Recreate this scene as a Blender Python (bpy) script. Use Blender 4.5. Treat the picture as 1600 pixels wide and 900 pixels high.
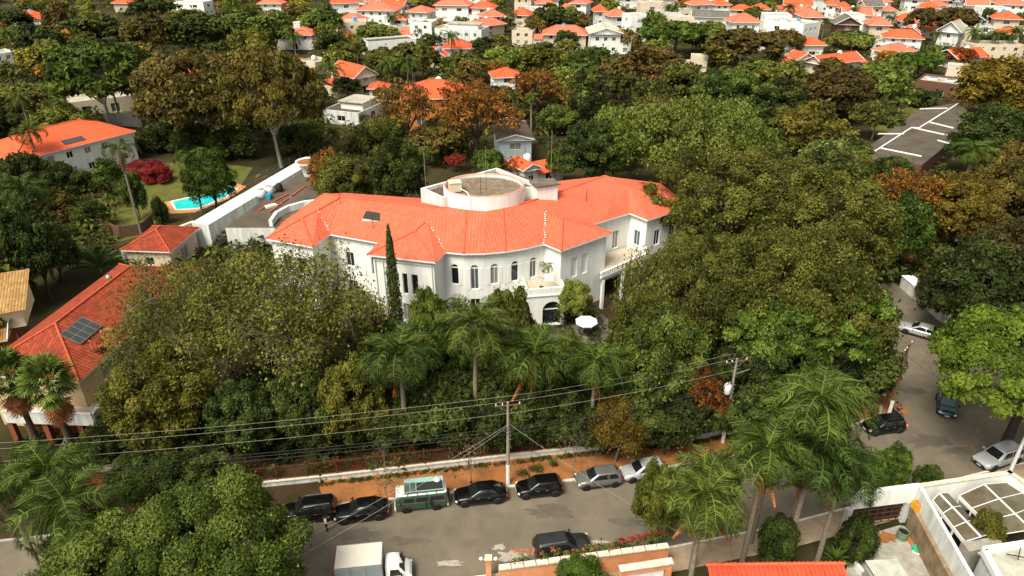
import bpy, math, random
import numpy as np
from mathutils import Vector, Matrix
R = math.radians
PI = math.pi
for o in list(bpy.data.objects): bpy.data.objects.remove(o)
SC = bpy.context.scene
COL = SC.collection
# ------------------------------------------------------------------ camera, sky, sun, exposure
FPX, TH, CH = 1100.0, math.atan(596 / 1100), 45.5
cam_d = bpy.data.cameras.new('camera'); cam = bpy.data.objects.new('camera', cam_d); COL.objects.link(cam)
cam.location = (0, 0, CH); cam.rotation_euler = (PI / 2 - TH, 0, 0)
cam_d.sensor_width = 36; cam_d.lens = 36 * FPX / 1600; cam_d.clip_start = 0.5; cam_d.clip_end = 4000
SC.camera = cam
SUN_EL, SUN_AZ = 56, -142          # degrees; azimuth clockwise from +Y (the view direction)
W = bpy.data.worlds.new('World'); SC.world = W; W.use_nodes = True
nt = W.node_tree; bg = nt.nodes['Background']
sky = nt.nodes.new('ShaderNodeTexSky'); sky.sky_type = 'NISHITA'; sky.sun_disc = False
sky.sun_elevation = R(SUN_EL); sky.sun_rotation = R(SUN_AZ); sky.dust_density = 4; sky.ozone_density = 0.6
hs = nt.nodes.new('ShaderNodeHueSaturation'); hs.inputs['Saturation'].default_value = 0.22
tint = nt.nodes.new('ShaderNodeMix'); tint.data_type = 'RGBA'; tint.blend_type = 'MULTIPLY'; tint.inputs[0].default_value = 1
tint.inputs[7].default_value = (1.0, 0.97, 0.88, 1)
nt.links.new(sky.outputs[0], hs.inputs['Color']); nt.links.new(hs.outputs[0], tint.inputs[6]); nt.links.new(tint.outputs[2], bg.inputs['Color'])
bg.inputs['Strength'].default_value = 0.064
sl = bpy.data.lights.new('sun', 'SUN'); sun = bpy.data.objects.new('sun', sl); COL.objects.link(sun)
sl.energy = 1.5; sl.angle = R(24); sl.color = (1.0, 0.92, 0.77)
sd = Vector((math.sin(R(SUN_AZ)) * math.cos(R(SUN_EL)), math.cos(R(SUN_AZ)) * math.cos(R(SUN_EL)), math.sin(R(SUN_EL))))
sun.rotation_euler = sd.to_track_quat('Z', 'Y').to_euler(); sun.location = (0, 0, 120)
vs = SC.view_settings; vs.view_transform = 'Standard'; vs.look = 'None'; vs.gamma = 1; vs.use_curve_mapping = False
vs.exposure = 1.6
SC.cycles.max_bounces = 4; SC.cycles.diffuse_bounces = 2; SC.cycles.glossy_bounces = 2
SC.cycles.use_denoising = True; SC.cycles.use_adaptive_sampling = True

# ------------------------------------------------------------------ measuring helpers: plan positions surveyed from the photograph
def ray(px, py):
    u = (px - 800) / FPX; v = (py - 450) / FPX
    return u, math.cos(TH) - v * math.sin(TH), math.sin(TH) + v * math.cos(TH)   # x, forward, drop per unit depth
def G(px, py, z=0.0):
    u, fy, dr = ray(px, py); d = (CH - z) / dr
    return Vector((u * d, fy * d, z))
def ZAT(px, py, D):
    u, fy, dr = ray(px, py)
    return CH - D * dr / fy
def PXY(p):
    p = Vector(p); d = p.y * math.cos(TH) + (CH - p.z) * math.sin(TH)
    return 800 + FPX * p.x / d, 450 + FPX * ((CH - p.z) * math.cos(TH) - p.y * math.sin(TH)) / d
def depth(p): return p[1] * math.cos(TH) + (CH - p[2]) * math.sin(TH)

# ------------------------------------------------------------------ materials
MATS = {}
def new_mat(name):
    m = bpy.data.materials.new(name); m.use_nodes = True; MATS[name] = m
    b = m.node_tree.nodes['Principled BSDF']
    return m, m.node_tree, b
def mat(name, col, rough=0.8, spec=0.3, var=0.25, scale=3.0, bump=0.0, bscale=30.0, metal=0.0, col2=None, emit=None, coat=0.0, streak=0.0):
    """plain procedural surface: base colour broken up by two noises, optional fine relief"""
    m, t, b = new_mat(name); N = t.nodes; L = t.links
    b.inputs['Roughness'].default_value = rough; b.inputs['Specular IOR Level'].default_value = spec
    b.inputs['Metallic'].default_value = metal
    if coat: b.inputs['Coat Weight'].default_value = coat; b.inputs['Coat Roughness'].default_value = 0.08
    tc = N.new('ShaderNodeNewGeometry')
    n = N.new('ShaderNodeTexNoise'); n.inputs['Scale'].default_value = scale; n.inputs['Detail'].default_value = 6; n.inputs['Roughness'].default_value = 0.65
    if streak:
        mp = N.new('ShaderNodeVectorMath'); mp.operation = 'MULTIPLY'; mp.inputs[1].default_value = (1, 1, streak); L.new(tc.outputs['Position'], mp.inputs[0]); L.new(mp.outputs[0], n.inputs['Vector'])
    else: L.new(tc.outputs['Position'], n.inputs['Vector'])
    r = N.new('ShaderNodeValToRGB'); r.color_ramp.elements[0].position = 0.3; r.color_ramp.elements[1].position = 0.7
    c2 = col2 or tuple(c * (1 - var) for c in col); c1 = tuple(min(1, c * (1 + var * 0.35)) for c in col)
    r.color_ramp.elements[0].color = (*c2, 1); r.color_ramp.elements[1].color = (*c1, 1)
    L.new(n.outputs[0], r.inputs[0]); L.new(r.outputs[0], b.inputs['Base Color'])
    if bump:
        n2 = N.new('ShaderNodeTexNoise'); n2.inputs['Scale'].default_value = bscale; n2.inputs['Detail'].default_value = 4
        L.new(tc.outputs['Position'], n2.inputs['Vector'])
        bp = N.new('ShaderNodeBump'); bp.inputs['Strength'].default_value = bump; bp.inputs['Distance'].default_value = 0.05
        L.new(n2.outputs[0], bp.inputs['Height']); L.new(bp.outputs[0], b.inputs['Normal'])
    if emit:
        b.inputs['Emission Color'].default_value = (*emit[0], 1); b.inputs['Emission Strength'].default_value = emit[1]
    return m
def roof_mat(name, c1, c2, stain, period=0.3, course=0.4, depth_=0.06, stain_amt=0.5):
    """clay tiles too small to count: columns along U, courses along V (metres), per-tile colour, weather stains"""
    m, t, b = new_mat(name); N = t.nodes; L = t.links
    b.inputs['Roughness'].default_value = 0.8; b.inputs['Specular IOR Level'].default_value = 0.2
    uv = N.new('ShaderNodeUVMap'); sp = N.new('ShaderNodeSeparateXYZ'); L.new(uv.outputs[0], sp.inputs[0])
    def math_(op, a, bb=None):
        k = N.new('ShaderNodeMath'); k.operation = op
        for i, x in enumerate((a, bb)):
            if x is None: continue
            if isinstance(x, (int, float)): k.inputs[i].default_value = x
            else: L.new(x, k.inputs[i])
        return k.outputs[0]
    fu = math_('DIVIDE', sp.outputs[0], period); fv = math_('DIVIDE', sp.outputs[1], course)
    wu = math_('ABSOLUTE', math_('SINE', math_('MULTIPLY', fu, PI)))
    wv = math_('FRACT', fv)
    h = math_('ADD', math_('MULTIPLY', wu, 1.0), math_('MULTIPLY', wv, -0.45))
    bp = N.new('ShaderNodeBump'); bp.inputs['Strength'].default_value = 0.9; bp.inputs['Distance'].default_value = depth_
    L.new(h, bp.inputs['Height']); L.new(bp.outputs[0], b.inputs['Normal'])
    cx = N.new('ShaderNodeCombineXYZ'); L.new(math_('FLOOR', fu), cx.inputs[0]); L.new(math_('FLOOR', fv), cx.inputs[1])
    wn = N.new('ShaderNodeTexWhiteNoise'); wn.noise_dimensions = '2D'; L.new(cx.outputs[0], wn.inputs['Vector'])
    mx = N.new('ShaderNodeMix'); mx.data_type = 'RGBA'; L.new(wn.outputs[0], mx.inputs[0])
    mx.inputs[6].default_value = (*c1, 1); mx.inputs[7].default_value = (*c2, 1)
    geo = N.new('ShaderNodeNewGeometry')
    ns = N.new('ShaderNodeTexNoise'); ns.inputs['Scale'].default_value = 0.35; ns.inputs['Detail'].default_value = 7; L.new(geo.outputs['Position'], ns.inputs['Vector'])
    rp = N.new('ShaderNodeValToRGB'); rp.color_ramp.elements[0].position = 0.48; rp.color_ramp.elements[1].position = 0.78
    rp.color_ramp.elements[0].color = (0, 0, 0, 1); rp.color_ramp.elements[1].color = (stain_amt,) * 3 + (1,)
    L.new(ns.outputs[0], rp.inputs[0])
    # grooves between the columns blend towards the stain colour
    gr = math_('MULTIPLY', math_('LESS_THAN', wu, 0.28), 0.45)
    fac = math_('MAXIMUM', rp.outputs[0], gr)
    m2 = N.new('ShaderNodeMix'); m2.data_type = 'RGBA'; L.new(fac, m2.inputs[0]); L.new(mx.outputs[2], m2.inputs[6]); m2.inputs[7].default_value = (*stain, 1)
    L.new(m2.outputs[2], b.inputs['Base Color'])
    return m
def leaf_mat(name, c_lo, c_mid, c_hi, rough=0.6, spec=0.14):
    m, t, b = new_mat(name); N = t.nodes; L = t.links
    b.inputs['Roughness'].default_value = rough; b.inputs['Specular IOR Level'].default_value = spec
    a = N.new('ShaderNodeAttribute'); a.attribute_name = 'rnd'
    r = N.new('ShaderNodeValToRGB'); e = r.color_ramp.elements
    e[0].position = 0.15; e[0].color = (*c_lo, 1); e[1].position = 0.9; e[1].color = (*c_hi, 1)
    k = e.new(0.5); k.color = (*c_mid, 1)
    oi = N.new('ShaderNodeObjectInfo')
    mx = N.new('ShaderNodeMix'); mx.data_type = 'RGBA'; mx.blend_type = 'MULTIPLY'; mx.inputs[0].default_value = 1
    L.new(a.outputs['Fac'], r.inputs[0]); L.new(r.outputs[0], mx.inputs[6]); L.new(oi.outputs['Color'], mx.inputs[7])
    L.new(mx.outputs[2], b.inputs['Base Color'])
    tr = N.new('ShaderNodeBsdfTranslucent'); L.new(mx.outputs[2], tr.inputs['Color'])
    ms = N.new('ShaderNodeMixShader'); ms.inputs[0].default_value = 0.18
    L.new(b.outputs[0], ms.inputs[1]); L.new(tr.outputs[0], ms.inputs[2]); L.new(ms.outputs[0], t.nodes['Material Output'].inputs['Surface'])
    return m
ROOF = roof_mat('roof_orange', (0.74, 0.125, 0.048), (0.62, 0.095, 0.035), (0.42, 0.085, 0.04), 0.36, 0.45, stain_amt=0.3)
ROOF_M = roof_mat('roof_salmon', (0.72, 0.150, 0.082), (0.63, 0.120, 0.062), (0.36, 0.075, 0.045), 0.40, 0.42, stain_amt=0.42)
ROOF_PINK = roof_mat('roof_pink', (0.72, 0.18, 0.105), (0.63, 0.145, 0.085), (0.50, 0.13, 0.09), 0.36, 0.45, stain_amt=0.3)
ROOF_RED = roof_mat('roof_red', (0.34, 0.062, 0.026), (0.21, 0.034, 0.015), (0.12, 0.03, 0.018), 0.36, 0.42, stain_amt=0.6)
ROOF_TAN = roof_mat('roof_tan', (0.40, 0.24, 0.09), (0.26, 0.15, 0.05), (0.15, 0.09, 0.04), 0.30, 0.40)
ROOF_GREY = roof_mat('roof_grey', (0.16, 0.15, 0.13), (0.11, 0.10, 0.09), (0.06, 0.055, 0.05), 0.5, 1.2, 0.03)
ROOF_BROWN = roof_mat('roof_brown', (0.11, 0.075, 0.05), (0.075, 0.05, 0.035), (0.17, 0.14, 0.11), 0.5, 1.0, 0.05)
RIDGE = mat('ridge_clay', (0.72, 0.13, 0.06), 0.85, var=0.45, scale=4)
RIDGE_RED = mat('ridge_clay_red', (0.50, 0.09, 0.035), 0.85, var=0.45, scale=4)
WHITE = mat('white_render', (0.83, 0.85, 0.81), 0.85, var=0.16, scale=1.6, bump=0.15, bscale=12, streak=0.12)
WHITE2 = mat('white_render_weathered', (0.70, 0.72, 0.68), 0.85, var=0.4, scale=1.5, bump=0.2, bscale=10, streak=0.15)
CREAM = mat('cream_render', (0.66, 0.56, 0.42), 0.85, var=0.15, scale=0.7)
BEIGE = mat('beige_render', (0.58, 0.44, 0.26), 0.85, var=0.15, scale=0.7)
BLUEW = mat('pale_blue_render', (0.50, 0.60, 0.64), 0.85, var=0.12, scale=0.7)
ORANGEW = mat('orange_render', (0.58, 0.20, 0.06), 0.85, var=0.3, scale=0.8)
PEACH = mat('peach_render', (0.68, 0.30, 0.14), 0.85, var=0.25, scale=1.0)
PINKW = mat('pink_render', (0.62, 0.30, 0.22), 0.85, var=0.2, scale=0.8)
BROWNW = mat('brown_render', (0.14, 0.07, 0.045), 0.8, var=0.3)
GREYW = mat('grey_render', (0.34, 0.33, 0.30), 0.85, var=0.3, scale=0.8)
CONC = mat('concrete', (0.36, 0.34, 0.29), 0.9, var=0.4, scale=1.2, bump=0.2)
CONC_DARK = mat('dark_concrete', (0.15, 0.13, 0.10), 0.9, var=0.45, scale=0.7, bump=0.2)
TERRACE = mat('terrace_stone', (0.52, 0.44, 0.34), 0.85, var=0.3)
FLATROOF = mat('flat_roof_felt', (0.10, 0.08, 0.06), 0.9, var=0.45, scale=0.35, bump=0.15, bscale=6)
FLATROOF_L = mat('flat_roof_screed', (0.42, 0.39, 0.33), 0.9, var=0.4, scale=0.5, bump=0.15, bscale=6)
BRICK = mat('red_brick', (0.26, 0.08, 0.035), 0.9, var=0.5, scale=5, bump=0.4, bscale=14)
BOARD = mat('roof_boards', (0.22, 0.17, 0.12), 0.9, var=0.5, scale=1.4, bump=0.2)
GLASS = mat('window_glass', (0.015, 0.018, 0.02), 0.06, 0.7, var=0.3, scale=0.8)
CURTAIN = mat('curtain_behind_glass', (0.30, 0.29, 0.26), 0.25, 0.5, var=0.35, scale=3)
GLASS_B = mat('skylight_glass', (0.10, 0.13, 0.14), 0.15, 0.6, var=0.3, scale=2)
PANEL = mat('frosted_roof_panel', (0.125, 0.125, 0.085), 0.45, 0.3, var=0.5, scale=0.6, col2=(0.075, 0.045, 0.022))
DARK = mat('dark_interior', (0.012, 0.010, 0.009), 0.9, var=0.3)
FRAME = mat('white_frame', (0.80, 0.81, 0.79), 0.5, var=0.05)
METAL = mat('grey_metal', (0.35, 0.35, 0.34), 0.4, metal=0.6, var=0.2)
METAL_D = mat('dark_metal', (0.04, 0.035, 0.03), 0.5, metal=0.3, var=0.3)
RUST = mat('rusty_iron', (0.14, 0.055, 0.03), 0.7, var=0.5, scale=8)
POLE = mat('concrete_pole', (0.30, 0.27, 0.22), 0.85, var=0.35, scale=3)
POLE_W = mat('whitewash', (0.72, 0.71, 0.66), 0.85, var=0.2, scale=5)
WOOD = mat('weathered_wood', (0.14, 0.085, 0.05), 0.85, var=0.5, scale=6)
WIRE = mat('cable', (0.30, 0.28, 0.24), 0.5, var=0.1)
WIRE_D = mat('dark_cable', (0.03, 0.028, 0.025), 0.6, var=0.1)
BARK = mat('bark_grey', (0.22, 0.19, 0.15), 0.9, var=0.5, scale=4, bump=0.4)
BARK_D = mat('bark_dark', (0.055, 0.042, 0.03), 0.9, var=0.5, scale=4, bump=0.4)
BARK_W = mat('bark_pale', (0.42, 0.38, 0.32), 0.9, var=0.5, scale=3, bump=0.3)
PALMT = mat('palm_trunk', (0.24, 0.20, 0.15), 0.9, var=0.4, scale=6, bump=0.3)
ASPHALT = mat('asphalt', (0.160, 0.134, 0.098), 0.9, 0.2, var=0.34, scale=0.35, bump=0.2, bscale=60, col2=(0.108, 0.092, 0.070))
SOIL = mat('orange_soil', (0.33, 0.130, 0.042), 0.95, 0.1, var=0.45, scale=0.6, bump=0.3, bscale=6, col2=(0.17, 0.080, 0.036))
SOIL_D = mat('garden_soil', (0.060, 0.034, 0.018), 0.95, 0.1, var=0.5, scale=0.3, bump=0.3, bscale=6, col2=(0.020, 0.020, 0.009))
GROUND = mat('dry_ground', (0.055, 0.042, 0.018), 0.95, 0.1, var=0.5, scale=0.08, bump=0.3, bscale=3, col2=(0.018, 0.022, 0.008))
LAWN = mat('lawn_turf', (0.115, 0.115, 0.028), 0.95, 0.1, var=0.3, scale=0.5, bump=0.5, bscale=25)
PAVE = mat('worn_pavement', (0.33, 0.25, 0.17), 0.9, 0.2, var=0.35, scale=0.9, bump=0.2)
KERB = mat('whitewashed_kerb', (0.66, 0.60, 0.50), 0.9, 0.2, var=0.4, scale=2.2)
CAPW = mat('wall_coping', (0.70, 0.62, 0.48), 0.9, var=0.3, scale=2)
REDPATH = mat('red_paving', (0.30, 0.07, 0.03), 0.9, var=0.4, scale=1)
POOLW = mat('pool_water', (0.03, 0.62, 0.60), 0.08, 0.6, var=0.12, scale=0.6)
POOLRIM = mat('pool_paving', (0.58, 0.27, 0.10), 0.9, var=0.25, scale=1.5)
CORR = mat('corrugated_red', (0.62, 0.10, 0.045), 0.75, var=0.35, scale=1.2)
CORR_W = mat('corrugated_pale', (0.50, 0.50, 0.43), 0.6, var=0.35, scale=1.2)
FABRIC_W = mat('white_canvas', (0.82, 0.82, 0.80), 0.8, var=0.06)
AWN_G = mat('green_canvas', (0.02, 0.33, 0.20), 0.7, var=0.1)
GREENP = mat('green_plastic', (0.02, 0.42, 0.20), 0.45, var=0.1)
BLUEP = mat('blue_plastic', (0.02, 0.30, 0.55), 0.45, var=0.1)
YELLOW = mat('yellow_paint', (0.72, 0.34, 0.03), 0.6, var=0.2)
WPLAST = mat('white_plastic', (0.74, 0.75, 0.73), 0.45, var=0.08)
SOLAR = mat('solar_cells', (0.045, 0.055, 0.055), 0.15, 0.6, var=0.2)
ROAD_PAINT = mat('flaked_white_paint', (0.40, 0.37, 0.31), 0.9, var=0.5, scale=3)

# leaf colours (species), multiplied by each plant's own tint
LM = {
 'dark': leaf_mat('leaf_dark', (0.012, 0.017, 0.004), (0.034, 0.045, 0.009), (0.090, 0.105, 0.022)),
 'mid': leaf_mat('leaf_mid', (0.022, 0.034, 0.006), (0.066, 0.093, 0.015), (0.155, 0.188, 0.038)),
 'olive': leaf_mat('leaf_olive', (0.030, 0.034, 0.006), (0.082, 0.086, 0.015), (0.172, 0.170, 0.038)),
 'yellow': leaf_mat('leaf_yellow', (0.050, 0.056, 0.009), (0.122, 0.124, 0.018), (0.230, 0.200, 0.034)),
 'light': leaf_mat('leaf_light', (0.060, 0.080, 0.014), (0.125, 0.155, 0.028), (0.210, 0.235, 0.055)),
 'bright': leaf_mat('leaf_bright', (0.030, 0.050, 0.006), (0.072, 0.110, 0.012), (0.135, 0.178, 0.026)),
 'orange': leaf_mat('leaf_orange', (0.105, 0.050, 0.010), (0.215, 0.105, 0.018), (0.330, 0.165, 0.028)),
 'brown': leaf_mat('leaf_brown', (0.040, 0.032, 0.009), (0.095, 0.074, 0.018), (0.165, 0.125, 0.030)),
 'dry': leaf_mat('leaf_dry', (0.24, 0.075, 0.02), (0.42, 0.14, 0.04), (0.55, 0.23, 0.08), 0.8, 0.1),
 'flower': leaf_mat('petal_red', (0.22, 0.010, 0.014), (0.36, 0.018, 0.020), (0.46, 0.045, 0.03), 0.7, 0.1),
 'palm': leaf_mat('leaf_palm', (0.020, 0.033, 0.006), (0.056, 0.086, 0.013), (0.150, 0.185, 0.035), 0.65, 0.12),
}

# ------------------------------------------------------------------ mesh builder and object helpers
ORG = Vector((0, 0, 0))
def set_org(v=(0, 0, 0)):
    global ORG; ORG = Vector(v)
class MB:
    def __init__(s): s.v = []; s.f = []; s.uv = []; s.mi = []; s.sm = []
    def face(s, pts, mi=0, smooth=False, uv=None):
        i = len(s.v); s.v += [tuple(p) for p in pts]; s.f.append(list(range(i, i + len(pts)))); s.mi.append(mi); s.sm.append(smooth)
        s.uv.append(uv or [(0, 0)] * len(pts)); return s
    def mesh(s, vs, fs, mi=0, smooth=False):
        i = len(s.v); s.v += [tuple(p) for p in vs]
        for f in fs: s.f.append([i + k for k in f]); s.mi.append(mi); s.sm.append(smooth); s.uv.append([(0, 0)] * len(f))
        return s
    def roof(s, pts, mi=0):
        """a sloping face with metre UVs: U along the eave, V up the slope; wound so that it faces up"""
        P = [Vector(p) for p in pts]; n = Vector((0, 0, 0))
        for a, b in zip(P, P[1:] + P[:1]): n += a.cross(b)
        if n.z < 0: P.reverse(); n = -n
        n.normalize(); u = Vector((0, 0, 1)).cross(n)
        u = Vector((1, 0, 0)) if u.length < 1e-4 else u.normalized(); w = n.cross(u)
        return s.face(P, mi, uv=[(p.dot(u), p.dot(w)) for p in P])
    def box(s, c, size, rz=0.0, mi=0, rx=0.0):
        M = Matrix.Translation(Vector(c)) @ Matrix.Rotation(rz, 4, 'Z') @ Matrix.Rotation(rx, 4, 'X')
        x, y, z = [k / 2 for k in size]
        V = [M @ Vector(p) for p in ((-x,-y,-z),(x,-y,-z),(x,y,-z),(-x,y,-z),(-x,-y,z),(x,-y,z),(x,y,z),(-x,y,z))]
        return s.mesh(V, [(0,3,2,1),(4,5,6,7),(0,1,5,4),(1,2,6,5),(2,3,7,6),(3,0,4,7)], mi)
    def bar(s, a, b, w, h, mi=0):
        """a box from a to b: w wide, h tall (vertical-ish section)"""
        a, b = Vector(a), Vector(b); d = (b - a).normalized(); up = Vector((0, 0, 1)) if abs(d.z) < 0.95 else Vector((1, 0, 0))
        sd_ = d.cross(up).normalized(); up = sd_.cross(d)
        V = [p + sd_ * (w / 2) * i + up * (h / 2) * j for p in (a, b) for i, j in ((-1,-1),(1,-1),(1,1),(-1,1))]
        return s.mesh(V, [(0,1,2,3),(7,6,5,4),(0,4,5,1),(1,5,6,2),(2,6,7,3),(3,7,4,0)], mi)
    def prism(s, poly, z0, z1, mi=0, top_mi=None, bottom=True):
        n = len(poly); V = [(p[0], p[1], z0) for p in poly] + [(p[0], p[1], z1) for p in poly]
        s.mesh(V, [(i, (i + 1) % n, n + (i + 1) % n, n + i) for i in range(n)], mi)
        s.face([(p[0], p[1], z1) for p in poly], mi if top_mi is None else top_mi)
        if bottom: s.face([(p[0], p[1], z0) for p in reversed(poly)], mi)
        return s
    def tube(s, path, rad, n=6, mi=0, cap=True, smooth=True):
        P = [Vector(p) for p in path]; rad = [rad] * len(P) if isinstance(rad, (int, float)) else rad
        i0 = len(s.v); V = []; prev = None
        for k, p in enumerate(P):
            d = (P[min(k + 1, len(P) - 1)] - P[max(k - 1, 0)])
            d = d.normalized() if d.length > 1e-6 else Vector((0, 0, 1))
            if prev is None:
                a = d.cross(Vector((0.31, 0.95, 0.1)) if abs(d.z) > 0.9 else Vector((0, 0, 1))).normalized()
            else: a = (prev - d * prev.dot(d)).normalized()
            prev = a; b = d.cross(a)
            for j in range(n):
                t = 2 * PI * j / n; V.append(p + (a * math.cos(t) + b * math.sin(t)) * rad[k])
        F = [(k * n + j, k * n + (j + 1) % n, (k + 1) * n + (j + 1) % n, (k + 1) * n + j) for k in range(len(P) - 1) for j in range(n)]
        s.mesh(V, F, mi, smooth)
        if cap:
            s.face([V[(len(P) - 1) * n + j] for j in range(n)], mi); s.face([V[n - 1 - j] for j in range(n)], mi)
        return s
    def lathe(s, prof, n=16, c=(0, 0, 0), mi=0, smooth=True, capt=True, axis='z'):
        V = []; c = Vector(c)
        for r, z in prof:
            for j in range(n):
                t = 2 * PI * j / n; p = Vector((r * math.cos(t), r * math.sin(t), z))
                if axis == 'y': p = Vector((p.x, p.z, p.y))
                V.append(c + p)
        F = []
        for k in range(len(prof) - 1):
            for j in range(n):
                q = (k * n + j, k * n + (j + 1) % n, (k + 1) * n + (j + 1) % n, (k + 1) * n + j)
                F.append(q if axis == 'z' else q[::-1])
        s.mesh(V, F, mi, smooth)
        if capt:
            t_ = [V[(len(prof) - 1) * n + j] for j in range(n)]; b_ = [V[n - 1 - j] for j in range(n)]
            s.face(t_ if axis == 'z' else t_[::-1], mi); s.face(b_ if axis == 'z' else b_[::-1], mi)
        return s
    def data(s, name, mats):
        me = bpy.data.meshes.new(name)
        o = ORG
        me.from_pydata([(x - o.x, y - o.y, z - o.z) for x, y, z in s.v], [], s.f)
        for m in (mats if isinstance(mats, (list, tuple)) else [mats]): me.materials.append(m)
        me.polygons.foreach_set('material_index', s.mi); me.polygons.foreach_set('use_smooth', s.sm)
        uvl = me.uv_layers.new(name='UVMap'); flat = [c for f in s.uv for p in f for c in p]
        uvl.data.foreach_set('uv', flat)
        me.update(); return me
    def build(s, name, mats, parent=None):
        o = bpy.data.objects.new(name, s.data(name, mats)); COL.objects.link(o)
        if parent: o.parent = parent
        elif ORG.length: o.location = ORG
        return o
def tag(o, label=None, cat=None, group=None, kind=None):
    if label: o['label'] = label
    if cat: o['category'] = cat
    if group: o['group'] = group
    if kind: o['kind'] = kind
    return o
def thing(name, label, cat, loc=(0, 0, 0), rz=0.0, group=None, world=False):
    """an Empty at the thing's base; world=True: its parts are then given in world coordinates"""
    e = bpy.data.objects.new(name, None); COL.objects.link(e); e.empty_display_size = 0.5
    e.location = loc; e.rotation_euler = (0, 0, rz); tag(e, label, cat, group)
    if world: set_org(loc)
    return e
def mesh_obj(name, me, parent=None):
    o = bpy.data.objects.new(name, me); COL.objects.link(o)
    if parent: o.parent = parent
    return o
def copy_tree(o, parent=None):
    c = o.copy(); COL.objects.link(c); c.parent = parent
    for ch in o.children: copy_tree(ch, c)
    return c
def v2(p): return Vector((p[0], p[1]))

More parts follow.
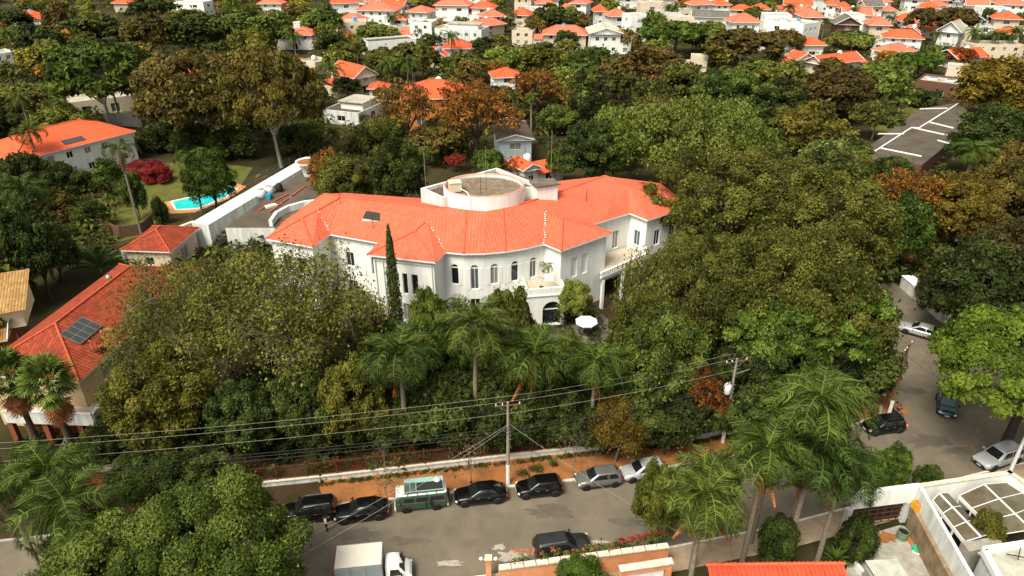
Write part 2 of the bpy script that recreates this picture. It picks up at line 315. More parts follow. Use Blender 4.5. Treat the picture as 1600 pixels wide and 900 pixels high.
# ------------------------------------------------------------------ walls with real openings
def wall_run(mb, a, b, z0, z1, ops, parent, mi=0, rev_mi=0, frame=FRAME, glass=GLASS, kindname='window'):
    """wall from a to b (outside on the right hand); ops: dicts u0,u1,v0,v1[,arch,door,blind]; openings get reveals, frame and pane"""
    a, b = v2(a), v2(b); L = (b - a).length; d = (b - a) / L; n = Vector((d.y, -d.x))
    def P(u, v, off=0.0): q = a + d * u + n * off; return (q.x, q.y, v)
    ops = sorted([o for o in ops if o['u0'] > 0.05 and o['u1'] < L - 0.05], key=lambda o: o['u0'])
    cols = []
    for o in ops:
        if cols and o['u0'] < cols[-1][1]: cols[-1][1] = max(cols[-1][1], o['u1']); cols[-1][2].append(o)
        else: cols.append([o['u0'], o['u1'], [o]])
    u = 0.0
    for c0, c1, os_ in cols:
        mb.face([P(u, z0), P(c0, z0), P(c0, z1), P(u, z1)], mi); u = c1
        v = z0
        for o in sorted(os_, key=lambda k: k['v0']):
            if o['v0'] > v + 1e-3: mb.face([P(c0, v), P(c1, v), P(c1, o['v0']), P(c0, o['v0'])], mi)
            if o['u0'] > c0 + 1e-3: mb.face([P(c0, o['v0']), P(o['u0'], o['v0']), P(o['u0'], o['v1']), P(c0, o['v1'])], mi)
            if o['u1'] < c1 - 1e-3: mb.face([P(o['u1'], o['v0']), P(c1, o['v0']), P(c1, o['v1']), P(o['u1'], o['v1'])], mi)
            v = o['v1']
        if v < z1: mb.face([P(c0, v), P(c1, v), P(c1, z1), P(c0, z1)], mi)
    mb.face([P(u, z0), P(L, z0), P(L, z1), P(u, z1)], mi)
    for o in ops:
        u0, u1, v0, v1 = o['u0'], o['u1'], o['v0'], o['v1']; D = o.get('deep', 0.22)
        out = [(u0, v0), (u1, v0)]
        if o.get('arch'):
            r = (u1 - u0) / 2; cu = (u0 + u1) / 2; sp = v1 - r
            arc = [(cu + r * math.cos(PI * k / 10), sp + r * math.sin(PI * k / 10)) for k in range(11)]
            half = len(arc) // 2
            mb.face([P(*q) for q in arc[:half + 1]] + [P(u1, v1)], mi); mb.face([P(*q) for q in arc[half:]] + [P(u0, v1)], mi)
            out += arc
        else: out += [(u1, v1), (u0, v1)]
        for p, q in zip(out, out[1:] + out[:1]):
            if p != q: mb.face([P(*p), P(*p, -D), P(*q, -D), P(*q)], rev_mi)
        nm = 'door' if o.get('door') else kindname
        w = MB(); t = 0.07; fo = -D * 0.6
        fr = out
        cx, cz = (u0 + u1) / 2, (v0 + v1) / 2
        def inset(p): return (p[0] + (t if p[0] < cx else -t), p[1] + (t if p[1] < cz else -t))
        for p, q in zip(fr, fr[1:] + fr[:1]):
            if p == q: continue
            ip, iq = inset(p), inset(q)
            w.face([P(*p, fo), P(*q, fo), P(*iq, fo), P(*ip, fo)])
            w.face([P(*ip, fo), P(*iq, fo), P(*iq, fo - 0.05), P(*ip, fo - 0.05)])
        for k in range(1, o.get('mull', 1) + 1 if (u1 - u0) > 0.8 else 1):
            if o.get('open'): break
            uu = u0 + (u1 - u0) * k / (o.get('mull', 1) + 1); w.bar(P(uu, v0 + t, fo - 0.02), P(uu, v1 - t - (0.12 if o.get('arch') else 0), fo - 0.02), 0.06, 0.06)
        if o.get('arch') or o.get('trans'):
            zz = v1 - (u1 - u0) / 2 if o.get('arch') else v1 - 0.5
            w.bar(P(u0 + t, zz, fo), P(u1 - t, zz, fo), 0.06, 0.14)
        W_ = w.build(nm, frame, parent)
        g = MB(); gp = [inset(p) for p in fr]; gd = fo - 0.045
        g.face([P(*p, gd) for p in gp]); g.build('shutter' if o.get('blind') else 'pane', FRAME if o.get('blind') else (glass if o.get('open') or (int(u0 * 37 + a.x * 11 + v0 * 5) % 10) < 6 else (CURTAIN, GLASS_B)[int(u0 * 13 + a.y * 7) % 2]), W_)
        if o.get('sill'):
            s_ = MB(); s_.bar(P(u0 - 0.12, v0 - 0.05, 0.06), P(u1 + 0.12, v0 - 0.05, 0.06), 0.16, 0.1); s_.build('sill', FRAME, W_)
        if o.get('leaves'):
            for side in (0, 1):
                s_ = MB(); uc = u0 - (u1 - u0) * 0.28 if side == 0 else u1 + (u1 - u0) * 0.28
                s_.bar(P(uc, v0, 0.03), P(uc, v1 - 0.5, 0.03), (u1 - u0) * 0.46, 0.05)
                # bar width must lie along the wall: rebuild as explicit slab
                s_ = MB(); hw = (u1 - u0) * 0.23
                for off0, off1 in ((0.005, 0.05),):
                    q = [P(uc - hw, v0, off1), P(uc + hw, v0, off1), P(uc + hw, v1 - 0.45, off1), P(uc - hw, v1 - 0.45, off1)]
                    s_.face(q)
                    q0 = [P(uc - hw, v0, off0), P(uc + hw, v0, off0), P(uc + hw, v1 - 0.45, off0), P(uc - hw, v1 - 0.45, off0)]
                    for i in range(4): s_.face([q0[i], q0[(i + 1) % 4], q[(i + 1) % 4], q[i]])
                s_.build('shutter', FRAME, W_)

def row_ops(L, n, w, v0, v1, margin=0.8, **kw):
    """n openings spread over a wall of length L"""
    if n <= 0 or L < w + 2 * margin: return []
    st = (L - 2 * margin) / n
    return [dict(u0=margin + st * (k + 0.5) - w / 2, u1=margin + st * (k + 0.5) + w / 2, v0=v0, v1=v1, **kw) for k in range(n)]

def ridge_tube(parent, segs, m=None, r=0.11):
    mb = MB()
    for a, b in segs: mb.tube([Vector(a) + Vector((0, 0, 0.02)), Vector(b) + Vector((0, 0, 0.02))], r, 6)
    return mb.build('ridge_cap', m or RIDGE, parent)

HOUSES = []     # (short phrase, centre) used when plants are described
def house(label, short, A, B, ze, d, roof='hip', rise=2.2, rm=None, wm=None, win=1, over=0.6, floors=None, cat='house',
          name='house', chimney=None, base=0.0, nwin=None, extra=None, wing=False, pitch_axis=None, zpx=None):
    """A, B: photo positions of the front eave ends at height ze; d: depth to the back"""
    rm = rm or ROOF; wm = wm or WHITE
    a, b = G(*A, ze) if not isinstance(A, Vector) else A.copy(), G(*B, ze) if not isinstance(B, Vector) else B.copy()
    dr = (b - a); L = dr.length; dr /= L; bk = Vector((-dr.y, dr.x, 0))
    c = (a + b) / 2 + bk * d / 2
    loc = (c.x, c.y, base)
    T = thing(name, label, cat, loc, 0, world=True)
    HOUSES.append((short, Vector((c.x, c.y, ze)), max(L, d) / 2, T))
    flat = roof == 'flat'
    o = 0.0 if flat else over
    # walls inset from the eave by the overhang
    w0 = a + dr * o + bk * o; w1 = b - dr * o + bk * o; w2 = b - dr * o + bk * (d - o); w3 = a + dr * o + bk * (d - o)
    fl = floors or max(1, round((ze - base) / 3.1))
    fh = (ze - base) / fl
    wb = MB(); ring = [w0, w1, w2, w3]
    for k in range(4):
        p, q = ring[k], ring[(k + 1) % 4]; ln = (q - p).length; ops = []
        if win and k != 2:
            n_ = (nwin or max(1, int(ln / 3.4)))
            for f_ in range(fl):
                z_ = base + f_ * fh
                rr = random.random()
                if rr < 0.25 and f_ == 0: ops += row_ops(ln, max(1, n_ // 2), 2.0, z_ + 0.1, z_ + 2.3)
                elif rr < 0.45: ops += row_ops(ln, max(1, n_ // 2), 2.2, z_ + 0.9, z_ + 2.2)
                else: ops += row_ops(ln, n_, 1.2, z_ + 0.95, z_ + 2.2)
        wall_run(wb, p, q, base - 0.3, ze + (0.5 if flat else 0.0), ops, T)
    if flat:
        wb_in = [a + dr * 0.25 + bk * 0.25, b - dr * 0.25 + bk * 0.25, b - dr * 0.25 + bk * (d - 0.25), a + dr * 0.25 + bk * (d - 0.25)]
        zt = ze + 0.5
        for k in range(4):
            p, q, pi, qi = ring[k], ring[(k + 1) % 4], wb_in[k], wb_in[(k + 1) % 4]
            wb.face([(p.x, p.y, zt), (q.x, q.y, zt), (qi.x, qi.y, zt), (pi.x, pi.y, zt)])
            wb.face([(pi.x, pi.y, zt), (qi.x, qi.y, zt), (qi.x, qi.y, ze), (pi.x, pi.y, ze)])
        wb.build('wall', wm, T)
        rb = MB(); rb.roof([(p.x, p.y, ze + 0.02) for p in wb_in]); Rf = rb.build('roof', rm, T)
    else:
        zr = ze + rise; e = [a, b, b + bk * d, a + bk * d]
        ex = [Vector((p.x, p.y, ze)) for p in e]
        along = (L >= d) if pitch_axis is None else pitch_axis == 'ab'
        rb = MB(); segs = []
        if roof == 'hip':
            s_ = min(L, d) / 2
            if along: r0 = (ex[0] + ex[3]) / 2 + dr * s_; r1 = (ex[1] + ex[2]) / 2 - dr * s_
            else: r0 = (ex[0] + ex[1]) / 2 + bk * s_; r1 = (ex[3] + ex[2]) / 2 - bk * s_
            r0.z = r1.z = zr
            if along:
                rb.roof([ex[0], ex[1], r1, r0]); rb.roof([ex[2], ex[3], r0, r1]); rb.roof([ex[1], ex[2], r1]); rb.roof([ex[3], ex[0], r0])
                segs = [(r0, r1), (ex[0], r0), (ex[3], r0), (ex[1], r1), (ex[2], r1)]
            else:
                rb.roof([ex[0], ex[1], r0]); rb.roof([ex[2], ex[3], r1]); rb.roof([ex[1], ex[2], r1, r0]); rb.roof([ex[3], ex[0], r0, r1])
                segs = [(r0, r1), (ex[0], r0), (ex[1], r0), (ex[2], r1), (ex[3], r1)]
        else:
            if along: r0 = (ex[0] + ex[3]) / 2; r1 = (ex[1] + ex[2]) / 2
            else: r0 = (ex[0] + ex[1]) / 2; r1 = (ex[3] + ex[2]) / 2
            r0.z = r1.z = zr
            if along:
                rb.roof([ex[0], ex[1], r1, r0]); rb.roof([ex[2], ex[3], r0, r1])
                for p, q, r_, s_ in ((w3, w0, r0, dr), (w1, w2, r1, -dr)):
                    wb.face([(p.x, p.y, ze), (q.x, q.y, ze), (r_.x + s_.x * o, r_.y + s_.y * o, zr - 0.1)])
            else:
                rb.roof([ex[1], ex[2], r1, r0]); rb.roof([ex[3], ex[0], r0, r1])
                for p, q, r_, s_ in ((w0, w1, r0, bk), (w2, w3, r1, -bk)):
                    wb.face([(p.x, p.y, ze), (q.x, q.y, ze), (r_.x + s_.x * o, r_.y + s_.y * o, zr - 0.1)])
            segs = [(r0, r1)]
        # soffit and fascia
        rb.face([p - Vector((0, 0, 0.16)) for p in reversed(ex)], 1)
        if roof == 'hip':
            for k in range(4):
                p, q = ex[k], ex[(k + 1) % 4]; dz = Vector((0, 0, 0.16)); rb.face([p - dz, q - dz, q, p], 1)
        else:
            for k in ((0, 2) if along else (1, 3)):
                p, q = ex[k], ex[(k + 1) % 4]; dz = Vector((0, 0, 0.16)); rb.face([p - dz, q - dz, q, p], 1)
            for k in ((1, 3) if along else (0, 2)):
                p, q = ex[k], ex[(k + 1) % 4]; rr_ = r1 if (k in (1, 2)) else r0; dz = Vector((0, 0, 0.16))
                rb.face([p - dz, q - dz, q, rr_, p], 1) if False else None
                rb.bar(p, rr_, 0.08, 0.2, 1); rb.bar(rr_, q, 0.08, 0.2, 1)
        wb.build('wall', wm, T)
        Rf = rb.build('roof', [rm, FRAME], T)
        ridge_tube(Rf, segs, {ROOF_RED: RIDGE_RED, ROOF_GREY: METAL_D, ROOF_BROWN: METAL_D, ROOF_TAN: WOOD}.get(rm, RIDGE), 0.13)
        if chimney:
            q = a + dr * L * chimney[0] + bk * d * chimney[1]; h_ = chimney[2]
            cb = MB(); cb.box((q.x, q.y, ze + h_ / 2 + 0.2), (chimney[3], chimney[3] * 0.7, h_ + 0.6), math.atan2(dr.y, dr.x)); cb.box((q.x, q.y, ze + h_ + 0.58), (chimney[3] + 0.25, chimney[3] * 0.7 + 0.25, 0.15), math.atan2(dr.y, dr.x))
            cb.build('chimney', wm, Rf)
    if extra: extra(T, a, b, dr, bk, L, d, ze, Rf)
    if wing:
        s_ = 1 if random.random() < .5 else -1; wl_ = random.uniform(3.5, 6); wd_ = random.uniform(.45, .8) * d; wh = min(ze * .62, random.uniform(2.8, 3.6)); e0 = (b if s_ > 0 else a) - dr * s_ * o + bk * random.uniform(.05, .3) * d
        q = [e0, e0 + dr * s_ * wl_, e0 + dr * s_ * wl_ + bk * wd_, e0 + bk * wd_]
        if s_ < 0: q = [q[1], q[0], q[3], q[2]]
        wg = MB()
        for k in range(4):
            ln = (q[(k + 1) % 4] - q[k]).length; wall_run(wg, q[k], q[(k + 1) % 4], -.2, wh, row_ops(ln, 1, 1.6, .6, 2.1) if k == 0 else [], T)
        wo_ = wg.build('wing', random.choice((wm, WHITE2, CREAM)), T); wg = MB()
        if random.random() < .6: wg.roof([(*(q[0] - bk * .4).xy, wh), (*(q[1] - bk * .4).xy, wh), (*q[2].xy, wh + 1.1), (*q[3].xy, wh + 1.1)]); wg.build('wing_roof', rm if roof != 'flat' else ROOF_PINK, wo_)
        else: wg.prism([(p.x, p.y) for p in q], wh, wh + .25); wg.build('wing_roof', FLATROOF_L, wo_)
        if random.random() < .5:
            p = a + dr * L * random.uniform(.3, .7) + bk * d * .55; tk = MB(); tk.lathe([(.7, 0), (.75, .9), (.35, 1.2)], 10, (p.x, p.y, ze + (0.3 if roof == 'flat' else rise * .75))); tk.build('water_tank', BLUEP if random.random() < .4 else WPLAST, Rf)
        if random.random() < .6:
            p = a + dr * L * random.uniform(.1, .9) + bk * d * .5; tk = MB(); tk.tube([(p.x, p.y, ze), (p.x, p.y, ze + rise + random.uniform(1.5, 3))], .06, 4); tk.build('antenna', METAL, Rf)
    set_org(); return T

# ------------------------------------------------------------------ plants
def quad_mesh(name, V, rnd, mats, mi=None):
    """V: (N,k,3) leaf faces; rnd: (N,) colour attribute"""
    n = len(V); q = V.shape[1]; me = bpy.data.meshes.new(name)
    me.vertices.add(n * q); me.vertices.foreach_set('co', V.reshape(-1).astype(np.float32))
    me.loops.add(n * q); me.loops.foreach_set('vertex_index', np.arange(n * q, dtype=np.int32))
    me.polygons.add(n); me.polygons.foreach_set('loop_start', np.arange(0, n * q, q, dtype=np.int32))
    try: me.polygons.foreach_set('loop_total', np.full(n, q, dtype=np.int32))
    except Exception: pass
    for m in (mats if isinstance(mats, (list, tuple)) else [mats]): me.materials.append(m)
    if mi is not None: me.polygons.foreach_set('material_index', mi.astype(np.int32))
    at = me.attributes.new('rnd', 'FLOAT', 'FACE'); at.data.foreach_set('value', np.clip(rnd, 0, 1).astype(np.float32))
    me.update(calc_edges=True); me.validate(); return me
def unit(v): return v / np.maximum(np.linalg.norm(v, axis=-1, keepdims=True), 1e-9)
def leaf_quads(pos, nrm, ln, wd, rng, droop=0.3, axis=None):
    """tapering leaves lying across nrm"""
    n = len(pos)
    t = axis if axis is not None else rng.normal(size=(n, 3))
    t = t - nrm * np.sum(t * nrm, 1, keepdims=True); t = unit(t); t[:, 2] -= droop; t = unit(t)
    s = unit(np.cross(nrm, t)); k_ = rng.uniform(0.5, 1.6, (n, 1)); ln = ln * k_; wd = wd * k_ * rng.uniform(.8, 1.2, (n, 1))
    c = pos
    return np.stack([c - t * ln * 0.45 - s * wd * 0.55, c - t * ln * 0.45 + s * wd * 0.55, c + t * ln * 0.55], 1)
def clump_leaves(C, rad, per, ln, wd, rng, squash=0.75, upb=0.5, inner=0.5, low=-0.35, droop=0.25, crnd=0.6):
    """leaves spread through the outer part of many clumps"""
    K = len(C); idx = np.repeat(np.arange(K), per); n = len(idx)
    d = unit(rng.normal(size=(n, 3))); flip = (d[:, 2] < low) & (rng.random(n) < 0.8); d[flip, 2] *= -1
    r = rad[idx][:, None] * (inner + (1 - inner) * rng.random((n, 1)) ** 0.6)
    p = C[idx] + d * r * np.array([1, 1, squash])
    nrm = unit(d * 0.8 + np.array([0, 0, upb]) + rng.normal(size=(n, 3)) * 0.45)
    V = leaf_quads(p, nrm, ln, wd, rng, droop)
    cr = rng.random(K)
    return V, crnd * cr[idx] + (1 - crnd) * rng.random(n)
def branch_path(a, b, rng, sag=0.12, n=5):
    a, b = np.array(a, float), np.array(b, float); L = np.linalg.norm(b - a); P = []
    k1 = rng.normal(size=3) * L * 0.06
    for i in range(n):
        t = i / (n - 1); p = a + (b - a) * t; p = p + k1 * math.sin(PI * t) + np.array([0, 0, L * sag * math.sin(PI * t)])
        P.append(tuple(p))
    return P
def crown_centres(n, rng, rz, cz, lo=-0.3, shell=0.6, flat=None):
    C = []; i = 0
    while len(C) < n and i < n * 60:
        i += 1
        d = unit(rng.normal(size=3))
        if d[2] < lo: continue
        r = shell + (1 - shell) * rng.random() ** 0.7
        p = np.array([d[0] * r, d[1] * r, cz + d[2] * r * rz])
        if all(np.linalg.norm(p - q) > 0.9 / math.sqrt(n) for q in C) or i > n * 40: C.append(p)
    return np.array(C)
# kind: aspect (height / crown radius), crown centre z, crown rz, clumps, clump radius, leaf length (near), coverage, bark
KINDS = {
 'round':    dict(a=1.80, cz=0.98, rz=0.82, n=64, cr=0.26, cov=1.0, lo=-0.60, squash=0.8, bark='BARK_D'),
 'lobed':    dict(a=1.70, cz=0.98, rz=0.72, n=48, cr=0.27, cov=1.0, lo=-0.55, squash=0.5, bark='BARK_D'),
 'umbrella': dict(a=1.45, cz=0.84, rz=0.60, n=150, cr=0.145, cov=1.1, lo=-0.35, squash=0.6, bark='BARK_W', shell=0.78, tw=.032),
 'canopy':   dict(a=1.15, cz=0.80, rz=0.34, n=170, cr=0.135, cov=1.2, lo=-0.2, squash=0.5, bark='BARK_D', shell=0.8),
 'sparse':   dict(a=1.60, cz=0.98, rz=0.62, n=110, cr=0.20, cov=0.115, lo=-0.5, squash=0.9, bark='BARK', shell=0.30, twigs=True, tw=.03),
 'open':     dict(a=1.60, cz=0.96, rz=0.62, n=100, cr=0.15, cov=0.19, lo=-0.35, squash=0.6, bark='BARK_D', shell=0.45, twigs=True, tw=.034),
 'feathery': dict(a=1.75, cz=1.02, rz=0.74, n=60, cr=0.24, cov=0.9, lo=-0.5, squash=0.9, bark='BARK', droop=0.9, shell=0.5),
 'massive':  dict(a=1.55, cz=0.88, rz=0.70, n=200, cr=0.125, cov=0.80, lo=-0.5, squash=0.9, bark='BARK', shell=0.70, twigs=True),
 'bush':     dict(a=1.35, cz=0.60, rz=0.76, n=34, cr=0.32, cov=1.0, lo=-0.75, squash=0.9, bark='BARK_D'),
}
PROTO = {}
def proto(kind, lod, var, leafmat, lsz=None):
    key = (kind, lod, var, lsz)
    if key in PROTO: return PROTO[key]
    K = KINDS[kind]; rng = np.random.default_rng(abs(hash((kind, lod, var))) % 99991 if False else sum(map(ord, kind)) * 31 + lod * 7 + var * 101)
    n = K['n'] if lod < 2 else max(16, int(K['n'] * 0.7)); crk = 1.0
    if lod == 0 and kind in ('round', 'lobed', 'bush'): n = int(n * 2.0); crk = .70
    C = crown_centres(n, rng, K['rz'], K['cz'], K['lo'], K.get('shell', 0.6))
    sc = 0.86 + 0.14 * rng.random((len(C), 1)) ** 0.5
    ax = np.array([0, 0, K['cz']]); C = ax + (C - ax) * sc * (1 - K['cr'] * 0.55)
    # a lopsided outline
    ph = rng.uniform(0, 2 * PI, 3); ang = np.arctan2(C[:, 1], C[:, 0])
    wob = 1 + 0.13 * np.sin(2 * ang + ph[0]) + 0.10 * np.sin(3 * ang + ph[1]) + .06 * np.sin(5 * ang + ph[2]); C[:, 0] *= wob; C[:, 1] *= wob
    rad = K['cr'] * crk * rng.uniform(0.6, 1.3, len(C))
    ln = lsz or (0.050, 0.085, 0.125)[lod]; wd = ln * 0.62
    area = np.sum(4 * PI * rad ** 2) * 0.8
    per = max(12, int(K['cov'] * area / (ln * wd * 0.5) / len(C) * (0.75, 0.80, 0.85)[lod]))
    V, rn = clump_leaves(C, rad, per, ln, wd, rng, K['squash'], droop=K.get('droop', 0.25))
    # loose leaves between and beyond the clumps break the outline
    ne = int(len(V) * (.16 if kind in ('massive', 'sparse', 'open', 'feathery') else .08)); j = rng.integers(0, len(C), ne)
    pe = C[j] + unit(rng.normal(size=(ne, 3))) * rad[j][:, None] * rng.uniform(.9, 1.55, (ne, 1)) * np.array([1, 1, K['squash']])
    ve = leaf_quads(pe, unit(rng.normal(size=(ne, 3)) + np.array([0, 0, .8])), ln, wd, rng, .25); V = np.concatenate([V, ve]); rn = np.concatenate([rn, rng.random(ne)])
    cm = quad_mesh('crown', V, rn, LM[leafmat])
    # trunk, limbs and twigs
    tb = MB(); fork = max(0.16, (K['cz'] - K['rz'] * 0.75)) if kind != 'bush' else 0.08
    nst = 3 if kind in ('umbrella', 'sparse', 'open', 'massive', 'feathery') else 2
    tw = K.get('tw', 0.045) if kind not in ('bush',) else 0.03
    fk = np.array([rng.normal() * 0.05, rng.normal() * 0.05, fork])
    sides = 7 if lod == 0 else 5
    tb.tube([(0, 0, -0.06), (fk[0] * .3, fk[1] * .6, fork * 0.5), tuple(fk)], [tw * 1.35, tw * 1.02, tw * 0.85], sides)
    tips = []
    nl = min(len(C), 10 if lod == 0 else 6)
    order = rng.permutation(len(C))[:nl]
    for i in order:
        e = ax * 0.25 + C[i] * 0.75; pth = branch_path(fk, e, rng, 0.10, 5)
        tb.tube(pth, [tw * 0.62, tw * 0.5, tw * 0.38, tw * 0.26, tw * 0.12], 5, cap=False); tips.append((np.array(pth[2]), np.array(pth[3])))
    if lod < 2:
        for j in range(len(C)):
            k = min(range(len(tips)), key=lambda q: np.linalg.norm(tips[q][0] - C[j]))
            tb.tube(branch_path(tips[k][0], C[j], rng, 0.05, 4), [tw * 0.22, tw * 0.16, tw * 0.10, tw * 0.05], 4, cap=False)
            if K.get('twigs') and lod == 0:
                for q in range(8 if kind == 'sparse' else 4):
                    e = C[j] + unit(rng.normal(size=3)) * rad[j] * 0.95; tb.tube(branch_path(C[j], e, rng, 0.02, 3), [tw * 0.09, tw * 0.06, tw * 0.03], 3, cap=False)
    set_org(); tm = tb.data('trunk', MATS[{'BARK': 'bark_grey', 'BARK_D': 'bark_dark', 'BARK_W': 'bark_pale'}[K['bark']]])
    PROTO[key] = (tm, cm); return PROTO[key]
PLANTS = []      # (object, phrase or None for an explicit label)
def lod_for(D): return 0 if D < 84 else (1 if D < 170 else 2)
def tree(kind, leaf, px, by, ty, w, tint=(1, 1, 1), label=None, desc=None, var=0, lod=None, rot=None, name='tree', group=None, cat='tree', z0=0.0, lsz=None):
    """px, by: foot of the trunk in the photo; ty: top of the crown; w: crown width there (photo pixels)"""
    p = G(px, by, z0); zt = ZAT(px, ty, p.y); K = KINDS[kind]
    zc = z0 + (zt - z0) * 0.65; p.x = (px - 800) / FPX * depth((0, p.y, zc)); Rr = w / 2 * depth((p.x, p.y, zc)) / FPX
    # the crown's far shoulder makes the skyline, so the true top is a little lower
    Hh = max((zt - z0) * 0.93, Rr * 0.7)
    return tree_at(kind, leaf, p, Rr, Hh, tint, label, desc, var, lod, rot, name, group, cat, lsz)
def tree_at(kind, leaf, p, Rr, Hh, tint=(1, 1, 1), label=None, desc=None, var=0, lod=None, rot=None, name='tree', group=None, cat='tree', lsz=None):
    K = KINDS[kind]; lod = lod_for(p.y) if lod is None else lod
    tm, cm = proto(kind, lod, var, leaf, lsz)
    T = thing(name, label, cat, p, rot if rot is not None else random.uniform(0, 2 * PI), group)
    sz = (Rr, Rr, Hh / K['a'])
    for nm, me in (('trunk', tm), ('crown', cm)):
        o = mesh_obj(nm, me, T); o.scale = sz
        if nm == 'crown': o.color = (*tint, 1); o.material_slots[0].link = 'OBJECT'; o.material_slots[0].material = LM[leaf]
    if not label: PLANTS.append((T, desc or 'tree', Hh * 0.6))
    return T

# ---- palms: separate fronds
def frond_mesh(seed, L=3.6, nl=34, arch=1.0, leaf=0.75, mats='palm', coarse=False, tilt=0.55):
    rng = np.random.default_rng(seed); V = []; rn = []
    T = np.linspace(0, 1, 12)
    ang0 = 0.0
    xs = [0.0]; zs = [0.0]; a = 0.0
    for i in range(1, 40):
        t = i / 39; a = -arch * 1.5 * t ** 1.5; xs.append(xs[-1] + math.cos(a) * L / 39); zs.append(zs[-1] + math.sin(a) * L / 39)
    xs, zs = np.array(xs), np.array(zs)
    def at(t): return np.array([np.interp(t, np.linspace(0, 1, 40), xs), 0, np.interp(t, np.linspace(0, 1, 40), zs)])
    # rachis as narrow quads
    for i in range(11):
        p, q = at(i / 11), at((i + 1) / 11); w0 = 0.05 * (1 - i / 11) + 0.012; w1 = 0.05 * (1 - (i + 1) / 11) + 0.012
        V.append([p + [0, -w0, 0], q + [0, -w1, 0], q + [0, w1, 0], p + [0, w0, 0]]); rn.append(0.95)
    for i in range(nl):
        t = 0.14 + 0.86 * (i + 0.5) / nl; p = at(t); tan = unit((at(min(1, t + .02)) - at(t - .02))[None])[0]
        ll = leaf * (0.55 + 0.75 * math.sin(PI * min(1, t * 0.9 + 0.1)))
        for s in (-1, 1):
            d = np.array([0.0, s * 1.0, 0.0]) + tan * rng.uniform(0.35, 0.65) + np.array([0, 0, rng.uniform(min(-0.1, tilt), max(-0.1, tilt))])
            d = unit(d[None])[0]; dn = unit((d + np.array([0, 0, -1.35]))[None])[0]
            m = p + d * ll * 0.5; e = m + dn * ll * 0.55; wv = tan * 0.036 * (1.6 if coarse else 1.0) + np.array([0, 0, 0.012])
            r = rng.random() ** 1.3
            V.append([p - wv * .6, m - wv, m + wv, p + wv * .6]); rn.append(r)
            V.append([m - wv, e - wv * .2, e + wv * .2, m + wv]); rn.append(r)
    return quad_mesh('frond', np.array(V), np.array(rn), LM[mats])
FROND = [frond_mesh(1, 4.0, 46, 1.7, .80, tilt=.25), frond_mesh(2, 4.3, 48, 1.95, 0.85, tilt=.2), frond_mesh(3, 3.7, 44, 1.45, 0.75, tilt=.3), frond_mesh(4, 4.2, 46, 2.1, 0.85, tilt=.15)]
DEAD = [frond_mesh(11, 3.2, 34, .15, 0.22, 'dry', tilt=-0.6), frond_mesh(12, 2.6, 30, .3, 0.26, 'dry', tilt=-0.6)]
def palm_trunk(h, r, rng, lean=0.012, name='trunk'):
    tb = MB(); P = []; rr = []
    n = max(6, int(h / 0.5))
    lx, ly = rng.normal() * lean, rng.normal() * lean
    for i in range(n + 1):
        t = i / n; P.append((lx * h * t * t, ly * h * t * t, h * t - 0.1)); rr.append(r * (1.3 - 0.45 * t) * (1.04 if i % 2 else 0.97))
    tb.tube(P, rr, 8)
    tb.tube([P[-1], (P[-1][0], P[-1][1], h + 0.9)], [r * 0.9, r * 0.35], 7)
    return tb, Vector(P[-1]) + Vector((0, 0, 0.35))
def palm_at(p, h, size=1.0, nf=22, dead=3, tint=(1, 1, 1), label=None, desc=None, seed=0, group=None, droop=0.0, name='palm_tree'):
    rng = np.random.default_rng(seed + 500)
    T = thing(name, label, 'palm tree', p, rng.uniform(0, 6.28), group)
    set_org(); tb, top = palm_trunk(h, 0.17 * max(0.8, size), rng); tb.build('trunk', PALMT, T)
    nf = int(nf * 1.35)
    for i in range(nf):
        az = i * 2.399963 + rng.normal() * 0.15; t = (i + 0.5) / nf
        el = R(84 - 92 * t ** 0.8 + rng.normal() * 7 - droop)
        o = mesh_obj('frond', FROND[i % 4], T); o.location = top; o.rotation_euler = (rng.normal() * 0.25, -el, az)
        s = size * (0.78 + 0.28 * math.sin(PI * min(1, t + 0.25))) * rng.uniform(0.92, 1.08); o.scale = (s, s, s)
        k = rng.uniform(0.75, 1.15); o.color = (tint[0] * k, tint[1] * k, tint[2] * k, 1)
    for i in range(dead):
        o = mesh_obj('dead_frond', DEAD[i % 2], T); o.location = top - Vector((0, 0, 0.3)); o.rotation_euler = (rng.normal() * 0.3, R(72 + rng.normal() * 10), rng.uniform(0, 6.28)); o.scale = (size * rng.uniform(.85, 1.25),) * 3; k = rng.uniform(.5, 1.1); o.color = (k, k, k, 1)
    if not label: PLANTS.append((T, desc or 'feathery palm', h))
    return T
def palm(px, by, cy, size=1.0, nf=22, dead=3, **k):
    """foot of the trunk px, by; cy: heart of the crown in the photo"""
    p = G(px, by); h = max(1.5, ZAT(px, cy, p.y)); p.x = (px - 800) / FPX * depth((0, p.y, h)); return palm_at(p, h, size, nf, dead, **k)
# small far palms: one crown mesh
def far_palm_mesh(seed):
    rng = np.random.default_rng(seed); V = []; rn = []
    for i in range(16):
        az = i * 2.399963; el = R(65 - 95 * (i / 16)); L = 1.0; base = np.zeros(3); prev = base; a = el
        side = np.array([-math.sin(az), math.cos(az), 0])
        for k in range(6):
            t = (k + 1) / 6; a = el - 1.5 * t ** 1.4
            q = prev + np.array([math.cos(a) * math.cos(az), math.cos(a) * math.sin(az), math.sin(a)]) * L / 6
            for j in range(3):
                p0 = prev + (q - prev) * j / 3; w = 0.20 * (1 - 0.55 * t)
                for s in (-1, 1):
                    e = p0 + side * s * w + np.array([0, 0, -w * rng.uniform(0.5, 1.0)]) + (q - prev) * 0.5
                    wv = (q - prev) * 0.16
                    V.append([p0 - wv, e - wv * .3, e + wv * .3, p0 + wv]); rn.append(0.25 + 0.5 * rng.random())
            prev = q
    return quad_mesh('crown', np.array(V), np.array(rn), LM['palm'])
FARP = [far_palm_mesh(5), far_palm_mesh(6)]
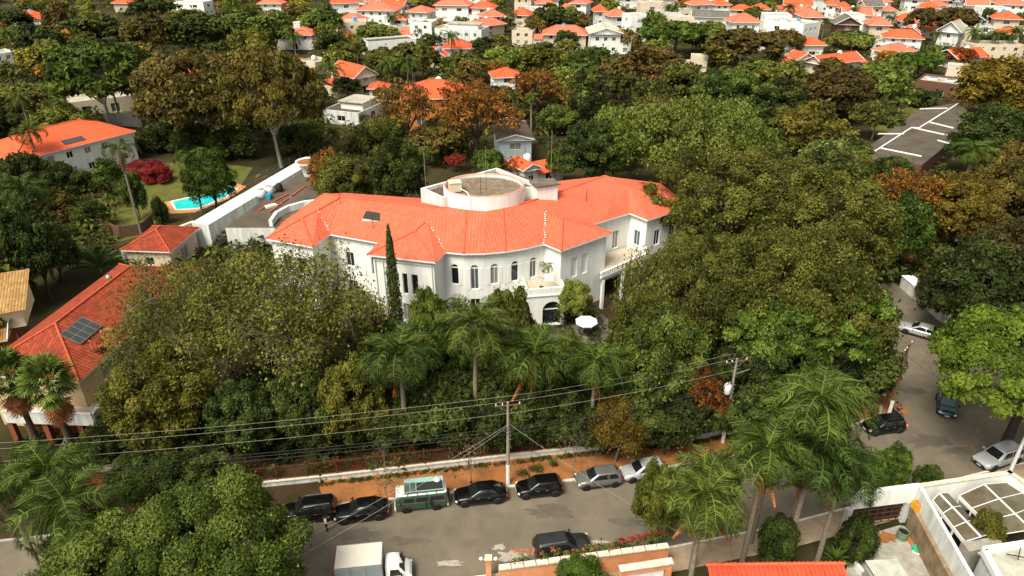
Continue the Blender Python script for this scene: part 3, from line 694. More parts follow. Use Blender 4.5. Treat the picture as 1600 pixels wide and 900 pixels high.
def far_palm(px, by, cy, rpx, tint=(1, 1, 1), label=None, desc='palm', var=0):
    p = G(px, by); h = max(2, ZAT(px, cy, p.y)); p.x = (px - 800) / FPX * depth((0, p.y, h)); rr = rpx * depth((p.x, p.y, h)) / FPX
    T = thing('palm_tree', label, 'palm tree', p, random.uniform(0, 6.28)); rng = np.random.default_rng(int(px * 7 + by))
    set_org(); tb = MB(); tb.tube([(0, 0, -0.2), (0.1, 0, h * .5), (0, 0, h)], [0.28, 0.2, 0.16], 6); tb.build('trunk', PALMT, T)
    o = mesh_obj('crown', FARP[var % 2], T); o.location = (0, 0, h); o.scale = (rr, rr, rr); o.color = (*tint, 1)
    if not label: PLANTS.append((T, desc, h))
    return T
# fan palms
def fan_mesh(seed, mat_='palm', n=26, r=0.85, fold=0.25, spread=2.5):
    rng = np.random.default_rng(seed); V = []; rn = []
    V.append([[0, -.02, 0], [1.0, -.02, 0], [1.0, .02, 0], [0, .02, 0]]); rn.append(0.9)
    for i in range(n):
        a = -spread + 2 * spread * (i + 0.5) / n; d = np.array([math.cos(a), math.sin(a), 0]); s = np.array([-d[1], d[0], 0])
        o = np.array([1.0, 0, 0]); w = r * spread / n * 1.15; z = fold * (1 if i % 2 else -1) * 0.1
        m = o + d * r * 0.6 + [0, 0, z]; e = m + d * r * 0.42 + np.array([0, 0, -r * rng.uniform(0.1, 0.38)]); rr = 0.3 + 0.5 * rng.random()
        V.append([o, m - s * w * .62, m, m + s * w * .62]); rn.append(rr)
        V.append([m - s * w * .6, e - s * .012, e + s * .012, m + s * w * .6]); rn.append(rr)
    return quad_mesh('fan_leaf', np.array(V), np.array(rn), LM[mat_])
FAN = [fan_mesh(1), fan_mesh(2, r=0.75)]
FAN_D = [fan_mesh(3, 'dry', 16, 0.8, 0.8, 1.1), fan_mesh(4, 'dry', 14, 0.9, 0.8, 0.9)]
def fan_palm(px, by, cy, size, label, seed, nf=34, nd=34):
    p = G(px, by); h = ZAT(px, cy, p.y); p.x = (px - 800) / FPX * depth((0, p.y, h)); rng = np.random.default_rng(seed)
    T = thing('fan_palm', label, 'palm tree', p); set_org(); tb, top = palm_trunk(h, 0.24, rng, 0.01); tb.build('trunk', BARK_D, T)
    for i in range(nf):
        t = (i + .5) / nf; el = R(72 - 95 * t + rng.normal() * 6)
        o = mesh_obj('fan_leaf', FAN[i % 2], T); o.location = top + Vector((0, 0, 0.5 - 0.9 * t)); o.rotation_euler = (rng.normal() * .3, -el, i * 2.4 + rng.normal() * .1); o.scale = (size * rng.uniform(.85, 1.1),) * 3
        k = rng.uniform(0.9, 1.5); o.color = (k, k * 1.05, k, 1)
    for i in range(nd):
        t = (i + .5) / nd
        o = mesh_obj('dead_leaf', FAN_D[i % 2], T); o.location = top + Vector((0, 0, -0.4 - 1.5 * t)); o.rotation_euler = (rng.normal() * .4, R(58 + 22 * rng.random()), i * 2.4); o.scale = (size * 0.95,) * 3
        k = rng.uniform(0.5, 1.0); o.color = (k, k * 1.2, k * 1.6, 1)
    return T
def blade_plant(name, label, p, n, L, w, seed, leaf='palm', tint=(1, 1, 1), stem=0.0, cat='plant', el0=85, el1=15, fan=None):
    """clump of long strap or paddle leaves, each a part"""
    rng = np.random.default_rng(seed); T = thing(name, label, cat, p); V = []
    prof = [(0, .1), (.2, .55), (.45, 1.0), (.7, .9), (.88, .5), (1.0, .06)]
    xs = [0]; zs = [0]; 
    for i in range(len(prof) - 1):
        a = -1.0 * (i / 5) ** 1.5; dl = (prof[i + 1][0] - prof[i][0]) * L; xs.append(xs[-1] + dl * math.cos(a)); zs.append(zs[-1] + dl * math.sin(a))
    Q = []
    for i in range(len(prof) - 1):
        w0, w1 = prof[i][1] * w / 2, prof[i + 1][1] * w / 2
        for s in (-1, 1):
            Q.append([[xs[i], 0, zs[i]], [xs[i + 1], 0, zs[i + 1]], [xs[i + 1], s * w1, zs[i + 1] + w1 * .5], [xs[i], s * w0, zs[i] + w0 * .5]])
    me = quad_mesh('leaf', np.array(Q, float), np.tile([0.35, 0.6], len(Q) // 2), LM[leaf])
    if stem:
        set_org(); tb = MB(); tb.tube([(0, 0, -0.1), (0.05, 0, stem)], [0.16, 0.12], 7); tb.build('trunk', PALMT, T)
    for i in range(n):
        o = mesh_obj('leaf', me, T); o.location = (0, 0, stem); t = (i + .5) / n
        az = i * 2.4 if fan is None else (fan if i % 2 else fan + PI) + rng.normal() * .15
        o.rotation_euler = (rng.normal() * .3, -R(el0 + (el1 - el0) * t + rng.normal() * 5), az); s = rng.uniform(.75, 1.1); o.scale = (s, s, s)
        k = rng.uniform(.75, 1.3); o.color = (tint[0] * k, tint[1] * k, tint[2] * k, 1)
    return T
def leaf_mass(name, pts, rad, per, ln, leaf, seed, tint=(1, 1, 1), squash=0.8, parent=None):
    rng = np.random.default_rng(seed); C = np.array([tuple(p) for p in pts], float); rad = np.array(rad, float)
    if len(C) != len(rad): rad = np.resize(rad, len(C))
    o_ = np.array(tuple(ORG)); V, rn = clump_leaves(C - o_, rad, per, ln, ln * .6, rng, squash)
    o = mesh_obj(name, quad_mesh(name, V, rn, LM[leaf]), parent); o.color = (*tint, 1)
    if not parent: o.location = ORG
    return o
def bare_tree(label, p, h, seed, tint_mat=None, spread=0.5, leaves=0, leaf='olive'):
    rng = np.random.default_rng(seed); T = thing('bare_tree', label, 'tree', p); set_org(); tb = MB(); tips = []
    fork = h * rng.uniform(.3, .42); tb.tube([(0, 0, -.1), (rng.normal() * .05, 0, fork)], [0.07, 0.055], 6)
    def grow(a, d, L, r, lev):
        b = a + d * L; tb.tube(branch_path(a, b, rng, 0.04, 4), [r, r * .8, r * .65, r * .5], 4, cap=False)
        if lev == 0: tips.append(b); return
        for k in range(3):
            nd = unit((d + rng.normal(size=3) * spread + np.array([0, 0, .12]))[None])[0]; grow(b, nd, L * rng.uniform(.55, .8), r * .5, lev - 1)
    for k in range(4):
        d = unit((np.array([rng.normal() * spread, rng.normal() * spread, 0.9]))[None])[0]; grow(np.array([0, 0, fork - .1]), d, (h - fork) * .42, .04, 3)
    tb.build('trunk', tint_mat or BARK, T)
    if leaves:
        rng2 = np.random.default_rng(seed + 1); C = np.array(tips); V, rn = clump_leaves(C, np.full(len(C), .3), leaves, .16, .09, rng2)
        o = mesh_obj('crown', quad_mesh('crown', V, rn, LM[leaf]), T)
    return T
def spire(label, p, h, r, seed, leaf='dark', tint=(1, 1, 1), n=2600, ln=.22, name='cypress_tree', jag=0.12):
    rng = np.random.default_rng(seed); T = thing(name, label, 'tree', p); set_org()
    z = rng.random(n) ** 1.15 * h * 0.97 + .3; prof = np.interp(z / h, [0, .06, .25, .6, .85, 1], [.55, .8, 1, .75, .42, .04]) * r
    a = rng.uniform(0, 2 * PI, n); rr = prof * (1 - rng.random(n) ** 2 * .5) * (1 + jag * np.sin(a * 3 + z * 2.5))
    pos = np.stack([rr * np.cos(a), rr * np.sin(a), z], 1); nr = np.stack([np.cos(a), np.sin(a), np.full(n, .35)], 1); nr = unit(nr + rng.normal(size=(n, 3)) * .35)
    ax = np.tile([0, 0, 1.0], (n, 1)) + rng.normal(size=(n, 3)) * .3
    V = leaf_quads(pos, nr, ln * 1.6, ln * .6, rng, 0.0, ax)
    o = mesh_obj('crown', quad_mesh('crown', V, .3 + .6 * rng.random(n), LM[leaf]), T); o.color = (*tint, 1)
    tb = MB(); tb.tube([(0, 0, -.2), (0, 0, h * .9)], [.16, .02], 6); tb.build('trunk', BARK_D, T)
    return T
def conifer(label, p, h, r, seed, tint=(1, 1, 1), tiers=14):
    rng = np.random.default_rng(seed); T = thing('conifer_tree', label, 'tree', p); set_org(); C = []; rad = []
    for i in range(tiers):
        t = i / (tiers - 1); z = h * (.12 + .85 * t); rr = r * (1 - t) ** .75 + .25; n = max(3, int(8 * (1 - t) + 2))
        for k in range(n):
            a = 2 * PI * k / n + i; q = rr * rng.uniform(.5, 1); C.append((q * math.cos(a), q * math.sin(a), z - q * .25)); rad.append(max(.4, r * .28 * (1 - t * .6)))
    leaf_mass('crown', C, rad, 60, .32, 'dark', seed, tint, .55, T)
    tb = MB(); tb.tube([(0, 0, -.2), (0, 0, h)], [.3, .04], 6); tb.build('trunk', BARK_D, T); return T

# ------------------------------------------------------------------ ground, streets, verges
def sheet(name, poly, z, m, kind='structure', label=None, cat=None):
    mb = MB(); mb.face([(p[0], p[1], z) for p in poly]); o = mb.build(name, m); tag(o, label, cat, kind=kind); return o
def PXP(pts, z=0.0): return [G(x, y, z) for x, y in pts]
random.seed(7)
mb = MB()
mb.face([(-1500, -20, 0), (1500, -20, 0), (1500, 2600, 0), (-1500, 2600, 0)]); tag(mb.build('ground', GROUND), kind='structure')
FK = [(-90, 33.4), (-16, 44.3), (9.3, 48.0), (22, 50.8), (32, 54.2), (37.4, 56.6), (38.4, 58.4)]            # far kerb
FW = [(-90, 36.6), (-17.6, 47.4), (0.5, 50.4), (18.7, 53.3), (31, 57.5), (35.2, 61.0), (38.0, 66.0)]        # garden wall line
NK = [(-90, 24.6), (-1.2, 37.4), (12.6, 40.0), (22, 42.2), (34.5, 46.0), (46, 49.5), (60, 52)]            # near kerb
ST = PXP([(1398, 600), (1394, 555), (1378, 510), (1320, 455), (1395, 440), (1530, 545), (1700, 650)])
road = [Vector((x, y, 0)) for x, y in FK] + ST + [Vector((75, 56, 0))] + [Vector((x, y, 0)) for x, y in reversed(NK)]
sheet('road', road, 0.006, ASPHALT)
# verge of bare soil between kerb and garden wall, a real step up
def strip(name, A, B, z, m, kind='structure'):
    mb = MB(); n = len(A)
    for i in range(n - 1):
        mb.face([(*A[i], z), (*A[i + 1], z), (*B[i + 1], z), (*B[i], z)])
        mb.face([(*A[i], 0), (*A[i + 1], 0), (*A[i + 1], z), (*A[i], z)])
    o = mb.build(name, m); tag(o, kind=kind); return o
def off_line(L, d):
    out = []
    for i, p in enumerate(L):
        a = Vector(L[max(0, i - 1)]); b = Vector(L[min(len(L) - 1, i + 1)]); t = (b - a).normalized(); out.append((p[0] - t.y * d, p[1] + t.x * d))
    return out
KB = off_line(FK, 0.22)
strip('verge', KB[1:], FW[1:], 0.10, SOIL); strip('dark_verge', KB[:2], FW[:2], 0.098, SOIL_D)  # leftmost stretch takes the darker soil colour
mb = MB()
for i in range(len(FK) - 1):                       # kerb stones, each a stone
    pass
kerb_root = strip('kerb', FK, KB, 0.115, CONC)
stone_me = None
def along(L, step, start=0.0):
    out = []; acc = start
    for a, b in zip(L, L[1:]):
        a, b = Vector(a), Vector(b); ln = (b - a).length; t = (b - a) / ln
        while acc < ln: out.append((a + t * acc, t)); acc += step
        acc -= ln
    return out
mb = MB(); mb.box((0, 0, 0), (0.94, 0.26, 0.16)); stone_me = mb.data('kerb_stone', KERB)
for p, t in along(KB, 1.0):
    if -24 < p.x < 40:
        o = mesh_obj('kerb_stone', stone_me, kerb_root); n = Vector((-t.y, t.x)); q = p - n * 0.11
        o.location = (q.x, q.y, 0.055 + random.uniform(-.006, .006)); o.rotation_euler = (0, 0, math.atan2(t.y, t.x) + random.uniform(-.01, .01))
NKB = off_line(NK, -0.2); NP = off_line(NK, -2.4)
def strip_n(name, A, B, z, m):
    mb = MB()
    for i in range(len(A) - 1):
        mb.face([(*B[i], z), (*B[i + 1], z), (*A[i + 1], z), (*A[i], z)]); mb.face([(*A[i + 1], 0), (*A[i], 0), (*A[i], z), (*A[i + 1], z)])
    return tag(mb.build(name, m), kind='structure')
strip_n('near_kerb', NK, NKB, 0.12, KERB); strip_n('pavement', NKB, NP, 0.116, PAVE)
# worn white paint and patches on the asphalt
def blotch(name, px, py, rx, ry, m, seed, z=0.010, n=22):
    rng = np.random.default_rng(seed); c = G(px, py); mb = MB()
    P = []
    for i in range(n):
        t = 2 * PI * i / n; k = rng.uniform(.45, 1.1); P.append((c.x + rx * k * math.cos(t), c.y + ry * k * math.sin(t), z))
    mb.face(P); return tag(mb.build(name, m), kind='structure')
blotch('road_patch', 935, 848, 1.5, 0.35, ROAD_PAINT, 3, n=40); blotch('road_patch', 905, 857, .8, .2, ROAD_PAINT, 4); blotch('road_patch', 800, 868, 1.3, .7, ROAD_PAINT, 5, .0102)
blotch('road_patch', 780, 855, .7, .35, ROAD_PAINT, 6); blotch('road_patch', 700, 880, 1.4, .35, ROAD_PAINT, 8)
for k, (x, y, rx, ry) in enumerate([(640, 845, 2.6, .5), (560, 835, 2.2, .8), (860, 800, 3, .9), (980, 815, 2.4, .6), (1450, 690, 3, 1.2), (1430, 610, 2.0, .9), (1500, 705, 2.2, .7)]):
    blotch('road_patch', x, y, rx, ry, mat('tar_patch_%d' % k, (0.115, 0.10, 0.08), 0.9, .2, var=.3, scale=.5), 20 + k, .008)
for k, (x, y) in enumerate([(1511, 692), (1518, 697), (1524, 704)]): blotch('road_patch', x, y, .22, .12, SOIL, 50 + k, .012)
blotch('road_patch', 1372, 612, 2.2, 2.0, SOIL, 41, .013); blotch('road_patch', 1405, 640, 1.2, 1.0, SOIL, 42, .014)
# soil corner by the crossing
sheet('soil_corner', PXP([(1200, 705), (1300, 668), (1392, 650), (1402, 600), (1394, 556), (1345, 545), (1290, 600)]), 0.104, SOIL)
# garden floor behind the wall, and other beds
gpoly = [Vector((x, y, 0)) for x, y in off_line(FW, 0.3)] + PXP([(1330, 470), (1120, 330)]) + [Vector((-45, 100, 0)), Vector((-48, 45, 0))]
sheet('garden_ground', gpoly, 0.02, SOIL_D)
sheet('lawn', PXP([(205, 262), (300, 250), (395, 262), (375, 292), (262, 330), (225, 368), (160, 385), (150, 330)]), 0.03, LAWN)
sheet('lawn', PXP([(170, 158), (225, 155), (240, 175), (175, 178)]), 0.03, LAWN); sheet('lawn', PXP([(1360, 200), (1430, 160), (1450, 180), (1370, 215)]), 0.03, LAWN)
sheet('red_ground', PXP([(1420, 395), (1500, 400), (1600, 340), (1600, 310), (1520, 325), (1420, 420)]), 0.03, REDPATH)
sheet('garden_terrace', PXP([(820, 535), (870, 515), (940, 492), (975, 520), (905, 548)]), 0.12, CONC_DARK)

# ------------------------------------------------------------------ the white mansion
ZE = 9.5
def inset_poly(P, d):
    out = []; n = len(P)
    for i in range(n):
        a, b, c = Vector(P[i - 1][:2]), Vector(P[i][:2]), Vector(P[(i + 1) % n][:2])
        t1 = (b - a).normalized(); t2 = (c - b).normalized(); n1 = Vector((-t1.y, t1.x)); n2 = Vector((-t2.y, t2.x))
        m = (n1 + n2); k = d / max(0.35, 1 + n1.dot(n2)); out.append(b + m * k)
    return out
def mansion():
    M = thing('mansion', 'long white two-storey mansion with orange tile roofs, arched windows and round roof turret', 'mansion', (-2, 84, 0), world=True)
    HOUSES.append(('the white mansion', Vector((-2, 84, 9)), 24, M))
    E_ = lambda x, y: G(x, y, ZE)
    E1, E2, E3, E4 = E_(415, 373), E_(489, 386), E_(516, 366), E_(590, 379)
    Cl, Cf, Cr = E_(573, 398), E_(681, 410), E_(697, 394)
    arc = [Cr, E_(724, 396.5), E_(757, 396), E_(790, 393), E_(824, 387.5), E_(850, 381)]
    Df, Dr = E_(877, 392), E_(957, 364)
    R1, R2, R3, R4 = E_(928, 350), E_(984, 333), E_(1012, 344), E_(1078, 322)
    BR, B2, Bm, BL = Vector((22, 99, ZE)), Vector((7, 100, ZE)), Vector((-2.5, 91, ZE)), Vector((-24, 95, ZE))
    E0 = E_(440, 350)
    z1 = 12.5
    M0, W0, Wv, W1 = G(507, 303, z1), G(533, 308, z1), G(497, 328, 11.6), G(472, 341, 11.1)
    C0, C1 = G(667, 345, 11.6), G(648, 361, 11.0)
    T = [G(697, 325, z1), G(729, 330, z1), G(758, 331, z1), G(786, 327, z1), G(811, 320, z1)]
    D0, D1 = G(852, 329, 11.7), G(880, 341, 11.1)
    r4, R5, RV = G(868, 302, z1), G(945, 275, z1), G(981, 290, 12.0)
    rb = MB(); F = rb.roof
    F([M0, W0, Wv, W1, E1, E0]); F([W1, E1, E2]); F([W1, Wv, E3, E2])
    F([W0, T[0], C0, E4, E3, Wv]); F([C0, T[0], Cr])
    F([C0, C1, Cl, E4]); F([C1, Cl, Cf]); F([C1, C0, Cr, Cf])
    F([T[0], T[1], arc[1], arc[0]]); F([T[1], T[2], arc[2], arc[1]]); F([T[2], T[3], arc[3], arc[2]])
    F([T[3], T[4], D0, arc[4], arc[3]]); F([D0, arc[5], arc[4]])
    F([D0, D1, Df, arc[5]]); F([D1, Df, Dr]); F([D0, D1, Dr, R1])
    F([T[4], r4, R5, RV, R2, R1, D0]); F([RV, R2, R3]); F([R5, RV, R3, R4])
    # back slopes
    F([M0, W0, T[0], Bm, BL]); F([M0, E0, BL]); F([r4, R5, B2, Bm]); F([R5, R4, BR, B2]); F([T[0], T[1], T[2], Bm]); F([T[2], T[3], T[4], Bm]); F([T[4], r4, Bm])
    out = [E1, E2, E3, E4, Cl, Cf] + arc + [Df, Dr, R1, R2, R3, R4, BR, B2, Bm, BL, E0]
    dz = Vector((0, 0, 0.2))
    for p, q in zip(out, out[1:] + out[:1]): rb.face([p - dz, q - dz, q, p], 1)
    rb.face([p - dz for p in reversed(out)], 1)
    roof = rb.build('roof', [ROOF_M, FRAME], M)
    ridge_tube(roof, [(M0, W0), (W0, T[0]), (W0, Wv), (Wv, W1), (W1, E1), (W1, E2), (C0, C1), (C1, Cl), (C1, Cf), (T[1], arc[1]), (T[3], arc[3]), (D0, D1), (D1, Df), (D1, Dr), (T[4], r4), (r4, R5), (R5, R4), (M0, E0)], RIDGE, 0.13)
    vb = MB()                                      # mortar-filled valleys
    for a, b in ((Wv, E3), (C0, Cr), (D0, arc[5])):
        for k in range(14):
            t = (k + .5) / 14; p = a.lerp(b, t)
            if random.random() < .8: vb.box(p + Vector((random.uniform(-.1, .1), random.uniform(-.1, .1), .03)), (random.uniform(.1, .28), random.uniform(.1, .22), .06), random.uniform(0, 3))
    tag(vb.build('valley_mortar', WHITE, roof), kind='stuff')
    # walls
    wp = inset_poly(out, 0.5); wb = MB(); n = len(out)
    zt = ZE - 0.2
    def ops_for(i, L):
        if i == 0: return row_ops(L, 2, 1.3, 5.2, 7.4) + row_ops(L, 2, 1.3, 1.0, 3.2)
        if i == 1: return row_ops(L, 1, 1.2, 5.2, 7.4)
        if i == 2: return [dict(u0=L - 2.0, u1=L - 0.8, v0=4.6, v1=7.7, trans=True)] + row_ops(L - 2.4, 1, 1.2, 5.2, 7.2) + row_ops(L - 2.4, 1, 1.4, 1.0, 3.2)
        if i == 4:
            k = L / 109.0
            return [dict(u0=k * 51, u1=k * 60, v0=4.5, v1=7.3, open=True, door=True, mull=0), dict(u0=k * 67, u1=k * 79, v0=4.5, v1=7.3, open=True, door=True, mull=0), dict(u0=k * 48, u1=k * 60, v0=.8, v1=3.2)]
        if 6 <= i <= 10:
            w = .95; c = L * (.5 if i < 10 else .42)
            o = dict(u0=c - w / 2, u1=c + w / 2, v0=5.0 if i != 7 else 4.4, v1=7.75, arch=True, leaves=True, mull=0 if i in (6, 9) else 1, open=i in (6, 9))
            return [o] + ([dict(u0=c - .6, u1=c + .6, v0=.9, v1=3.1)] if i < 9 else [])
        if i == 12:
            k = L / 80.0
            return [dict(u0=k * 19, u1=k * 29, v0=4.9, v1=7.6, blind=True, mull=0), dict(u0=k * 37, u1=k * 47, v0=4.9, v1=7.6, blind=True, mull=0), dict(u0=k * 30, u1=k * 43, v0=.9, v1=3.1, sill=True)]
        if i == 13: return row_ops(L, 1, 1.2, 4.6, 7.2, open=True)
        if i == 14: return row_ops(L, 2, 1.1, 4.6, 7.2) + row_ops(L, 2, 1.1, .9, 3.0)
        if i in (15, 16): return row_ops(L, 2 if i == 16 else 1, 1.1, 5, 7.2) + row_ops(L, 2 if i == 16 else 1, 1.1, .9, 3.0)
        return []
    for i in range(n):
        a, b = wp[i], wp[(i + 1) % n]; wall_run(wb, a, b, -.2, zt, ops_for(i, (b - a).length), M)
    # recessed panel line and moulding on the projecting left bay
    wb.build('wall', WHITE, M)
    a, b = Vector(wp[4]), Vector(wp[5]); d = (b - a).normalized(); nn = Vector((d.y, -d.x)); mo = MB()
    L = (b - a).length
    def q3(u, z, o): p = a + d * u + nn * o; return Vector((p.x, p.y, z))
    for u in (0.25, 1.25, L - 0.3): mo.bar(q3(u, .2, .05), q3(u, 9.0, .05), .22, .1)
    mo.bar(q3(.1, 8.75, .06), q3(L - .1, 8.75, .06), .12, .16); mo.build('pilaster', WHITE, M)
    # turret
    c = Vector((-3.6, 85.6)); r = 5.2; n = 48; ky = .84; tb = MB()
    zb, zt2, fl = 10.5, 14.1, 13.75
    ring = lambda rr, z: [(c.x + rr * math.cos(2 * PI * k / n), c.y + ky * rr * math.sin(2 * PI * k / n), z) for k in range(n)]
    rings = [ring(r, zb), ring(r, zt2), ring(r - .32, zt2), ring(r - .32, fl - .1)]
    V = sum(rings, []); tb.mesh(V, [(k * n + j, k * n + (j + 1) % n, (k + 1) * n + (j + 1) % n, (k + 1) * n + j) for k in range(3) for j in range(n)], 0, False)
    tur = tb.build('turret', [WHITE, PINKW], M)
    for p in tur.data.polygons:
        if n <= p.index < 2 * n: p.material_index = 0
    tr = MB(); tr.tube([(x, y, zt2 + .03) for x, y, z in ring(r - .18, 0)] + [(c.x + r - .18, c.y, zt2 + .03)], .14, 5, cap=False); tr.build('rim', PINKW, tur)
    yb = c.y - r * ky + .45; k = 0                         # plank deck, each board a piece
    while yb < c.y + r * ky - .5:
        hw = math.sqrt(max(.1, (r - .4) ** 2 - ((yb + .2 - c.y) / ky) ** 2)) - .05
        pb = MB(); pb.box((c.x + random.uniform(-.05, .05), yb + .2, fl + random.uniform(-.015, .015)), (2 * hw, .38, .08)); pb.build('plank', BOARD, tur); yb += .41
    # back block with low flat roof
    bp = [G(690, 309, 13.4), G(780, 296, 13.4), G(852, 292, 13.4), G(776, 262, 13.4), G(657, 294, 13.4)]; bb = MB()
    inn = inset_poly(bp, .4); m = len(bp)
    for i in range(m):
        p, q, pi, qi = bp[i], bp[(i + 1) % m], inn[i], inn[(i + 1) % m]
        bb.face([(p.x, p.y, 8), (q.x, q.y, 8), (q.x, q.y, 13.4), (p.x, p.y, 13.4)]); bb.face([(p.x, p.y, 13.4), (q.x, q.y, 13.4), (qi.x, qi.y, 13.4), (pi.x, pi.y, 13.4)]); bb.face([(pi.x, pi.y, 13.4), (qi.x, qi.y, 13.4), (qi.x, qi.y, 12.9), (pi.x, pi.y, 12.9)])
    blk = bb.build('rear_block', WHITE2, M); fb = MB(); fb.roof([(p.x, p.y, 12.95) for p in inn]); fb.build('flat_roof', ROOF_BROWN, blk)
    rf = MB()
    for k in range(9):
        t = k / 8; p = G(783, 268, 12.95).lerp(G(838, 287, 12.95), t); rf.box((p.x, p.y, 13.15), (.25, 1.5, .2), .5)
    rf.build('rafter', WOOD, blk)
    # chimney box
    p = G(851, 313, 12.2); cb = MB(); cb.box((p.x, p.y + 1, 12.6), (2.9, 1.9, 3.0), .35); ch = cb.build('chimney', WHITE, roof); cb = MB(); cb.box((p.x, p.y + 1, 14.2), (3.4, 2.4, .18), .35); cb.build('chimney_cap', CONC_DARK, ch)
    # tank and pipe on the turret
    tk = MB(); tk.box((-7.2, 84.2, 14.5), (1.5, 1.3, 1.1), .25); tk.box((-7.2, 84.2, 15.08), (1.6, 1.4, .1), .25); tk.build('water_tank', CREAM, tur)
    pp = MB(); pp.tube([(-6.5, 83.6, 14.4), (-5.6, 82.6, 14.3), (-5.2, 81.4, 14.2), (-5.2, 81.0, 12.4)], .06, 6); pp.build('pipe', FRAME, tur)
    an = MB()
    for x, y, z0, h in ((-3.2, 83.0, 13.7, 6.0), (-3.9, 83.3, 13.7, 2.3), (-11.5, 89, 10, 7.5), (5.5, 95, 12, 6.5), (9.8, 87, 11, 2.2), (-22, 84.5, 12, 1.4), (-17.2, 80.2, 10.2, 1.4)):
        am = MB(); am.tube([(x, y, z0), (x, y, z0 + h)], .045, 5); am.build('antenna', RUST if h < 3 else METAL, roof)
    # roof hatch
    a, b, cc, dd = G(566, 345, 10.9), G(596, 350, 10.7), G(604, 338, 11.3), G(573, 333, 11.5); hb = MB(); up = Vector((0, 0, .55))
    for p, q in ((a, b), (b, cc), (cc, dd), (dd, a)): hb.face([p - up, q - up, q + up * .6, p + up * .6])
    hb.face([x + up * .6 for x in (a, b, cc, dd)], 1); hb.build('roof_hatch', [WHITE2, METAL_D], roof)
    # porch with arch, carrying a terrace
    pa, pb_ = G(822, 512, 0), G(881, 507, 0); d = (pb_ - pa).normalized(); bk = Vector((-d.y, d.x, 0)); L = (pb_ - pa).length
    pw = MB(); ua = (862 - 822) / 59 * L
    a1, b1 = pa + bk * 4, pb_ + bk * 4
    wall_run(pw, a1, pa, 0, 5.3, [], M); wall_run(pw, pa, pb_, 0, 5.3, [dict(u0=ua - 1.2, u1=ua + 1.15, v0=.12, v1=3.4, arch=True, deep=.5, open=True, mull=0, door=True)], M); wall_run(pw, pb_, b1, 0, 5.3, [], M)
    for u in (pa, pb_): pass
    for p, q in ((pa, pb_), (pb_, b1), (a1, pa)):
        t = (q - p).normalized(); nn = Vector((-t.y, t.x, 0)) * .22
        pw.face([(*p.xy, 5.3), (*q.xy, 5.3), (*(q + nn).xy, 5.3), (*(p + nn).xy, 5.3)]); pw.face([(*(p + nn).xy, 5.3), (*(q + nn).xy, 5.3), (*(q + nn).xy, 4.5), (*(p + nn).xy, 4.5)])
    por = pw.build('porch', WHITE, M); tf = MB(); tf.face([(*(pa + d * .2 + bk * .2).xy, 4.52), (*(pb_ - d * .2 + bk * .2).xy, 4.52), (*b1.xy, 4.52), (*a1.xy, 4.52)]); tf.build('terrace_floor', TERRACE, por)
    co = MB(); q0 = pa - bk * .05; q1 = pb_ - bk * .05; co.bar((*q0.xy, 4.35), (*q1.xy, 4.35), .14, .16); co.build('cornice', WHITE, por)
    # right-hand terrace with low balustrade wall
    P_ = [G(938, 436, 4.5), G(1010, 404, 4.5), G(1004, 378, 4.5), G(940, 398, 4.5)]; sb = MB(); sb.prism([(p.x, p.y) for p in P_], 4.1, 4.5, 0, 1); ter = sb.build('terrace', [WHITE, TERRACE], M)
    sb = MB()
    for p, q in ((P_[0], P_[1]), (P_[1], P_[2])): sb.bar((*p.xy, 5.3), (*q.xy, 5.3), .28, .2); sb.bar((*p.xy, 4.62), (*q.xy, 4.62), .22, .2)
    sb.build('rail', WHITE, ter)
    t = (P_[1] - P_[0]); bal = MB(); bal.lathe([(.05, 0), (.10, .12), (.05, .3), (.08, .5)], 7); set_org((0, 0, 0)); bme = bal.data('baluster', WHITE); set_org((-2, 84, 0))
    for k in range(22):
        o = mesh_obj('baluster', bme, ter); p = P_[0] + t * ((k + .5) / 22); o.location = Vector((p.x, p.y, 4.72)) - ORG
    for k in range(3):
        p = P_[0] + t * (.06 + k * .42); cb = MB(); cb.box((p.x, p.y, 2.0), (.35, .35, 4.2), .5); cb.build('column', WHITE, M)
    set_org()
mansion()
# things at the house front
p = G(915, 527, .12); u = thing('parasol', 'white octagonal parasol open on the garden terrace', 'parasol', p)
mb = MB(); pr = []; n = 8
for k in range(n):
    a0, a1 = 2 * PI * (k + .5) / n, 2 * PI * (k + 1.5) / n; pn = MB()
    pn.face([(0, 0, 2.75), (1.35 * math.cos(a0), 1.35 * math.sin(a0), 2.25), (1.35 * math.cos(a1), 1.35 * math.sin(a1), 2.25)])
    pn.face([(1.35 * math.cos(a0), 1.35 * math.sin(a0), 2.25), (1.35 * math.cos(a0), 1.35 * math.sin(a0), 2.1), (1.35 * math.cos(a1), 1.35 * math.sin(a1), 2.1), (1.35 * math.cos(a1), 1.35 * math.sin(a1), 2.25)])
    pn.build('canopy_panel', FABRIC_W, u)
mb.tube([(0, 0, 0), (0, 0, 2.85)], .03, 6); mb.build('pole', METAL, u); mb = MB(); mb.lathe([(.35, 0), (.35, .08), (.06, .12)], 12); mb.build('base', CONC, u)

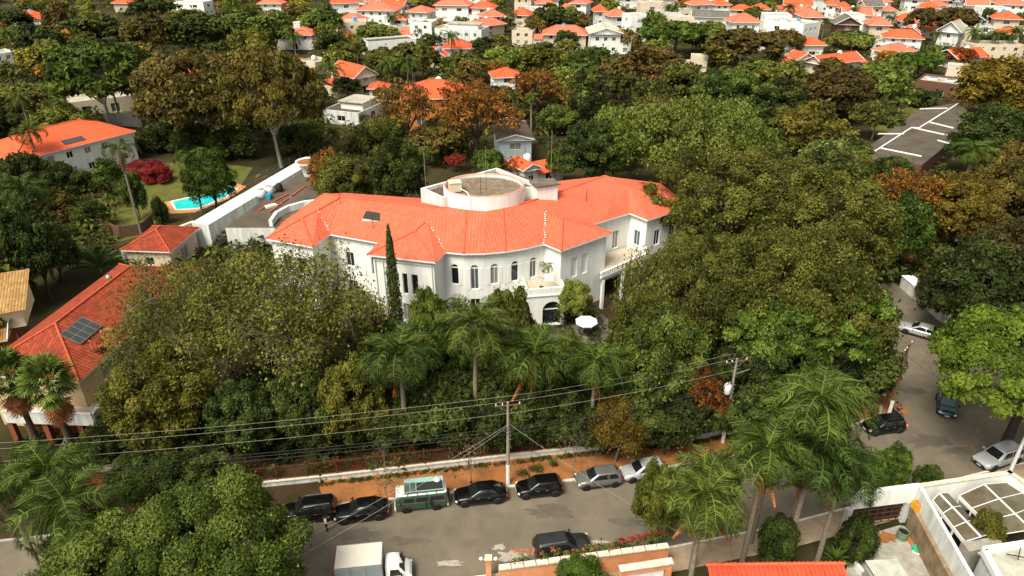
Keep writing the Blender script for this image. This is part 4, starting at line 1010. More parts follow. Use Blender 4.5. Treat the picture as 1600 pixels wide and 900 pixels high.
# ------------------------------------------------------------------ garden fence along the street
def fence():
    T = thing('garden_fence', 'low pale wall with dark iron railings along the mansion garden', 'fence', (0, 50, 0), world=True)
    L = [p for p in FW[1:6]]; L = [(-26, 46.15)] + L
    wb = MB(); cb = MB(); rl = MB(); bars = MB()
    for a, b in zip(L, L[1:]):
        A, B = Vector((*a, .30)), Vector((*b, .30)); wb.bar(A, B, .26, .62); cb.bar(A + Vector((0, 0, .36)), B + Vector((0, 0, .36)), .42, .1)
        for z in (.85, 2.15): rl.bar(A + Vector((0, 0, z - .3)), B + Vector((0, 0, z - .3)), .05, .05)
    wb.build('base_wall', WHITE2, T); cb.build('coping', CAPW, T); rl.build('rail', RUST, T)
    for p, t in along(L, .13): bars.box((p.x, p.y, 1.45), (.022, .022, 1.75), 0)
    tag(bars.build('bars', RUST, T), kind='stuff')
    for p, t in along(L, 2.6):
        pb = MB(); pb.box((p.x, p.y, 1.4), (.09, .09, 2.0), math.atan2(t.y, t.x)); pb.build('post', RUST, T)
    set_org()
fence()
def wall_line(name, label, pts, h, th, m, cap=None, cat='wall', z=0.0):
    P = [Vector((p[0], p[1], 0)) for p in pts]; c = sum(P, Vector()) / len(P); T = thing(name, label, cat, (c.x, c.y, z), world=True)
    wb = MB(); cb = MB()
    for a, b in zip(P, P[1:]):
        t = (b - a).normalized() * th * .5
        wb.bar(a - t + Vector((0, 0, z + h / 2 - .1)), b + t + Vector((0, 0, z + h / 2 - .1)), th, h + .2)
        if cap: cb.bar(a - t * 1.2 + Vector((0, 0, z + h + .045)), b + t * 1.2 + Vector((0, 0, z + h + .045)), th + .12, .09)
    wb.build('wall', m, T)
    if cap: cb.build('coping', cap, T)
    set_org(); return T

# ------------------------------------------------------------------ annex roof left of the mansion, long white wall, pool garden
def annex():
    T = thing('annex', 'flat brown-roofed annex with white parapet left behind the mansion', 'outbuilding', G(430, 310, 0), world=True)
    HOUSES.append(('the brown flat annex roof', G(430, 310, 3), 9, T))
    z = 3.6; P = [G(352, 356, z), G(430, 356, z), G(515, 318, z), G(505, 262, z), G(480, 262, z)]
    mb = MB(); mb.prism([(p.x, p.y) for p in P], -.2, z, 0, 1); mb.build('wall', [WHITE2, FLATROOF], T)
    wb = MB(); a, b = G(330, 350, z), G(484, 247, z); mb = MB()
    q = [G(300, 351, z), G(326, 355, z), G(486, 258, z), G(479, 247, z)]; wb.prism([(p.x, p.y) for p in q], 0, z + .35); wb.build('parapet', WHITE2, T)
    for k in range(9):
        p = G(random.uniform(400, 490), random.uniform(275, 325), z); cb = MB(); s_ = random.uniform(.3, 1.0); cb.box((p.x, p.y, z + s_ * .15), (s_ * random.uniform(1, 2.5), s_, s_ * .3), random.uniform(0, 3)); cb.build('roof_clutter', random.choice((CONC, WOOD, WHITE2, RUST)), T)
    # curved white lip
    pts = [G(x, y, z + .5) for x, y in ((423, 349), (432, 336), (450, 326), (475, 319), (500, 316))]; cb = MB()
    for p, q_ in zip(pts, pts[1:]): cb.bar(p, q_, .5, 1.0)
    cb.build('curved_parapet', WHITE, T)
    for (x0, y0, x1, y1) in ((405, 328, 449, 303), (420, 332, 478, 290)):
        pb = MB(); pb.tube([G(x0, y0, z + .12), G(x1, y1, z + .12)], .1, 6); pb.build('pipe', RIDGE, T)
    set_org()
annex()
for (x, y, r, h, m, lab) in ((409, 307, .85, 1.2, WPLAST, 'round white water tank on the annex roof, left one'), (421, 302, .85, 1.2, WPLAST, 'round white water tank on the annex roof, right one'), (437, 299, .6, 1.3, METAL_D, 'black water drum on the annex roof')):
    t = thing('water_tank', lab, 'tank', G(x, y, 3.6)); mb = MB(); mb.lathe([(r * .82, 0), (r, .15), (r, h * .75), (r * .75, h)], 18); mb.build('body', m, t)
    mb = MB(); mb.lathe([(r * .6, h), (r * .58, h + .1), (r * .2, h + .16)], 14); mb.build('lid', m if m is METAL_D else GREYW, t)
t = thing('barrel', 'small blue drum lying beside the white roof tanks', 'barrel', G(421, 310, 3.6)); mb = MB(); mb.lathe([(.4, -.55), (.44, -.3), (.44, .3), (.4, .55)], 14, (0, 0, .44), axis='y'); mb.build('body', BLUEP, t)
t = thing('planter', 'large flared white concrete planter beside the annex roof', 'planter', G(487, 285, 2.2)); mb = MB(); mb.lathe([(1.1, 0), (1.15, 1.2), (1.35, 2.4), (1.75, 3.3), (2.35, 4.0), (2.2, 4.02), (2.0, 3.8)], 24, capt=False); mb.build('bowl', WHITE2, t); mb = MB(); mb.lathe([(.01, 3.75), (2.05, 3.76)], 24, capt=False); mb.build('soil', SOIL, t)
wall_line('garden_wall', 'narrow white wall running from the cottage to the annex parapet', [G(192, 389, 2.0), G(300, 347, 2.0)], 2.0, .5, WHITE, CAPW)
pl = PXP([(268, 316), (300, 309), (345, 301), (360, 292), (372, 296), (352, 310), (310, 327), (275, 329)])
mb = MB()
pc = sum(pl, Vector()) / len(pl); T = thing('swimming_pool', 'turquoise swimming pool with orange paving on the lawn', 'pool', (pc.x, pc.y, 0), world=True)
rim = [pc + (p - pc) * 1.28 for p in pl]; mb.prism([(p.x, p.y) for p in rim], .0, .12); mb.build('paving', POOLRIM, T)
mb = MB(); mb.face([(p.x, p.y, .124) for p in pl]); mb.build('water', POOLW, T); mb = MB()
for a, b in zip(pl, pl[1:] + pl[:1]): mb.bar((*a.xy, .14), (*b.xy, .14), .35, .08)
mb.build('edge', FRAME, T); set_org()
for k, (pts, h) in enumerate((([(190, 372), (225, 366), (240, 352)], 1.9), ([(110, 350), (145, 352), (190, 372)], 1.9))):
    c = [G(x, y, 0) for x, y in pts]; wall_line('board_fence', ('dark board fence below the lawn, right run by the pool', 'dark board fence below the lawn, left run towards the palms')[k], c, h, .12, WOOD if k == 0 else BROWNW, None, 'fence')
wall_line('garden_wall', 'pale grey street wall behind the spreading tree, upper left', [G(168, 196), G(222, 198)], 3.0, .25, GREYW)
wall_line('garden_wall', 'white wall topped with round posts beyond the crossing', [G(1418, 452), G(1475, 500), G(1600, 585)], 1.6, 1.5, WHITE2, WHITE)
wall_line('garden_wall', 'short dark boundary wall beside the red ground, right', [G(1450, 395), G(1475, 420)], 1.2, .4, GREYW)
# wire fence with posts along the pool garden
T = thing('wire_fence', 'thin wire fence on posts between pool garden and annex', 'fence', G(430, 270), world=True); pts = [(300, 352), (360, 312), (420, 282), (470, 254), (500, 236)]
for a, b in zip(pts, pts[1:]):
    A, B = G(*a), G(*b); n = max(1, int((B - A).length / 3))
    for i in range(n):
        p = A.lerp(B, i / n); mb = MB(); mb.tube([(p.x, p.y, 0), (p.x, p.y, 2.2)], .05, 5); mb.build('post', METAL, T)
    mb = MB()
    for z in (1.2, 1.7, 2.15): mb.tube([(*A.xy, z), (*B.xy, z)], .025, 4)
    mb.build('wire', METAL, T)
set_org()

# ------------------------------------------------------------------ the house with red roof and balcony, lower left
def left_house():
    def extra(T, a, b, dr, bk, L, d, ze, Rf):
        # solar panel on the street-side slope, tilted with it
        sl = math.atan2(2.7, d / 2); up = (bk * math.cos(sl) + Vector((0, 0, math.sin(sl)))); nrm = dr.cross(up).normalized()
        o0 = a + dr * 4.2 + up * 2.7 + nrm * (.18 if nrm.z > 0 else -.18)
        for i in range(4):
            for j in range(2):
                m = MB(); q = o0 + dr * (i * .85) + up * (j * 1.05); m.face([q, q + dr * .80, q + dr * .80 + up * 1.0, q + up * 1.0]); m.build('solar_panel', SOLAR, Rf)
        m = MB()
        for i in range(5): m.bar(o0 + dr * (i * .85 - .025), o0 + dr * (i * .85 - .025) + up * 2.06, .045, .04)
        for j in range(3): m.bar(o0 + up * (j * 1.05 - .025), o0 + up * (j * 1.05 - .025) + dr * 3.4, .045, .04)
        m.build('panel_frame', METAL, Rf)
        # little dormer
        q = a + dr * 4.6 + up * 1.3 + Vector((0, 0, .35)); m = MB(); m.roof([q + Vector((-.1, -.9, .1)), q + Vector((1.5, 0, .0)) , q + Vector((-.6, 0, .7))]); m.roof([q + Vector((-.1, .9, .1)), q + Vector((1.5, 0, .0)), q + Vector((-.6, 0, .7))]); m.build('dormer', ROOF_RED, Rf)
        # roof lamp dome and vents
        m = MB(); m.lathe([(.35, 0), (.35, .2), (.2, .38), (.02, .45)], 12, a + bk * (d * .62) + dr * 16 + Vector((0, 0, 2.2))); m.build('roof_vent', METAL, Rf)
    T = house('large beige house with red tiled hip roof and rooftop solar panel, left', 'the red-roofed house', Vector((-40.4, 53.6, 6.5)), Vector((-37.8, 77, 6.5)), 6.5, 11, 'hip', 2.7, ROOF_RED, BEIGE, floors=2, extra=extra)
    set_org(T.location)
    # balcony parapet round the street front
    c0, c1, c2, c3 = G(10, 655, 3.2), G(148, 660, 3.2), G(168, 637, 3.2), G(168, 637, 3.2) + Vector((.3, 4, 0)); mb = MB()
    pts = [(*c0.xy, 3.5), (*c1.xy, 3.5), (*c2.xy, 3.5), (*c3.xy, 3.5)]
    for p, q in zip(pts, pts[1:]): mb.bar(p, q, .22, 1.3); mb.bar((p[0], p[1], 4.2), (q[0], q[1], 4.2), .32, .1)
    bal = mb.build('balcony', WHITE2, T); mb = MB(); mb.face([(*c0.xy, 3.0), (*c1.xy, 3.0), (*c2.xy, 3.0), (*c3.xy, 3.0), (-51, 58, 3.0)]); mb.build('balcony_floor', TERRACE, bal)
    for k in range(6):
        p = Vector(c0).lerp(c1, k / 5) + Vector((0, .35, 0)); mb = MB(); mb.box((p.x, p.y, 1.45), (.5, .5, 2.9)); mb.build('brick_pillar', BRICK, T)
    mb = MB(); p, q = Vector(c0) + Vector((0, 2.2, 0)), Vector(c1) + Vector((-.3, 2.2, 0)); mb.bar((*p.xy, 1.45), (*q.xy, 1.45), .2, 2.9); mb.build('brick_wall', BRICK, T)
    set_org()
left_house()
def tan_extra(T, a, b, dr, bk, L, d, ze, Rf):
    q = [a + dr * 1 + bk * 2.5, b + dr * 1.5 + bk * 2.5, b + dr * 1.5 + bk * 9, a + dr * 1 + bk * 9]; mb = MB()
    for i in range(4): u, v = q[i], q[(i + 1) % 4]; mb.face([(*u.xy, ze), (*v.xy, ze), (*v.xy, ze + 2.3), (*u.xy, ze + 2.3)])
    up = mb.build('upper_storey', CREAM, T); mb = MB(); mb.roof([(*(q[0] - dr * .6 - bk * .7).xy, ze + 2.3), (*(q[1] + dr * .6 - bk * .7).xy, ze + 2.3), (*(q[2] + dr * .6).xy, ze + 4), (*(q[3] - dr * .6).xy, ze + 4)]); mb.build('upper_roof', ROOF_TAN, up)
house('brick house with two brown tiled roofs at left edge of view', 'the brown-tiled house', Vector((-66, 58.5, 4.6)), Vector((-54.2, 63.8, 4.6)), 4.6, 9, 'gable', 1.6, ROOF_TAN, BRICK, extra=tan_extra)
t = thing('water_tank', 'stack of ribbed white tank rings at far left above brown roof', 'tank', G(8, 470, 0)); mb = MB()
prof = []
for k in range(9): prof += [(.95, 4.2 + k * .28), (1.02, 4.3 + k * .28), (.95, 4.42 + k * .28)]
mb.lathe(prof + [(.5, 7.0), (.05, 7.05)], 20); mb.build('body', WPLAST, t); mb = MB(); mb.box((0, 0, 2.1), (2.6, 2.6, 4.2)); mb.build('stand', WHITE2, t)
house('small cottage with red tiled hip roof beside the long white wall', 'the small red-roofed cottage', (187, 391), (266, 394), 3.4, 8.5, 'hip', 1.7, ROOF_RED, CREAM, over=.5)
wall_line('garden_wall', 'old brick gate pier with flat cap at the lower-left driveway', [G(146, 762), G(190, 757)], 2.0, .7, BRICK, CONC_DARK)
sheet('driveway', PXP([(120, 800), (155, 762), (178, 690), (222, 690), (192, 762), (170, 800)]), .05, REDPATH)
wall_line('garden_wall', 'sloping driveway wall with pale rail beside brick pier', [G(154, 756), G(178, 690)], 1.0, .2, BROWNW, CONC)
t = thing('ladder', 'grey aluminium ladder leaning among plants by the brick house', 'ladder', G(108, 720)); mb = MB(); mb.tube([(-1.0, 0, .3), (.6, .4, 3.2)], .07, 6); mb.build('rail', METAL, t); mb = MB(); mb.tube([(-.6, -.3, .3), (1.0, .1, 3.2)], .07, 6); mb.build('rail', METAL, t)
for k in range(8):
    mb = MB(); f_ = (k + .5) / 8; mb.tube([(-1.0 + 1.6 * f_, .4 * f_, .3 + 2.9 * f_), (-.6 + 1.6 * f_, -.3 + .4 * f_, .3 + 2.9 * f_)], .04, 5); mb.build('rung', METAL, t)

# ------------------------------------------------------------------ near-side walls, garage, yard and panel roofs (lower right)
T = thing('street_wall', 'peach street wall with worn white coping at the bottom edge', 'wall', (6, 37.4, 0), world=True)
mb = MB(); mb.bar((-1.0, 36.2, 1.05), (12.1, 38.3, 1.05), .3, 2.1); mb.build('wall', PEACH, T)
a_, b_ = Vector((-1.0, 36.2, 2.16)), Vector((12.1, 38.3, 2.16))
for k in range(14):
    mb = MB(); p, q = a_.lerp(b_, k / 14 + .003), a_.lerp(b_, (k + 1) / 14 - .003); dz = Vector((0, 0, random.uniform(-.015, .015))); mb.bar(p + dz, q + dz, .5, .12); mb.build('coping_stone', KERB, T)
set_org()
T = thing('garage', 'peach garage front with white panel door, bottom edge of view', 'garage', (10, 35.5, 0), world=True)
a_, b_ = G(970, 890, 2.6), G(1049, 878, 2.6); d = (b_ - a_).normalized(); bk = Vector((-d.y, d.x, 0)); L = (b_ - a_).length
mb = MB(); mb.bar(a_ + Vector((0, 0, -.2)), b_ + Vector((0, 0, -.2)), .45, .5); mb.build('beam', PEACH, T); mb = MB(); mb.bar(a_ + Vector((0, 0, .1)) - d * .1, b_ + Vector((0, 0, .1)) + d * .1, .6, .1); mb.build('coping', KERB, T)
for p in (a_ + d * .2, b_ - d * .2): mb = MB(); mb.box((p.x, p.y, 1.05), (.45, .45, 2.2), math.atan2(d.y, d.x)); mb.build('pillar', PEACH, T)
for i in range(3):
    for j in range(3):
        mb = MB(); u = .5 + (L - 1.0) * i / 3; w = (L - 1.0) / 3 - .03; p = a_ + d * (u + w / 2); mb.box((p.x - bk.x * .05, p.y - bk.y * .05, .35 + j * .72), (w, .05, .69), math.atan2(d.y, d.x)); mb.build('door_panel', FRAME, T)
set_org()
t = thing('gate_pillar', 'peach gate pillar carrying two white globe lamps, bottom centre', 'pillar', G(763, 872, 2.4) - Vector((0, 0, 2.4))); mb = MB(); mb.box((0, 0, 1.2), (.42, .42, 2.4)); mb.build('shaft', PEACH, t); mb = MB(); mb.box((0, 0, 2.44), (.54, .54, .1)); mb.build('cap', CREAM, t)
for s in (-1, 1):
    mb = MB(); mb.tube([(s * .2, 0, 2.2), (s * .5, 0, 2.25)], .03, 5); mb.lathe([(.02, 0), (.13, .06), (.16, .16), (.1, .26), (.01, .3)], 12, (s * .55, 0, 2.2)); mb.build('globe_lamp', WPLAST, t)
# corrugated red roof at the bottom edge: real ribs
T = thing('red_shed', 'low shed with bright red corrugated roof at the bottom edge', 'shed', (19, 33, 0), world=True)
a_, b_ = G(1105, 884, 3.6), G(1318, 882, 3.6); mb = MB(); n = 30; d = (b_ - a_) / n
for i in range(n):
    for k, (z0, z1) in enumerate(((0, .2), (.2, .2), (.2, 0), (0, 0))):
        p = a_ + d * (i + k / 4); q = a_ + d * (i + (k + 1) / 4); f_ = Vector((0, -5.5, -1.1)); mb.face([p + f_ + Vector((0, 0, z0)), q + f_ + Vector((0, 0, z1)), q + Vector((0, 0, z1)), p + Vector((0, 0, z0))])
        if k < 4: f2 = Vector((0, .25, -.1)); mb.face([p + Vector((0, 0, z0)), q + Vector((0, 0, z1)), q + f2 + Vector((0, 0, z1)), p + f2 + Vector((0, 0, z0))])
mb.build('roof', CORR, T); mb = MB(); mb.tube([a_ + Vector((-.1, 0, .1)), b_ + Vector((.1, 0, .1))], .14, 6); mb.build('ridge_cap', RIDGE, T)
mb = MB(); mb.prism([(a_.x + .3, a_.y - 5), (b_.x - .3, b_.y - 5), (b_.x - .3, b_.y - .1), (a_.x + .3, a_.y - .1)], -.1, 2.35); mb.build('wall', PEACH, T); set_org()
sheet('yard_floor', PXP([(1318, 905), (1335, 842), (1405, 822), (1445, 830), (1530, 930), (1400, 960)]), .10, CONC)
sheet('yard_soil', PXP([(1405, 832), (1425, 826), (1500, 915), (1480, 925)]), .104, SOIL); blotch('yard_stain', 1385, 840, 1.3, .7, SOIL, 77, .106)
K0, K1, K2 = Vector((27.6, 42.0, 0)), Vector((33.3, 42.9, 0)), Vector((32.4, 33.0, 0)); K3, K4 = Vector((41.9, 44.7, 0)), Vector((44.6, 38.5, 0))
T = thing('yard_gate', 'rusty grid gate under a white wall beam at the yard entrance', 'gate', (30, 42.4, 0), world=True)
mb = MB(); mb.bar(K0 + Vector((0, 0, 3.15)), K1 + Vector((0, 0, 3.15)), .35, 1.75); mb.build('beam', WHITE, T)
for p in (K0, K1 - Vector((.5, .1, 0))): mb = MB(); mb.box((p.x, p.y, 1.1), (.45, .4, 2.3), .15); mb.build('pillar', WHITE2, T)
for k in range(9): p = K0.lerp(K1 - Vector((.4, 0, 0)), k / 8); mb = MB(); mb.bar((*p.xy, .1), (*p.xy, 2.25), .09 if k % 4 == 0 else .05, .05); mb.build('bar', RUST, T)
for k in range(5): z = .15 + k * .52; mb = MB(); mb.bar((*K0.xy, z), (*(K1 - Vector((.4, 0, 0))).xy, z), .05, .05); mb.build('rail', RUST, T)
mb = MB(); mb.bar(K0 + Vector((.1, .25, 1.1)), K1 + Vector((-.5, .25, 1.1)), .04, 2.2); mb.build('backing', METAL_D, T)
set_org()
wall_line('dividing_wall', 'white dividing wall between the yard and the panel-roofed building', [K1 - Vector((0, .4, 0)), K2], 3.95, .28, WHITE2, None)
wall_line('low_wall', 'stained low concrete wall along the yard, lower right', [K1 + Vector((-.42, -1.0, 0)), K2 + Vector((-.42, 0, 0))], 2.3, .3, mat('stained_wall', (.30, .22, .13), .9, var=.6, scale=.9, col2=(.10, .07, .04)), None)
wall_line('street_wall', 'white street wall behind the panel roofs, right corner', [K1 + Vector((.25, .25, 0)), K3, K4], 3.6, .3, WHITE, KERB)
wall_line('garden_wall', 'white sloping kerb wall at the yard floor edge', [G(1330, 870, .5), G(1348, 893, .5)], .6, .25, WHITE2, None)
def panel_roof(label, ridge, left, right, n):
    T = thing('panel_roof', label, 'roof', (ridge[0] + ridge[1]) / 2 - Vector((0, 0, 3)), world=True); W_ = MB()
    for i in range(n):
        t0, t1 = i / n + .004, (i + 1) / n - .004
        for e in (left, right):
            if e is None: continue
            mb = MB(); q = [ridge[0].lerp(ridge[1], t0), ridge[0].lerp(ridge[1], t1), e[0].lerp(e[1], t1), e[0].lerp(e[1], t0)]; mb.roof(q); o = mb.build('panel', PANEL, T)
    mb = MB(); mb.bar(ridge[0], ridge[1], .12, .1)
    for i in range(n + 1):
        r_ = ridge[0].lerp(ridge[1], i / n)
        for e in (left, right):
            if e: mb.bar(r_ + Vector((0, 0, .03)), e[0].lerp(e[1], i / n) + Vector((0, 0, .03)), .05, .05)
    mb.build('frame', FRAME, T)
    mb = MB()
    for i in range(n + 1):
        for e in (left, right):
            if e: p = e[0].lerp(e[1], i / n); mb.bar((p.x, p.y, 0), (p.x, p.y, p.z), .1, .1)
    mb.build('posts', FRAME, T)
    if left:
        mb = MB(); mb.bar(left[0] - Vector((0, 0, .2)), left[1] - Vector((0, 0, .2)), .1, .35); mb.build('gutter', FRAME, T)
    set_org()
panel_roof('narrow glazed panel roof with white ridge beside the dividing wall', (G(1468, 771, 3.4), G(1533, 839, 3.4)), (G(1458, 781, 2.8), G(1509, 846, 2.8)), (G(1481, 770, 2.9), G(1543, 836, 2.9)), 3)
panel_roof('wide stained panel roof with white frame at the right edge', (G(1538, 757, 3.7), G(1612, 828, 3.7)), (G(1500, 774, 2.9), G(1562, 836, 2.9)), (G(1572, 754, 3.0), G(1650, 806, 3.0)), 3)
T = thing('pale_shed', 'pale corrugated shed roof inside the yard, bottom edge', 'shed', (26.5, 34, 0), world=True); a_, b_ = G(1352, 876, 2.2), G(1402, 873, 2.2); n = 14; d = (b_ - a_) / n; mb = MB()
for i in range(n):
    for k, (z0, z1) in enumerate(((0, .05), (.05, 0))):
        p = a_ + d * (i + k / 2); q = a_ + d * (i + (k + 1) / 2); f_ = Vector((.6, -5, -.5)); mb.face([p + f_ + Vector((0, 0, z0)), q + f_ + Vector((0, 0, z1)), q + Vector((0, 0, z1)), p + Vector((0, 0, z0))])
mb.build('roof', CORR_W, T); mb = MB(); mb.prism([(a_.x + .5, a_.y - 4.6), (b_.x + .4, b_.y - 4.6), (b_.x - .1, b_.y - .15), (a_.x + .1, a_.y - .15)], -.1, 1.6); mb.build('wall', GREYW, T); set_org()
T = thing('workshop', 'white-framed building with ribbed pale roof, bottom right corner', 'building', (37, 35, 0), world=True)
zz = 3.9; q = [G(1536, 862, zz), G(1640, 846, zz), G(1660, 930, zz), G(1575, 935, zz)]; mb = MB()
for a_, b_ in zip(q, q[1:] + q[:1]): mb.bar(a_ + Vector((0, 0, .1)), b_ + Vector((0, 0, .1)), .4, .5)
mb.build('parapet', FRAME, T); mb = MB(); n = 26
for i in range(n):
    t0, tm, t1 = i / n, (i + .5) / n, (i + 1) / n; P0, Pm, P1 = q[0].lerp(q[3], t0), q[0].lerp(q[3], tm), q[0].lerp(q[3], t1); Q0, Qm, Q1 = q[1].lerp(q[2], t0), q[1].lerp(q[2], tm), q[1].lerp(q[2], t1); u = Vector((0, 0, -.25)); w = Vector((0, 0, -.12))
    mb.face([P0 + u, Pm + w, Qm + w, Q0 + u]); mb.face([Pm + w, P1 + u, Q1 + u, Qm + w])
mb.build('roof', CORR_W, T); mb = MB(); mb.prism([(p.x, p.y) for p in q][::-1], -.1, zz - .4); mb.build('wall', WHITE2, T)
q = [G(1502, 846, 2.9), G(1560, 838, 2.9), G(1568, 851, 2.9), G(1515, 862, 2.9)]; mb = MB(); mb.prism([(p.x, p.y) for p in q][::-1], 0, 2.9); mb.build('flat_roof', CONC, T)
mb = MB(); p = G(1590, 866, 4.2); mb.bar(p + Vector((-.8, 0, 0)), p + Vector((.8, -.6, .2)), .06, .06); mb.bar(p + Vector((-.3, -.5, 0)), p + Vector((.3, .3, .3)), .06, .06); mb.build('bracket', METAL_D, T)
mb = MB(); mb.bar(G(1531, 863, 3.4), G(1548, 880, 3.4), .35, .12); mb.build('tube_light', FRAME, T); set_org()
t = thing('barrel', 'pale green metal drum standing by the yard gate', 'barrel', G(1408, 842)); mb = MB(); mb.lathe([(.42, 0), (.44, .05), (.42, .12), (.42, .4), (.44, .45), (.42, .5), (.42, .82), (.44, .9), (.40, .92), (.38, .8)], 20, capt=False); mb.build('drum', mat('drum_green', (.16, .22, .13), .6, var=.4, scale=4), t); mb = MB(); mb.lathe([(.01, .78), (.39, .79)], 20, capt=False); mb.build('inside', DARK, t)
t = thing('plastic_basin', 'two bright green plastic basins by the stained wall', 'basin', G(1434, 856), .9)
for s in (-.45, .45): mb = MB(); mb.lathe([(.28, .1), (.36, .3), (.42, .34), (.40, .30), (.26, .14)], 14, (s, 0, 0)); mb.build('basin', GREENP, t)
mb = MB(); mb.box((0, 0, .06), (1.7, .55, .12)); mb.build('board', FRAME, t)
t = thing('crate', 'yellow wooden box on the wall corner by the gate', 'box', K1 + Vector((-.35, -1.0, 2.3)), .2); mb = MB()
for s in (-.3, .3): mb.box((0, s, .35), (.5, .06, .7))
for s in (-.25, .25): mb.box((s, 0, .35), (.06, .66, .7))
mb.build('sides', YELLOW, t); mb = MB(); mb.box((0, 0, .05), (.5, .6, .06)); mb.build('bottom', YELLOW, t)

# ------------------------------------------------------------------ utility poles and lines
def utility_pole(label, px, by, h, white=2.4, cross=True, xf=False, rz=0.15, lean=(0, 0), name='utility_pole', m=POLE, street=False):
    p = G(px, by); p.z = 0; T = thing(name, label, 'pole', p, rz); mb = MB(); n = 10
    mb.tube([(lean[0] * t * h, lean[1] * t * h, t * h) for t in [k / n for k in range(n + 1)]], [.19 - .09 * k / n for k in range(n + 1)], 9); mb.build('shaft', m, T)
    if white: mb = MB(); mb.tube([(0, 0, 0.02), (lean[0] * white, lean[1] * white, white)], [.196, .19], 10); mb.build('painted_foot', POLE_W, T)
    top = Vector((lean[0] * h, lean[1] * h, h))
    if cross:
        mb = MB(); mb.bar(top + Vector((-1.1, 0, -.35)), top + Vector((1.1, 0, -.35)), .1, .12); ca = mb.build('crossarm', WOOD, T)
        for s in (-1, -.45, 1):
            mb = MB(); mb.lathe([(.03, 0), (.07, .04), (.04, .08), (.07, .12), (.04, .16), (.02, .2)], 8, top + Vector((s, 0, -.28))); mb.build('insulator', WPLAST, ca)
        mb = MB(); mb.bar(top + Vector((-.8, 0, -.4)), top + Vector((0, .1, -1.1)), .04, .04); mb.bar(top + Vector((.8, 0, -.4)), top + Vector((0, .1, -1.1)), .04, .04); mb.build('brace', METAL, T)
        mb = MB()
        for k in range(4): mb.box(top * (.70 - .045 * k) + Vector((.14, 0, 0)), (.22, .1, .12))
        mb.build('bracket', METAL, T)
    if xf:
        mb = MB(); mb.lathe([(.30, 0), (.34, .05), (.34, .85), (.28, .95), (.1, 1.0)], 14, top * .62 + Vector((-.5, -.05, 0))); xo = mb.build('transformer', WPLAST, T)
        for s in (-.12, .12): mb = MB(); mb.lathe([(.03, 0), (.06, .06), (.03, .12), (.06, .18), (.02, .26)], 7, top * .62 + Vector((-.5 + s, -.05, .98))); mb.build('bushing', POLE_W, xo)
        mb = MB(); mb.bar(top * .82 + Vector((-.2, 0, 0)), top * .82 + Vector((1.6, .1, .25)), .07, .07); mb.build('lamp_arm', METAL, T)
    return T, T.location + top
P1, t1 = utility_pole('concrete utility pole with white foot beside the black cars', 794, 757, 9.2)
P2, t2 = utility_pole('utility pole with white transformer drum and street-lamp arm', 1129, 692, 9.8, 1.6, xf=True, rz=.25, lean=(-.01, 0))
P3, t3 = utility_pole('dark leaning utility pole with white foot at the crossing corner', 1388, 650, 8.6, 2.0, rz=.8, m=WOOD, lean=(.0, .02))
P4, t4 = utility_pole('white concrete pole at the corner of the right street wall', 1570, 755, 7.5, 0, cross=False, m=POLE_W)
def wire(pts_pairs, label, sag, r=.018, m=WIRE, name='power_line', group=None):
    a, b = pts_pairs; P = []
    for i in range(17):
        t = i / 16; p = a.lerp(b, t); p.z -= sag * 4 * t * (1 - t); P.append(p)
    c = (a + b) / 2; c.z = 0; set_org(c); mb = MB(); mb.tube(P, r, 4, cap=False); o = mb.build(name, m); tag(o, label, 'cable', group); set_org(); return o
LP = Vector((-62, 40.2, 8.6)); RP = Vector((58, 74, 8.8))
lv = [(-1, .0), (-.45, .02), (1, .0)]
for k, (s, z) in enumerate(lv):
    nm = ('front', 'middle', 'rear')[k]; off = Vector((s * .15, -s * .9, -.1 - .18 * k))
    wire((LP + off, t1 + off), 'overhead power line left of the centre pole, %s wire' % nm, .9, .014)
    wire((t1 + off, t2 + off), 'overhead power line between the two street poles, %s wire' % nm, .35, .014)
    wire((t2 + off, t3 + Vector((0, 0, -.2 - .2 * k))), 'dark power line between transformer pole and corner pole, %s wire' % nm, .5, .014, WIRE_D)
for k, z in enumerate((2.6, 2.9, 3.3)):
    nm = ('upper', 'middle', 'lower')[k]; dz = Vector((0, -.15, -z))
    wire((LP + dz, t1 + dz), 'low dark telephone cable left of the centre pole, %s' % nm, .7, .028, WIRE_D, 'telephone_cable'); wire((t1 + dz, t2 + dz), 'low dark telephone cable between the street poles, %s' % nm, .4, .028, WIRE_D, 'telephone_cable')
wire((t1 + Vector((0, 0, -2.4)), Vector((-19.5, 34.5, 3.8))), 'pale service wire crossing the street towards the big green tree, upper', .5, .018)
wire((t1 + Vector((0, 0, -2.6)), Vector((-19.0, 34.0, 3.0))), 'pale service wire crossing the street towards the big green tree, lower', .6, .018)
wire((t1 + Vector((0, 0, -2.2)), Vector((13, 38.5, 3.2))), 'thin service wire from centre pole to the peach garage', .4, .014)
wire((t3 + Vector((0, 0, -1.4)), Vector((46, 50, 5))), 'dark wire drooping over the crossing from the corner pole', .6, .014, WIRE_D)
t = thing('street_sign', 'small green street sign on a white post by the verge', 'sign', G(1213, 672)); mb = MB(); mb.tube([(0, 0, 0), (0, 0, 2.6)], .04, 6); mb.build('post', POLE_W, t); mb = MB(); mb.box((-.3, 0, 2.2), (.6, .04, .3)); mb.box((0, .05, 2.45), (.04, .7, .25)); mb.build('plate', mat('sign_green', (.03, .24, .18), .5), t)
t = thing('street_sign', 'bare thin sign post on the near pavement beside parked SUV', 'sign', G(938, 862)); mb = MB(); mb.tube([(0, 0, 0), (0, 0, 1.6)], .03, 6); mb.build('post', METAL, t); mb = MB(); mb.box((0, -.03, 1.5), (.28, .02, .28), 0); mb.build('plate', METAL, t)

